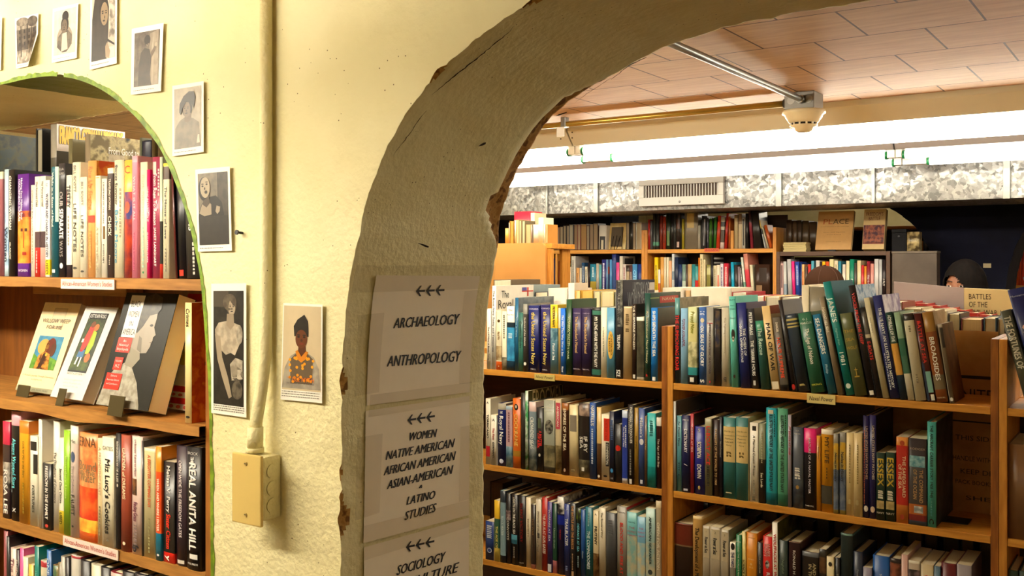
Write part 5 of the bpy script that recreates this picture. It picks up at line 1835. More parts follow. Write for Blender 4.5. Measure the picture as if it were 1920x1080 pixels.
# orange book standing at the end
p0, p1 = at_y(348.6, 800, LY + 0.004), at_y(361, 800, LY + 0.004)
zt = at_y(352, 568, LY).z
b = make_book('hardcover_book', p1.x - p0.x, zt - ZL[1], .16, 'p', 'ecdc9a',
              {'cm': [['d8661c', 'e8862a', 'c8501c']], 't': [['Crimes', '3a3020', '.05', '.2', '.5']], 'o': [['2a2420', '.95', '.6', '.02']],
               'w': [['2a1a10', '.05', '.12', '.5', '.62'], ['2a1a10', '.5', '.53', '.2', '.7'], ['2a1a10', '.62', '.66', '.4', '.75'], ['2a1a10', '.78', '.8', '.3', '.7'], ['2a1a10', '.84', '.9', '.42', '.5']]},
              'orange book with cream spine standing upright at the end of the display shelf', 'books shown face out')
b.location = (p0.x, LY + 0.001, ZL[1] + LIFT)

# ---------------------------------------------------------------- taller books behind the low opening
BYY = 1.47
ZB = EYE + 0.075
t = thing('bookcase', (0, BYY, 0), 'bookcase back to back with the niche bookcase, carrying the larger military books', 'bookcase')
f = MB()
f.rbox(LX0, -1.42, -0.015, 0.24, ZB - 0.022, ZB, M_PINE, 0.002)
f.build('shelf_board', t)
for x in (LX0, -1.442):
    f = MB()
    f.rbox(x, x + 0.02, -0.01, 0.24, 0, ZB - 0.023, M_PINEV, 0.002)
    f.build('side_panel', t)
f = MB()
f.box(LX0 + .021, -1.443, 0.22, 0.23, 0, ZB - 0.023, M_DARKW)
f.build('back_panel', t)
G = 'books standing behind the top niche row'
shelf_row('''
-330 -160 185 h 1c2220|c=1a2422|d=.22|cm=182220,2c3834,3c3c20
386 400 125 h 2a2624
402 470 128 f b0a890|k=1a1816|d=.2
562 632 78 p a8a294|d=.205|N=FRANCO-GERMAN BRIGADE|c=ece0d8|b=.3,1,5a564c|g=FRANCO-GERMAN BRIGADE,1f1a10,.018,.045,.96,.046,.0026|g=FRANCO-GERMAN BRIGADE,f0b818,.018,.045,.96,.046,.0017|w=5a564c,.24,1,0,1
755 800 245 h 8a8260|d=.15|c=857d5c
925 985 190 h a8977c|d=.185|N=From Good to Go|cm=6a5a30,2a2412,b8a878|g=From Good to Go,f0ece0,.11,.3,.92,.018|w=a8946c/8a764c,.18,.42,.3,.55|g=the baseball years,f0ece0,.34,.5,.98,.009
1545 1572 228 p 7a7a64
1575 1680 262 h 1a1c38|b=0,.02,24263c
1684 1720 182 h 5a4a2c|d=.2|c=6a5632
1760 1830 200 h 5c4c30
''', 0, 220, 6.0, BYY, ZB, '%s in the row behind the top niche shelf', G, dmax=.23)
p = at_y(20, 250, BYY + .1)

# ---------------------------------------------------------------- postcards on the wall
M_CARDW = mat('f6f2e6', 0.45, 0, 0.02)


def finer(pts, tri, most):
    pts, out, todo = list(pts), [], list(tri)
    while todo:
        t = todo.pop()
        e = max(range(3), key=lambda i: math.dist(pts[t[i]], pts[t[(i + 1) % 3]]))
        a, b, c = t[e], t[(e + 1) % 3], t[(e + 2) % 3]
        if math.dist(pts[a], pts[b]) < most:
            out.append(t)
            continue
        pts.append(((pts[a][0] + pts[b][0]) / 2, (pts[a][1] + pts[b][1]) / 2))
        m = len(pts) - 1
        todo += [(a, m, c), (m, b, c)]
    return pts, out


def postcard(q, label, draw, size=0.0, curl=0.0, cap=0.10, border=0.07, sepia=True, lines=1):
    """q: corner pixels TL, TR, BR, BL; picture drawn in 0..1 coordinates inside the white border"""
    P3 = [at_y(u, v, WALL_F - 0.005) for u, v in q]
    o = P3[3]
    t = thing('postcard', o, label, 'postcard', group='cards on the cream wall')

    def at(s, r, eps=0.0):
        p = (P3[3] * (1 - s) + P3[2] * s) * (1 - r) + (P3[0] * (1 - s) + P3[1] * s) * r - o
        c = curl * max(0, s - 0.55) * max(0, 0.6 - r) * 1.2
        lift = 0.0015 * s * s
        return Vector((p.x - c * 0.35, p.y - eps - c - lift, p.z + c * .15))
    f = MB()
    n = 10
    vs = [at(j / n, i / n) for i in range(n + 1) for j in range(n + 1)]
    f.add(vs, [(i * 11 + j, i * 11 + j + 1, (i + 1) * 11 + j + 1, (i + 1) * 11 + j) for i in range(n) for j in range(n)], M_CARDW, True)
    f.build('card', t)
    pic, wr = MB(), MB()

    def put(pts, hx, lay=1):
        hx = '/'.join(''.join('%02x' % int(255 * v ** DIM) for v in hexrgb(c)) for c in hx.split('/'))
        m = mottled(*hx.split('/'), 55, 0.4) if '/' in hx else mat(hx, 0.4)
        tri = tessellate_polygon([[Vector((x, z, 0)) for x, z in pts]])
        pts, tri = finer(pts, tri, .16 if curl else .3)
        pic.add([at(border + x * (1 - 2 * border), cap + z * (1 - cap - border * .8), 0.0002 + 0.00018 * lay) for x, z in pts], tri, m)

    def ell(cx, cz, rx, rz, hx, lay=2, n=22):
        put([(cx + rx * math.cos(2 * PI * i / n), cz + rz * math.sin(2 * PI * i / n)) for i in range(n)], hx, lay)

    def rect(x0, z0, x1, z1, hx, lay=1):
        k = 6
        put([(x0 + (x1 - x0) * i / k, z0) for i in range(k + 1)] + [(x1 - (x1 - x0) * i / k, z1) for i in range(k + 1)], hx, lay)

    def text(s, x0, z, wd, cp, hx):
        letters(wr, s, wd, cp, lambda a, b: at(x0 + a, z + b, 0.0018), mat(hx, 0.5))
    wd, hg = (P3[2] - P3[3]).length * (1 - 2 * border), (P3[0] - P3[3]).length * (1 - cap - border * .8)
    ASPECT[0] = wd / hg
    draw(put, ell, rect, text)
    pic.build('picture', t)
    rq = random.Random(len(label))
    for k in range(lines):
        x = border
        while x < (0.72 if lines == 1 else 0.94):
            ln = rq.uniform(.02, .07)
            z = cap * (0.45 if lines == 1 else 0.80 - 0.22 * k)
            wr.add([at(x, z, .0006), at(x + ln, z, .0006), at(x + ln, z + .008, .0006), at(x, z + .008, .0006)], [(0, 1, 2, 3)], mat('8a8478', 0.6))
            x += ln + .012
    wr.build('caption', t)
    return t


def pc_edge(put, ell, rect, text):
    rect(0, 0, 1, 1, '4a3a38/2a2224')


def pc_campus(put, ell, rect, text):
    rect(0, 0, 1, 1, 'b8b0a4/8a8278')
    rect(0, .30, 1, .78, '8a8074/5a5048', 2)
    for i in range(4):
        for j in range(3):
            rect(.12 + .24 * i, .40 + .14 * j, .20 + .24 * i, .48 + .14 * j, '3a322c', 3)
    put([(.0, .0), (1, 0), (1, .22), (.5, .30), (0, .2)], 'c8c0b4/9a9288', 3)
    for x, w in ((.2, .05), (.5, .09), (.75, .04)):
        put([(x, .15), (x + w, .15), (x + w * .7, 1), (x + w * .2, 1)], '3a3430/5a524a', 4)
    ell(.8, .92, .25, .12, '5a524a/8a8278', 4)
    ell(.3, .95, .3, .1, '6a6258/a8a094', 4)
    put([(.05, .05), (.1, .2), (.14, .05)], 'e0d8cc', 5)
    put([(.4, .06), (.7, .2), (.74, .18), (.46, .04)], 'd8d0c4', 5)


ASPECT = [1.0]
DIM = 1.5           # the prints are darker than fresh paper


def head(ell, put, x, z, r, skin, hair, turn=0.0):
    q = ASPECT[0]
    ell0 = ell
    zc = z

    def ell(cx, cz, rx, rz, hx, lay=2, n=22):
        ell0(cx, zc + (cz - zc) * q, rx, rz * q, hx, lay, n)
    ell(x, z + r * .25, r * 1.12, r * 1.35, hair, 3)
    ell(x + turn * r * .3, z, r * .80, r * 1.12, skin, 4)
    for s in (-1, 1):
        ell(x + (turn * .45 + s * .34) * r, z + r * .14, r * .15, r * .075, '2a2624', 6, 12)
        ell(x + (turn * .45 + s * .34) * r, z + r * .34, r * .2, r * .04, '3a342e', 6, 12)
    ell(x + turn * .6 * r, z - r * .2, r * .10, r * .16, '4a423a', 5, 12)
    ell(x + turn * .5 * r, z - r * .55, r * .28, r * .085, '33292a', 6, 12)


def pc_bun(put, ell, rect, text):
    rect(0, 0, 1, 1, 'dcd2c4/e6ded0')
    ell(.5, .34, .36, .30, 'b0a698', 2)
    put([(.16, .18), (.2, .40), (.42, .52), (.66, .52), (.84, .40), (.84, .2), (.6, .04), (.4, .04)], '6a6056/8f8678', 3)
    put([(.36, .06), (.4, .46), (.6, .48), (.66, .1)], 'd8d0c2', 4)
    ell(.52, .84, .15, .12, '2c2624', 3)
    head(ell, put, .50, .62, .16, '8a7c6c', '2c2624', -.2)


def pc_reader(put, ell, rect, text):
    rect(0, 0, 1, 1, 'cfc6b8')
    rect(.75, .3, 1, 1, 'd8d0c4/8a8278', 2)
    put([(.0, .0), (.02, .6), (.12, .9), (.35, 1), (.62, .96), (.74, .75), (.72, .4), (.66, .0)], '4a4038/3a322c', 3)
    ell(.52, .66, .22, .20, '2a2422', 3)
    ell(.55, .66, .165, .17, 'a8977f', 4)
    for s in (.48, .63):
        ell(s, .67, .035, .012, '2a2624', 6, 12)
        ell(s, .70, .045, .008, '3a3430', 6, 12)
    ell(.57, .61, .02, .025, '4a4038', 5, 12)
    ell(.54, .56, .05, .014, '3a2c2a', 6, 12)
    put([(.62, .02), (.60, .18), (.68, .24), (.82, .1), (.78, .0)], 'b8a892', 5)
    put([(.66, .30), (1, .2), (1, .17), (.66, .26)], '3a342e', 5)
    rect(.66, .0, 1, .16, 'e8e0d4', 4)


def pc_fulllength(put, ell, rect, text):
    rect(0, 0, 1, 1, '8c8274/6a6056')
    put([(.55, 0), (.62, .95), (.95, 1), (1, 0)], 'a89e90/b8ae9e', 2)
    put([(.72, .05), (.70, .7), (.76, .9), (.80, .3), (.78, .0)], 'c4baaa', 3)
    put([(.18, .0), (.2, .4), (.28, .62), (.42, .70), (.62, .66), (.70, .5), (.66, .2), (.72, 0)], '4a4238/5a5046', 4)
    ell(.52, .84, .12, .09, '2e2824', 4)
    head(ell, put, .53, .79, .09, '9a8c7c', '2e2824', .2)
    put([(.70, .5), (.84, .62), (.90, .72), (.86, .74), (.68, .6)], '8a7c6e', 5)
    ell(.88, .73, .05, .04, 'c4b8a8', 6)


def pc_hat(put, ell, rect, text):
    rect(0, 0, 1, 1, 'b8b0a0/c4bcac')
    put([(.02, .0), (.04, .34), (.2, .46), (.42, .52), (.7, .48), (.92, .40), (.98, .0)], '8f887c/a09888', 2)
    put([(.38, .44), (.40, .58), (.62, .58), (.62, .46), (.5, .42)], '8f8272', 3)
    head(ell, put, .48, .64, .17, '9c8e7c', '3a3430', -.25)
    put([(.20, .60), (.22, .74), (.36, .86), (.56, .93), (.74, .92), (.80, .82), (.76, .70), (.72, .64), (.66, .74), (.46, .76), (.32, .66), (.26, .56)], '2e2a28', 7)
    put([(.84, .06), (.88, .2), (.94, .2), (.96, .06)], 'd8d0c0', 4)


def pc_singer(put, ell, rect, text):
    rect(0, 0, 1, 1, '9c9384/8a8274')
    rect(.66, .0, 1, 1, '6e665a/5a5248', 2)
    rect(.66, .4, .68, 1, '4a4238', 3)
    put([(.0, .42), (.1, .56), (.3, .66), (.6, .68), (.8, .58), (.9, .3), (1, .0), (0, .0)], '3a332c/2c2622', 3)
    put([(.03, .44), (.12, .56), (.32, .62), (.44, .56), (.44, .42), (.2, .40)], 'b4a896', 4)
    put([(.16, .56), (.18, .70), (.36, .72), (.40, .58), (.28, .52)], '6a5e52', 5)
    ell(.22, .78, .20, .17, '2c2724', 5)
    ell(.25, .80, .165, .145, 'c0b4a0', 6)
    for x, z in ((.17, .82), (.31, .845)):
        ell(x, z, .035, .011, '2c2624', 7, 12)
        ell(x, z + .03, .045, .007, '3a3430', 7, 12)
    ell(.24, .785, .022, .02, '4a4038', 7, 12)
    ell(.28, .735, .05, .024, '3a2c2a', 7, 12)
    put([(.58, .46), (.62, .54), (.74, .52), (.72, .46), (.64, .42)], 'b8ac9a', 5)
    rect(.0, .0, 1, .40, '4a4238/40392f', 4)


def pc_gown(put, ell, rect, text):
    rect(0, 0, 1, 1, '4a443e/2e2a28')
    rect(.0, .86, .5, 1, '6a6258', 2)
    put([(.22, .05), (.26, .48), (.72, .48), (.78, .05)], '3c3632/4a443e', 3)
    put([(.06, .66), (.18, .72), (.5, .74), (.9, .70), (.94, .58), (.72, .44), (.58, .46), (.42, .44), (.26, .48), (.08, .55)], 'd2c8b8/b8ae9e', 4)
    put([(.06, .62), (.14, .40), (.3, .24), (.52, .06), (.62, .08), (.5, .24), (.3, .42), (.24, .60)], 'b8ac9a', 5)
    put([(.44, .70), (.46, .80), (.68, .80), (.70, .70), (.58, .66)], 'b0a493', 5)
    ell(.55, .90, .22, .075, '6a6054/8a8070', 4)
    head(ell, put, .60, .855, .15, 'c2b6a4', '6f6558', .3)
    ell(.80, .28, .2, .07, 'b0a898/6a6258', 6)
    put([(.56, .36), (.62, .22), (.98, .24), (.98, .40), (.74, .42)], 'a8a092/d0c8ba', 6)
    ell(.8, .14, .18, .08, '4a443e/8a8274', 6)
    ell(.88, .62, .1, .08, 'c4bcae/8a8274', 6)


def pc_colour(put, ell, rect, text):
    rect(0, 0, 1, 1, 'dccfb4')
    put([(.0, .02), (.06, .26), (.2, .40), (.4, .46), (.6, .46), (.82, .40), (.96, .26), (1, .02)], 'b0a89c/c4bcae', 2)
    put([(.22, .08), (.2, .36), (.38, .45), (.5, .36), (.62, .45), (.80, .38), (.78, .08)], '8a7a66', 3)
    rq = random.Random(5)
    for i in range(26):
        ell(rq.uniform(.2, .82), rq.uniform(.08, .40), .035, .018, 'f0b428', 5, 10)
    put([(.34, .46), (.42, .36), (.5, .33), (.6, .37), (.68, .46), (.62, .47), (.5, .40), (.4, .48)], 'e0a020', 6)
    put([(.40, .42), (.42, .54), (.6, .54), (.62, .42), (.5, .36)], '7a4a1c', 4)
    put([(.30, .64), (.28, .76), (.38, .84), (.56, .90), (.66, .82), (.68, .64)], '2a2420/3c342c', 4)
    ell(.49, .61, .155, .11, '8a5622', 5)
    for x in (.42, .57):
        ell(x, .635, .035, .011, '221a16', 7, 12)
        ell(x, .657, .045, .007, '2a1f18', 7, 12)
    ell(.50, .595, .03, .018, '6a3c18', 6, 12)
    ell(.50, .555, .06, .012, '9a4a34', 7, 12)
    text('THE', .16, .228, .08, .016, 'e0701c')
    text('ISLE MYTH', .30, .20, .52, .046, 'e8741c')
    text('THE GREATEST STORY OF OUR LAND', .16, .175, .66, .012, '3a3430')


postcard([(-42, 42), (5, 32), (3, 131), (-44, 142)], 'postcard cut off by the frame, leftmost of the row over the green edge', pc_edge)
postcard([(28, 35), (73, 25), (72, 120), (30, 129)], 'small curling postcard of a building behind trees', pc_campus, curl=0.05, cap=.08)
postcard([(99, 17), (148, 6), (145, 109), (97, 118)], 'postcard portrait with tall dark hair bun on a pale oval', pc_bun, cap=.12)
postcard([(170, -22), (221, -30), (220, 119), (168, 131)], 'postcard of a long-haired woman looking down at her hand', pc_reader, cap=.09)
postcard([(247, 54), (308, 43), (303, 171), (245, 178)], 'postcard of a standing woman in a dark dress, right above the green edge', pc_fulllength, cap=.11, border=.10)
postcard([(323, 161), (383, 152), (383, 285), (323, 293)], 'postcard of a smiling woman in a tilted dark hat', pc_hat, cap=.09)
postcard([(366, 318), (432, 312), (436, 470), (371, 472)], 'tall dark postcard of a woman with bare shoulders beside the black nail', pc_singer, cap=.08)
postcard([(396, 532), (463, 531), (463, 783), (396, 774)], 'tallest postcard, a woman in a light gown with flowers, beside the conduit', pc_gown, cap=.075, lines=3)
postcard([(531, 568), (606, 571), (605, 756), (526, 749)], 'coloured postcard of a woman in yellow medals, between conduit and arch', pc_colour, cap=.11, border=.03, lines=3)

# ---------------------------------------------------------------- second naval row, spines turned away
RY = 3.10
t = thing('bookcase', (0, RY, 0), 'oak bookcase back to back with the naval one, its books facing away', 'bookcase')
f = MB()
f.box(-3.40, 0.5, -0.009, -0.002, ZN[2] + 0.30, ZN[0] - 0.022, M_DARKW)
f.build('back_panel', t)
f = MB()
f.box(-3.40, 0.5, 0.242, 0.25, 0, ZN[2] + 0.29, M_DARKW)  # added board that blocks far-room light behind the lowest shelf
f.build('back_panel', t)
for z in (ZN[0] + 0.0, ZN[1], ZN[2], ZN[3]):
    f = MB()
    f.rbox(-3.4, 0.5, 0.0, 0.24, z - 0.02, z, M_OAK, 0.0015)
    f.build('shelf_board', t)
for x in (-3.42, 0.52):
    f = MB()
    f.rbox(x, x + 0.02, 0.0, 0.24, 0, ZN[0] - 0.021, M_OAKV, 0.0015)
    f.build('side_panel', t)
G = 'books facing away behind the naval row'
shelf_row('''
925 958 525 f efe4c8|k=6a5a44
960 998 535 f e8dcc0|k=8a9a9c
1002 1026 548 f ece0c4|k=4a4a52
1027 1063 541 p e8e0d4|c=ece4d8
1064 1076 531 p f0ece0|c=d8d0c4|d=.1
1078 1088 545 f f0d898|k=e0b050
1089 1110 545 f f0c868|k=d8a83c
1112 1124 546 f f0e0b0|k=b0a890
1126 1150 547 f ecdcae|k=d8c88a
1152 1162 548 f f0ecd8|k=8a8a84
1164 1190 546 p f0e8d4
1192 1240 553 f e0d4b8|k=3a4a5a
1242 1282 540 p efe6d6
1284 1293 545 p d8b484
1294 1370 540 p f2e8d4|N=-|t=A WAR,8a7c6a,.7,.9,.1
1372 1400 548 f f0e4d0|k=a83038
1402 1432 555 f f0e8d8|k=b84040
1434 1462 556 f efe4cc|k=e0c48a
1464 1500 557 f f0e6d0|k=5a3a34
1502 1516 535 p efe2c4
1517 1545 538 p 8a8270|b=.3,.5,e0d4a0
1547 1600 556 f e8dcc4|k=24506a
1602 1660 560 f e4d8c0|k=3a6a5a
1662 1692 566 f e0d0a8|k=8a3a30
1694 1728 578 f dccb9e|k=c4b088
1730 1776 582 f d8c494|k=e8dcc0
1778 1800 588 f d0bf92|k=3a3a34
1802 1842 598 f dcb878|k=7a2a34
1844 1868 596 f d0b684|k=3c5a6c
1870 1884 598 f c8b48c|k=5a5a54
1886 1912 600 f c4ac7c|k=8a6a3c
''', 0, 0, 1.0, RY, ZN[0], '%s in the row behind the naval books', G, True, dmax=.24)
# red set behind, and the opened folio
shelf_row(''.join('%d %d %d h b8281f|d=.13\n' % (1692 + 24 * i, 1714 + 24 * i, 566 + 4.2 * i) for i in range(8)),
          0, 0, 1.0, 3.42, EYE - 0.36, '%s red volume of the matching set in front of the folio', 'matching red volumes', True, dmax=.14)
t = thing('bookcase', (0, 3.405, 0), 'low oak bookcase carrying the red volumes and the open folio', 'bookcase')
f = MB()
f.rbox(-2.9, 0.6, 0.0, 0.30, EYE - 0.381, EYE - 0.361, M_OAK, 0.0015)
f.build('shelf_board', t)
for x in (-2.9, -1.2, 0.58):
    f = MB()
    f.rbox(x, x + 0.02, 0.0, 0.30, 0, EYE - 0.382, M_OAKV, 0.0015)
    f.build('side_panel', t)
A, B, C3 = at_y(1676, 528, 3.60), at_y(1807, 540, 3.575), at_y(1925, 545, 3.58)
zb = EYE - 0.36
t = thing('open_folio', (A.x, A.y, zb), 'large book standing open, its title page lettered BATTLES OF THE CIVIL WAR', 'book')
f = MB()
for P0, P1, m in ((A, B, mat('b4aab0', 0.5, 0, .04)),):
    v = [(0, 0, 0), (P1.x - A.x, P1.y - A.y, 0)]
    f.add([(v[0][0], v[0][1], 0), (v[1][0], v[1][1], 0), (v[1][0], v[1][1], B.z - zb), (v[0][0], v[0][1], A.z - zb),
           (v[0][0], v[0][1] + .008, 0), (v[1][0], v[1][1] + .008, 0), (v[1][0], v[1][1] + .008, B.z - zb), (v[0][0], v[0][1] + .008, A.z - zb)],
          [(0, 1, 2, 3), (5, 4, 7, 6), (3, 2, 6, 7), (0, 3, 7, 4), (1, 5, 6, 2)], m)
f.build('endpaper_board', t)
f = MB()
x0, y0, x1, y1 = B.x - A.x + .001, B.y - A.y, C3.x - A.x, C3.y - A.y
f.add([(x0, y0, 0), (x1, y1, 0), (x1, y1, C3.z - zb), (x0, y0, B.z - zb), (x0, y0 + .02, 0), (x1, y1 + .02, 0), (x1, y1 + .02, C3.z - zb), (x0, y0 + .02, B.z - zb)],
      [(0, 1, 2, 3), (5, 4, 7, 6), (3, 2, 6, 7), (0, 3, 7, 4), (1, 5, 6, 2)], mat('ecdcA4'.lower(), 0.6, 0, .03))
f.build('title_page', t)
f = MB()
H0 = B.z - zb
for i, (s, wd) in enumerate((('BATTLES', .36), ('OF THE', .30), ('CIVIL WAR 1861', .66), ('Narratives', .26))):
    cap = .018 if i < 3 else .012
    letters(f, s, wd * (x1 - x0), cap, lambda a, b: (x0 + .08 * (x1 - x0) + a, y0 - .0008 + (y1 - y0) * (.08 + a / (x1 - x0)), H0 - .037 - .0265 * i + b), mat('4a3c24', 0.6))
f.build('lettering', t)
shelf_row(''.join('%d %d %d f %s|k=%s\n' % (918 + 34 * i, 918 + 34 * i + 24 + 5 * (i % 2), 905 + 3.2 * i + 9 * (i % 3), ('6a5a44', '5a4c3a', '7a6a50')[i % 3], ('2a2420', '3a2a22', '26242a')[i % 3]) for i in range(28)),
          0, 0, 1.0, RY, ZN[2], '%s shade-darkened fore-edge at the back of the lowest naval shelf', 'fore-edges at the back of the lowest shelf', True, dmax=.2)  # page colours darkened to stand in for shade inside the shelf

# ---------------------------------------------------------------- far bookcases under the duct
FY = 5.60
ZF, ZF2 = EYE + 0.0916, EYE - 0.208
ZFC, ZFC2 = EYE + 0.0713, EYE - 0.205


def far_case(x0, x1, shelves, label, m, mv, back_top, top):
    t = thing('bookcase', (x0, FY, 0), label, 'bookcase', group='bookcases under the duct')
    w = x1 - x0
    for a, b in ((0.0005, 0.021), (w - 0.021, w - 0.0005)):
        f = MB()
        f.rbox(a, b, 0.0, 0.26, 0, top, mv, 0.0015)
        f.build('side_panel', t)
    for z in shelves:
        f = MB()
        f.rbox(0.0215, w - 0.0215, 0.001, 0.26, z - 0.024, z, m, 0.0015)
        f.build('shelf_board', t)
    f = MB()
    f.box(0.0215, w - 0.0215, 0.262, 0.27, 0, back_top, M_DARKW)
    f.build('back_panel', t)
    return t


XA0, XB0, XC0, XC1 = -3.565, at_y(1208.3, 450, FY).x, at_y(1455.5, 450, FY).x, -1.318
tA = far_case(XA0, XB0, (ZF, ZF2, ZF2 - 0.3, ZF2 - 0.6), 'oak far bookcase nearest the orange end panel', M_OAK, M_OAKV, EYE + 0.10, EYE + 0.215)
f = MB()
dv0, dv1 = at_y(1041.3, 520, FY), at_y(1045, 520, FY)
f.rbox(dv0.x - XA0, dv1.x - XA0, 0.0, 0.24, 0, ZF - 0.0245, M_OAKV, 0.0015)
f.build('divider', tA)
tB = far_case(XB0, XC0, (ZF, ZF2, ZF2 - 0.3, ZF2 - 0.6), 'oak far bookcase below the air vent, with a small red shelf label', M_OAK, M_OAKV, EYE + 0.30, EYE + 0.215)
f = MB()
dv0, dv1 = at_y(1369.7, 450, FY), at_y(1375.5, 450, FY)
f.rbox(dv0.x - XB0, dv1.x - XB0, 0.0, 0.24, ZF, EYE + 0.20, M_OAKV, 0.0015)
f.build('divider', tB)
tC = far_case(XC0, XC1, (ZFC, ZFC2, ZFC2 - 0.3), 'dark brown far bookcase with face-out books on its top', M_BROWN, M_BROWN, ZFC - .03, ZFC)
shelf_label(1320.5, 1348, 465.5, 472, FY, 'BALKANS', 'd8603c', '5a1a10', 'tiny red label on the shelf below the air vent')

G = 'books on the upper shelf beside the orange panel'
AT = '%s on the upper far shelf beside the orange panel'
shelf_row('''
500 522 335 h 1c1816
524 540 335 f 3a2c20|k=1c1816
542 592 322 f 9a8468|k=4a3826
594 620 320 f a08a70|k=8a4a2c
622 656 312 f a8987c|k=3a3430
658 688 302 f a08e74|k=3a2c28
690 720 300 f 9a8a74|k=2a2826
722 762 290 f b0a892|k=6a6a6a
768 808 288 f 94785a|k=3a2418
810 842 290 f a89478|k=8a3028
844 906 284 f a8804c|k=5a3a1c
908 934 300 f b0a288|k=5a3a28
937 978 284 f 9a8266|k=3a2a1e
980 1028 278 f a48a68|k=4a3224
1030 1112 300 h d8d0c4|L=6|q=1f1f26,.45,.98,.15,.85|q=c4b89c,.6,.98,.35,.65
1330 1362 270 f a08a6c|k=2a241e
1364 1396 262 h 241f1a
1398 1432 270 f a48c6c|k=3a2a1c
1434 1490 268 f b09a78|k=c8c4b4
''', 940, 370, 5.683, FY, ZF, AT, G, True, dmax=.22)
# framed print on an easel
a, b = at_y(940 + 1140 / 5.683, 470, FY + .03), at_y(940 + 1322 / 5.683, 420, FY + .03)
t = thing('framed_print', (a.x, a.y, ZF), 'small framed print turned away on a black wire easel, upper far shelf', 'picture', (-0.16, 0, 0))
w, h = b.x - a.x, at_y(1155, 417, FY).z - ZF
f = MB()
f.rbox(0, w, 0, 0.012, 0.004, h, mottled('c8a860', 'd8c48a', 12, 0.6), 0.001)
f.build('print', t)
f = MB()
f.rbox(w * .14, w * .80, -0.008, -0.001, h * .12, h * .84, mat('4a3a20', 0.6), 0.001)
f.build('back_board', t)
f = MB()
for p in ([(.2, .0), (.3, .5)], [(.5, .5), (.38, .0)], [(.55, .0), (.68, .5)], [(.86, .0), (.74, .86)]):
    f.tube([(w * p[0][0], -0.014, 0.004 + h * p[0][1]), (w * p[1][0], -0.010, h * p[1][1])], 0.002, M_BLACKM, 8)
f.build('easel', t)

G = 'books on the lower far shelf beside the orange panel'
shelf_row('''
606 648 680 h 6a1c14
652 688 705 h 1f4a58|t=-,c8d4d8,.3,.5,.3
690 712 704 p 6a7a5a|l=d8d8c8,.1,.8,.3
714 738 742 p d4ccb4|l=5a5a4a,.1,.8,.3
744 790 628 h ccc8bc|L=-6|c=b4b0aa|l=6a665c,.1,.8,.3
794 826 750 p d8a060|l=8a5a2c,.2,.6,.3
828 852 752 p cfc8b4
854 888 698 p 24486c|L=-6|l=b8c8d8,.1,.6,.4
890 918 740 p d8d0b8|L=-6|l=4a4a4a,.1,.7,.4
920 938 700 h 2a1f24
942 1004 712 p 2a7c98|b=.55,1,b09a3c|l=c8dce0,.1,.4,.3
1008 1036 705 h b4ac9c
1038 1064 718 p 5aa0a4
1066 1112 664 h 2a2c70|l=d8d8ec,.1,.8,.4
1114 1130 664 p 7aa8d0
1132 1150 664 p 3a4468|b=.2,.4,7a2c24
1152 1172 664 p 5c9cd0
1174 1218 608 h 24306c|L=-4|b=.15,1,4a6098
1220 1252 694 p e0508c
1256 1290 628 p ccc4b4|c=b4b0a4|w=2a2a2c,.05,.2,.15,.85
1292 1324 714 p d4c8c0|l=8a3c4c,.1,.8,.4
1328 1362 725 p bca888|b=0,.2,3a2c24
1364 1394 730 p 5a3a3c|l=d8c8b8,.2,.7,.3
1396 1444 712 p 4a8cc0|N=-|t=OTIS,8cd0f0,.05,.7,.6
1446 1490 712 h 1f3478
''', 940, 370, 5.683, FY, ZF2, '%s on the lower far shelf beside the orange panel', G, True, dmax=.22)
shelf_row('''
526 545 650 h 1f2450
547 560 652 p 2c3a70
562 573 655 h 1c1e44
''', 940, 370, 5.683, FY, ZF2, '%s navy book tucked against the orange panel', 'navy books against the orange panel', True, dmax=.2)

G = 'books on the upper far shelf below the vent'
VT = '%s on the upper far shelf below the vent'
shelf_row('''
84 106 238 h a8241c
108 130 250 p 5a585a
134 160 160 h 2c2c26|b=.8,.9,4a8a6c
163 196 160 h 2a2826|b=.8,.9,4a8a6c
204 236 198 h 7a2a1f
240 270 206 h b03a20|l=2a1a14,.2,.8,.4
274 320 165 h 28301f|q=5a7a3c,.5,.9,.2,.8
322 352 170 h 1a1716
354 378 150 p 3a3a38
380 422 158 h 2e2420|b=.2,.45,5a2a1c|q=c8a898,.8,.95,.2,.8
424 440 180 p 241f1e
442 466 230 h a8982c
470 612 162 h 857a68|q=b89a54,.02,.42,.18,.72|K=archive box
614 640 300 p a8a294
642 700 200 h 3a3a3c|L=14|q=8a8a8c,.1,.9,.5,.7
702 726 220 p 4a4454|l=a8a0b0,.1,.8,.4
728 758 225 h 3a6a1f|L=6
760 776 220 p 1f2418
778 806 215 h 2f6a24|L=8
808 842 198 h c83c1f|L=20
844 892 212 p c8c0ac|L=10|b=.15,.3,2a2826|b=.4,.8,4a3c30|b=.8,1,d0b8b0
896 922 170 h b82c20|L=24
930 960 205 h b05a24|L=3
1002 1040 188 p c8b48c|b=0,.1,8a6c44
1048 1084 175 p d8c4a0|b=0,.3,9a7a58
1086 1118 218 p d0c8b8|q=2a2826,.05,.9,.3,.75
1120 1150 170 h 201d1c
1166 1204 150 h 3a2024|L=-26|b=.3,1,8c2a3a
1208 1290 152 h 2a2420|L=-30
1302 1336 245 p 2a2826|L=-60|b=0,.3,d0b054|b=.5,1,d0d4d8
1340 1372 320 p d4c8a8|L=-62
1376 1410 300 h b8541c|L=-60
''', 1200, 370, 5.686, FY, ZF, VT, G, True, dmax=.20)
G = 'books on the lower far shelf below the vent'
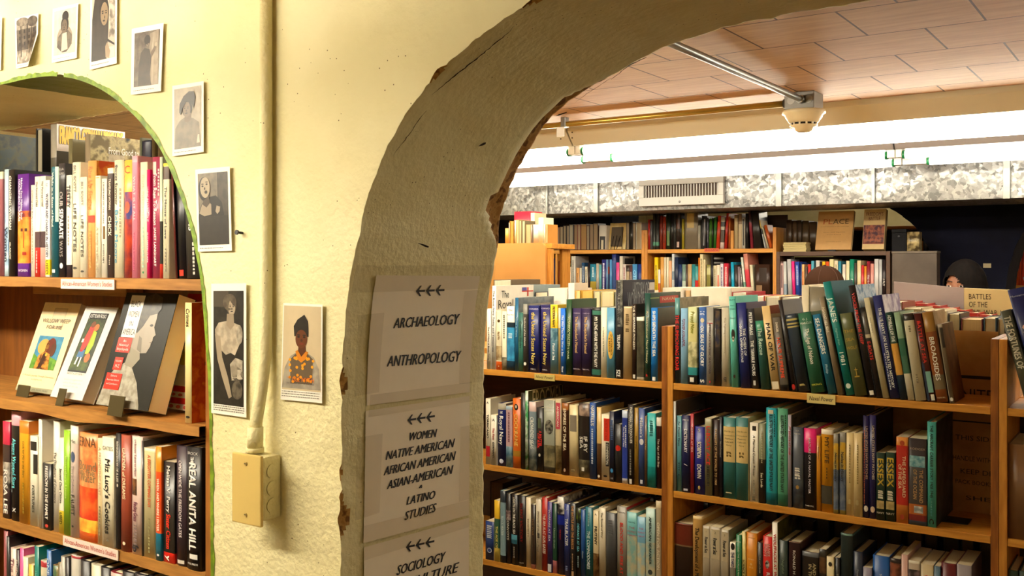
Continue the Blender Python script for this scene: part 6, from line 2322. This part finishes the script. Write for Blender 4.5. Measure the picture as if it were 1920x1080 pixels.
shelf_row('''
150 186 642 p ecc81c|l=6a5a10,.2,.8,.4
190 214 770 p c86a3c|b=0,.5,e4dccc
216 250 638 p d89c4c
252 274 640 p d8ccac
278 302 640 p e0d4b4
304 334 676 p e0a87c
336 362 604 h c4c8c8|b=.4,.6,7a8a9a
366 402 640 h 1f2a44
404 444 715 h 24345c
446 484 715 p 6a8478|b=.5,.9,b8c8b8
486 504 720 p 4a3a34
506 548 712 h b89868
550 584 715 p 2a8084|b=.8,1,d4c8b4
586 618 735 p 4a9894|b=.45,.75,c8201f
620 636 645 h d8781f
638 670 608 p e0d0a0|l=8a7a4c,.1,.9,.4
672 694 665 p d8c89c
708 750 720 p 8a8444|b=.1,.3,c8c48c
754 775 615 h 1f1c1c|c=201d1e|d=.2|w=c8c8c4,.06,.1,.1,.85|w=c8c8c4,.16,.2,.1,.85
780 814 728 p d4c8a4|l=7a6a44,.1,.9,.4
816 850 722 p e4d4bc|q=c8583c,.3,.7,.3,.7
852 884 708 p dcd4d8|l=4a3a6a,.1,.9,.4
888 940 705 h c02c3c|l=e8b8b4,.1,.7,.4
944 966 755 p 3a2a28
974 1006 692 p 1fa0c4|L=-12
1010 1044 722 h 3c3430|L=-10
1046 1072 740 p 8a7a80|L=-8
1076 1104 720 p 2a2826|L=-24|l=e8e4dc,.1,.8,.4
1108 1138 642 p cfd4c4|L=-44|b=.6,1,7aa890
1142 1186 604 h d84450|L=-46|b=0,.35,c8806c
1190 1220 722 p d0c8a8|L=-24
1222 1380 715 h 3a2418|K=broad volume|q=8a6a48,.6,.95,.1,.5|q=2a1a10,.1,.5,.3,.8
''', 1200, 370, 5.686, FY, ZF2, '%s on the lower far shelf below the vent', G, True, dmax=.20)

G = 'books on the lower shelf of the brown far bookcase'
shelf_row('''
130 160 685 p cfa8a4|b=0,.05,5a3c38|q=3a2c30,.1,.7,.3,.7|b=.88,1,1f1c1c
168 198 685 p c4c4c0|L=-6|b=.6,.9,8a9aa8
214 256 662 h b8b4b4|L=-16
260 290 685 p e0307c|L=-14
296 340 688 h 2c4ca0|L=-12|l=b8c8e8,.1,.6,.4
344 350 700 p 24408a
356 384 715 p ecb878|q=c8541c,.2,.9,.3,.7
396 418 740 p 6a5a50
422 452 714 p d03a34
458 486 678 p 58a0b4
510 548 674 p ccc4b8
552 572 690 p 3a2c30
576 608 685 p e8b024|b=.5,1,c8402c
612 646 686 p d85a2c
652 698 660 p d8cc98
704 742 676 p e4d4b4|l=8a7a54,.1,.8,.4
746 776 682 p 3c88a0
792 824 714 p dccdbc
830 864 678 p ddd0a8
868 914 662 h 1a8464|t=PRIME,d8e8dc,.3,.9,.5
918 944 700 p 4a443c
948 988 674 p dcc89a
992 1018 725 p c83438
1022 1048 735 p d88a2c
1052 1086 682 h 8a2430|t=The Great,ecd8d0,.2,.8,.5
1090 1126 708 p d08c80
1132 1176 658 p c8c4c0
1182 1212 665 p b8b8b8
1216 1250 668 p 2a1f1f|t=I FLY,e8e0d8,.2,.9,.6
''', 1440, 370, 5.686, FY, ZFC2, '%s on the lower shelf of the brown far bookcase', G, True, dmax=.20)
G = 'dark books at the back of the brown far bookcase'
shelf_row('''
190 250 240 h 43301f
254 304 248 h 4a3624
308 356 245 h 3a2a1c
360 432 250 h 46351f
436 520 262 h 3c2c1c
''', 1440, 370, 5.686, FY + 0.11, ZFC, '%s dim brown spine behind the flat stack, brown far bookcase', G, True, dmax=.15)
# flat stack
a, b = at_y(1468.5, 470, FY + .01), at_y(1511, 470, FY + .01)
z = ZFC
rr = random.Random(11)
for k in range(5):
    th = 0.0105
    t = thing('pamphlet', (a.x + rr.uniform(-.003, .004), FY + .006 + rr.uniform(0, .006), z), 'cream pamphlet lying flat, %s from the bottom of the small pile' % ORD[k], 'pamphlet', group='pile of flat pamphlets')
    f = MB()
    f.rbox(0, b.x - a.x, 0, .085, 0, th - .0006, page_mat('dccb94', 'b8a468'), 0.001)
    f.build('page_block', t)
    f = MB()
    f.box(-0.0006, b.x - a.x + .0006, -0.0006, .086, th - .0005, th, mat('c8bc90', 0.5))
    f.build('cover', t)
    z += th + .0004


def far_face_out(BL, BR, hgt, tilt, thick, base, label, panels, words, z, setback):
    p, q = at_y(BL, 470, FY + setback), at_y(BR, 470, FY + setback)
    t = thing('hardcover_book', (p.x, FY + setback, z + .001 + thick * math.sin(math.radians(tilt))), label, 'book', (-math.radians(tilt), 0, 0), 'books shown face out on the brown bookcase')
    w = q.x - p.x
    f = MB()
    f.rbox(0, w, 0, thick, 0, hgt, mat(base, 0.5), 0.001)
    f.build('cover', t)
    f = MB()
    f.box(0.002, w + .0006, 0.003, thick - .003, 0.003, hgt + .0004, M_PAGE2)
    f.build('page_block', t)
    f = MB()
    for hx, x0, z0, x1, z1 in panels:
        m = mottled(*hx.split('/'), 50, 0.4) if '/' in hx else mat(hx, 0.4)
        f.box(x0 * w, x1 * w, -0.0006, 0, z0 * hgt, z1 * hgt, m)
    if panels:
        f.build('cover_picture', t)
    f = MB()
    for s, xc, zz, wd, cap, hx in words:
        letters(f, s, wd * w, cap * hgt, lambda x, y: ((xc - wd / 2) * w + x, -0.0011, zz * hgt + y), mat(hx, 0.5))
    f.build('lettering', t)
    return t


far_face_out(1528, 1595, .234, 18, .03, 'c89a5c', 'large tan book lettered PLACE, leaning face out on the brown bookcase', [],
             [('PL', .30, .66, .26, .13, 'a84c1c'), ('ACE', .66, .66, .44, .13, '4a3a1c'), ('an introduction to the landscape', .5, .585, .8, .025, '8a6a3c'),
              ('lines and figures', .5, .44, .6, .022, '7a5c30'), ('notes', .5, .38, .4, .022, '7a5c30'), ('university press', .5, .2, .42, .02, '8a6a3c')], ZFC, .03)
t = thing('book_easel', (at_y(1553, 470, FY + .024).x, FY + .012, ZFC + .0005), 'tiny black easel lip holding the tan PLACE book', 'book stand', group='easels on the far shelf')
f = MB()
f.rbox(0, .045, 0, .008, 0, .010, M_BLACKM, .001)
f.build('front_lip', t)
far_face_out(1616, 1657, .232, 13, .045, 'd0b078', 'tan hardcover with a red battle scene, leaning face out beside PLACE', [('4a2030/a85a3c', .02, .14, .98, .60), ('9a3a20', .02, .13, .98, .18)],
             [("FREEDOM'S", .5, .83, .78, .085, '6a1f18'), ('BATTLE', .5, .72, .52, .085, '6a1f18')], ZFC, .03)
f = MB()

# grey-brown end panel with two things on top
a, b = at_y(1671, 470, FY), at_y(1755, 470, FY)
t = thing('display_case', (a.x + .004, FY, 0), 'dull grey-brown case end right of the brown far bookcase', 'cabinet')
f = MB()
zt = EYE + 0.070
f.rbox(0, b.x - a.x, 0, .09, 0, zt - 0.012, mottled('4a3c30', '5a4c3e', 6, 0.45), .003)
f.build('body', t)
f = MB()
f.rbox(-0.002, b.x - a.x + .002, -.004, .093, zt - 0.0118, zt, mat('6a5c4c', 0.4), .002)
f.build('top', t)
f = MB()
for k in range(7):
    x = .11 + .008 * k
    f.tube([(x, -0.001, 1.40 + .004 * (k % 2)), (x + .009, -0.001, 1.405 - .004 * (k % 2))], .0016, mat('a89c8c', .7), 6)
f.build('scratch_mark', t)
p, q = at_y(1672, 430, FY + .02), at_y(1699, 470, FY + .02)
t = thing('storage_box', (p.x, FY + .02, zt), 'small black box on top of the grey-brown case end', 'box')
f = MB()
f.rbox(0, q.x - p.x, 0, .06, 0, p.z - zt - .02, mat('0a0910', .5, 0, .1, 40, 'box', 0.15), .002)
f.build('body', t)
f = MB()
f.rbox(-.001, q.x - p.x + .001, -.001, .061, p.z - zt - .0195, p.z - zt, mat('0d0c12', .5, 0, .1, 40, 'box', 0.15), .002)
f.build('lid', t)
f = MB()
f.lathe([(0, 0), (.006, 0), (.006, .002), (0, .003)], (0, 0, 0), mat('5a5a60', .4), 12)
o = f.build('stud', t)
o.rotation_euler = (PI / 2, 0, 0)
o.location = ((q.x - p.x) * .5, -.001, (p.z - zt) * .68)
b_ = make_book('paperback_book', .064, .105, .065, 'p', 'c8b480', {'b': [['0', '1', 'c8b480/5a4a30']]}, 'small patterned cream book beside the black box on the case end', 'things on the case end')
b_.location = (q.x + .004, FY + .02, zt)

# ---------------------------------------------------------------- orange end panel and the books over it
OY = 4.20
OX = at_y(1022, 455, OY).x
t = thing('bookcase', (OX, OY, 0), 'bookcase end covered by a plain orange-tan panel, seen through the arch', 'bookcase')
f = MB()
zt = EYE + 0.108
r = .03
poly = [(-.75, 0), (0, 0), (0, zt - r)] + [(-r + r * math.cos(a), zt - r + r * math.sin(a)) for a in [PI / 12 * i for i in range(1, 7)]] + [(-.75, zt)]
f.prism(poly, lambda p, s: (p[0], s, p[1]), 0, .016, mottled('cf9650', 'c88e48', 5, 0.55))
f.build('end_panel', t)
f = MB()
f.rbox(.0005, .028, .0165, .04, 0, zt - .032, M_OAKV, .002)
f.build('side_panel', t)
f = MB()
f.rbox(-.75, -.002, .0165, .30, zt - .03, zt - .004, M_OAK, .002)
f.build('shelf_board', t)
f = MB()
f.rbox(-.0015, .03, .0165, .15, zt - .03, zt - .004, M_OAK, .002)
f.build('shelf_board', t)
f = MB()
f.rbox(-.75, -.72, .0165, .30, 0, zt - .031, M_OAKV, .002)
f.rbox(-.05, -.03, .22, .30, 0, zt - .031, M_OAKV, .002)
f.build('shelf_board', t)
G = 'books over the orange panel'
PT = '%s over the orange panel'
shelf_row('''
40 74 330 p e0a04c
76 84 270 p d8b8a0
86 132 250 f d89a3c|k=8a5a1c
134 152 245 p e8dcb4
154 182 240 f d8c894|k=b8a060
184 214 245 f cfbf92|k=8a7a54
216 250 248 f d4c69c|k=6a5f48
252 312 285 f c8b482|k=8a7448
314 328 292 p 8a7a6a
332 392 290 p d8d0bc
394 446 216 p d8dcc0|c=cfd8c0
450 466 290 p f0e0bc
468 488 288 f ecdcae|k=c88a3c
''', 940, 370, 5.683, OY + .03, zt - .003, PT + ' in the front row', G, True, dmax=.12)
shelf_row('''
130 306 152 h c81c34|K=broad volume
308 350 165 p f0c8a0
''', 940, 370, 5.683, OY + .17, zt - .003, PT + ' at the back', G, True, dmax=.12)

# ---------------------------------------------------------------- room beyond the navy wall
BYD = 7.3
t = thing('bookcase', (-2.0, BYD, 0), 'bookcase in the cream room beyond the first navy arch', 'bookcase')
f = MB()
for z in (EYE + 0.09, EYE - 0.2):
    f = MB()
    f.rbox(-.1, 1.0, 0, .25, z - .022, z, M_BROWN, .001)
    f.build('shelf_board', t)
for x in (-.12, 1.0):
    f = MB()
    f.rbox(x, x + .02, 0, .25, 0, EYE + .25, M_BROWN, .001)
    f.build('side_panel', t)
f = MB()
f.box(-.1, 1.0, .24, .25, 0, EYE + .25, M_DARKW)
f.build('back_panel', t)
f = MB()
f.rbox(-.12, 1.02, -.01, .25, EYE + .2505, EYE + .27, M_OAK, .001)
f.build('top', t)
shelf_row('''
1684 1690 445 h 5a2a20
1691 1697 446 p c8b890
1698 1702 448 h 2a2a3c
1703 1708 444 p 8a3c2c
1709 1715 450 p d8c89c
1716 1722 447 h 3c2c24
1723 1730 452 p c8a060
1731 1738 449 h 4a5a6a
''', 0, 0, 1.0, BYD, EYE + 0.09, '%s in the lit room beyond the first navy arch', 'books in the room beyond', True, dmax=.2)
t = thing('bookcase', (-1.05, 6.9, 0), 'pine shelves with orange folders beyond the second navy arch', 'bookcase')
for z in (EYE - 0.135, EYE - 0.45):
    f = MB()
    f.rbox(0.0, .9, 0, .3, z - .022, z, M_OAK, .001)
    f.build('shelf_board', t)
for x in (-.02, 0.168, .9):
    f = MB()
    f.rbox(x + .0005, x + .0195, -.002, .3, 0, EYE + .2, M_OAKV, .001)
    f.build('side_panel', t)
shelf_row('''
1889 1894 452 p e8501c|L=3
1905.5 1910 450 p e8602c
1910.5 1915 450 p e0502c
1915.5 1920 452 p d8402c
1920.5 1928 455 p e8682c
''', 0, 0, 1.0, 6.9, EYE - 0.135, '%s orange folder beyond the second navy arch', 'orange folders', True, dmax=.25)
p = at_y(1851, 498, 6.0)
t = thing('wall_card', (p.x, 5.998, p.z), 'tiny cream card stuck on the navy pillar above the woman', 'card')
f = MB()
f.rbox(-.02, .02, -.003, .002, -.012, .012, mat('c8b890', .5), .001)
f.build('card', t)

# ---------------------------------------------------------------- two people in the far aisle
M_SKIN = mat('a8704c', 0.5, 0, .06)
M_SKIN2 = mat('8a5638', 0.5, 0, .06)


def skinned(mb, chains, material, sub=2):
    """chains: lists of (point, radius); the first chain's first point is the root; shared points weld"""
    verts, edges, rad, idx = [], [], [], {}
    for ch in chains:
        last = None
        for p, r in ch:
            key = tuple(round(c, 4) for c in p)
            if key not in idx:
                idx[key] = len(verts)
                verts.append(p)
                rad.append(r)
            if last is not None and last != idx[key]:
                edges.append((last, idx[key]))
            last = idx[key]
    me = D.meshes.new('skeleton')
    me.from_pydata(verts, edges, [])
    ob = D.objects.new('skeleton', me)
    COL.objects.link(ob)
    md = ob.modifiers.new('skin', 'SKIN')
    for i, r in enumerate(rad):
        sv = me.skin_vertices[0].data[i]
        sv.radius = (r, r) if not isinstance(r, tuple) else r
        sv.use_root = i == 0
    ob.modifiers.new('smooth', 'SUBSURF').levels = sub
    dg = bpy.context.evaluated_depsgraph_get()
    ev = ob.evaluated_get(dg)
    m2 = ev.to_mesh()
    mb.add([v.co[:] for v in m2.vertices], [tuple(p.vertices) for p in m2.polygons], material, True)
    ev.to_mesh_clear()
    D.objects.remove(ob)
    D.meshes.remove(me)


def hand_chains(w, d, side):
    """palm and five curled fingers from wrist w along direction d"""
    d = Vector(d).normalized()
    up = Vector((0, 0, 1))
    s = d.cross(up).normalized()
    n = s.cross(d).normalized()
    w = Vector(w)
    out = []
    palm = w + d * .05
    out.append([(tuple(w), .024), (tuple(palm), (.034))])
    for k, (ln, off) in enumerate(((.066, -.028), (.074, -.010), (.070, .009), (.056, .027))):
        a = palm + s * off + d * .03
        b = a + d * ln * .45 + n * .004
        c = b + d * ln * .3 - n * .016
        e = c + d * ln * .1 - n * .022
        out.append([(tuple(palm), .034), (tuple(a), .010), (tuple(b), .009), (tuple(c), .0085), (tuple(e), .007)])
    th = w + d * .025 + s * (-.030 * side)
    out.append([(tuple(w), .024), (tuple(th), .012), (tuple(th + d * .03 + s * (-.018 * side)), .010), (tuple(th + d * .055 + s * (-.016 * side) - n * .01), .008)])
    return out


def figure(loc, yaw, hgt, label, skin, shirt, trousers, woman):
    k = hgt / 1.62
    t = thing('person', loc, label, 'person', (0, 0, yaw))
    S = lambda x, y, z: (x * k, y * k, z * k)
    sw = .165 if woman else .19
    body = MB()
    pel, wai, che, nb, nk = S(0, 0, .86), S(0, 0, 1.0), S(0, .01, 1.18), S(0, .015, 1.32), S(0, 0.0, 1.39)
    chains = [[(pel, .12 * k), (wai, .105 * k), (che, .115 * k), (nb, .07 * k), (nk, .048 * k), (S(0, -.008, 1.45), .045 * k)]]
    arms, legs = [], []
    for s in (-1, 1):
        sh, el, wr = S(s * sw, .015, 1.29), S(s * (sw + .05), .02, 1.03), S(s * .10, -.20, 1.06)
        arm = [(nb, .07 * k), (sh, .05 * k), (el, .037 * k), (wr, .025 * k)]
        chains.append(arm)
        arms.append(arm)
        chains += hand_chains(wr, (-s * .15, -.8, .12), s)
        hip, kn, an, toe = S(s * .085, 0, .80), S(s * .09, -.015, .45), S(s * .09, .02, .07), S(s * .10, -.13, .03)
        leg = [(pel, .12 * k), (hip, .082 * k), (kn, .055 * k), (an, .038 * k), (toe, .032 * k)]
        chains.append(leg)
        legs.append(leg)
    skinned(body, chains, skin)
    hc = Vector(S(0, -.012, 1.505))

    def face(p, q):
        q = q.copy()
        if p.z < -.2:
            q.x *= 1 - .30 * (-.2 - p.z)
            q.y *= 1 - .15 * (-.2 - p.z)
        if p.y < -.5:
            if abs(p.x) < .16 and -.45 < p.z < .1:
                q.y -= .018 * k * (1 - abs(p.x) / .16) * (.1 - p.z) / .55
            if .0 < p.z < .2 and .2 < abs(p.x) < .55:
                q.y += .006 * k
        return q
    body.ball(hc, (.073 * k, .092 * k, .114 * k), skin, 36, 28, face)
    for s in (-1, 1):
        body.ball(hc + Vector((s * .073 * k, .01 * k, -.005 * k)), (.010 * k, .018 * k, .030 * k), skin, 10, 8)
    body.build('body', t)
    for s in (-1, 1):
        e = MB()
        e.ball(hc + Vector((s * .030 * k, -.078 * k, .012 * k)), (.0135 * k, .0115 * k, .0075 * k), mat('e8e0d4', .3), 14, 10)
        e.ball(hc + Vector((s * .030 * k, -.0875 * k, .011 * k)), (.0058 * k, .004 * k, .0058 * k), mat('1c120c', .2), 12, 8)
        e.ball(hc + Vector((s * .030 * k, -.0772 * k, .0165 * k)), (.0155 * k, .0135 * k, .0085 * k), skin, 14, 10)
        e.build('eye', t)
        e = MB()
        e.tube([tuple(hc + Vector((s * x * k, -y * k, z * k))) for x, y, z in ((.012, .090, .030), (.028, .087, .036), (.046, .076, .032))], .0022 * k, mat('2c1a12', .7), 8)
        e.build('eyebrow', t)
    e = MB()
    e.ball(hc + Vector((0, -.083 * k, -.055 * k)), (.022 * k, .008 * k, .0075 * k), mat('8a4438', .4), 14, 8)
    e.build('mouth', t)
    g = MB()
    big = lambda ch, a: [(p, (r + a)) for p, r in ch]
    skinned(g, [[(S(0, 0, .84), .138 * k), (wai, .122 * k), (che, .13 * k), (S(0, .015, 1.31), .078 * k)]] + [[(S(0, .015, 1.31), .078 * k)] + big(a[1:3], .013) + [(tuple(Vector(a[2][0]) * .45 + Vector(a[3][0]) * .55), .040 * k)] for a in arms], mat(shirt, .8))
    g.build('shirt', t)
    g = MB()
    skinned(g, [[(S(0, 0, .90), .128 * k), (S(0, 0, .84), .13 * k)]] + [[(S(0, 0, .84), .13 * k)] + big(l[1:3], .014) + [(tuple(Vector(l[3][0]) + Vector((0, 0, .03))), .055 * k)] for l in legs], mat(trousers, .8))
    g.build('trousers', t)
    for l in legs:
        g = MB()
        a, b = Vector(l[3][0]), Vector(l[4][0])
        skinned(g, [[((a.x, a.y + .035, .03), .034), ((a.x, a.y - .02, .033), .040), ((b.x, b.y, .027), .036), ((b.x, b.y - .05, .024), .027)]], mat('241c18', .5))
        g.build('shoe', t)
    return t, hc, k


# woman with dark hair, looking down at a book
p = at_y(1810, 497, 5.0)
t, hc, k = figure((p.x, 5.0, 0), -0.30, 1.60, 'woman with long dark hair looking down, only forehead and brow above the folio', M_SKIN2, '3a3c4c', '2a2c38', True)
M_HAIR = mottled('080504', '120b08', 60, 0.75, (1, 1, .15), None, .4, .6, 0.12)
f = MB()


def hairfn(p, q):
    q = q.copy()
    if p.z < 0:
        q.z *= 1.9
        q.x *= 1.10
    q.x *= 1 + .06 * noise.noise(p * 5)
    return q


tmp = MB()
n, m = 72, 56
tmp.ball(hc + Vector((0, .010, .012)), (.094 * k, .108 * k, .128 * k), M_HAIR, n, m, hairfn)
keep = []
for fc in tmp.f:
    c = sum((Vector(tmp.v[i]) for i in fc), Vector()) / 4 - hc
    hole = c.y < -.03 * k and -.062 * k < c.x < .050 * k and c.z < (.062 - 14 * (c.x + .02) ** 2) * k
    if not hole:
        keep.append(fc)
f.add(tmp.v, keep, M_HAIR, True)
f.build('hair', t)
# man in a brown cap, turned away
p = at_y(1545, 500, 4.7)
t, hc, k = figure((p.x, 4.7, 0), 2.6, 1.565, 'person in a dark brown cap, only the top of the cap above the books', M_SKIN, '5a4a3c', '2a2a30', False)
f = MB()
f.ball(hc + Vector((0, .012, .008)), (.080 * k, .098 * k, .10 * k), mat('2a1c14', .8), 24, 16, lambda p, q: q if p.z > -.5 and p.y > -.55 or p.z > .5 else q * .8)
f.build('hair', t)
M_CAP = mat('3a2418', .85, 0, .12, 14, 'cap', 0.1)
f = MB()
prof = [(math.cos(a) * .094 * k, math.sin(a) * .090 * k) for a in [PI / 2 * i / 10 for i in range(11)]]
f.lathe([(.094 * k, -.025 * k)] + prof, (hc.x, hc.y + .008, hc.z + .052 * k), M_CAP, 36)
cap = f.build('cap', t)
f = MB()
for j in range(6):
    a0 = 2 * PI * j / 6
    f.tube([(hc.x + math.cos(a0) * r * 1.012, hc.y + .008 + math.sin(a0) * r * 1.012, hc.z + .052 * k + z * 1.01) for r, z in prof], .0012, mat('4a2e1e', .8), 6)
f.ball((hc.x, hc.y + .008, hc.z + .143 * k), (.008, .008, .004), M_CAP, 10, 6)
f.build('seam', cap)
f = MB()
br = []
for j in range(9):
    a0 = -PI * (.18 + .64 * j / 8)
    br.append((math.cos(a0), math.sin(a0)))
vs = [(hc.x + c * .094 * k, hc.y + .008 + s * .094 * k, hc.z + .03 * k) for c, s in br] + [(hc.x + c * .085 * k, hc.y - .01 + s * .155 * k, hc.z + .018 * k) for c, s in br]
vs += [(x, y, z - .004) for x, y, z in vs]
fs = [(i, i + 1, i + 10, i + 9) for i in range(8)] + [(i + 18, i + 27, i + 28, i + 19) for i in range(8)] + [(i + 9, i + 10, i + 28, i + 27) for i in range(8)]
f.add(vs, fs, M_CAP, True)
f.build('brim', cap)
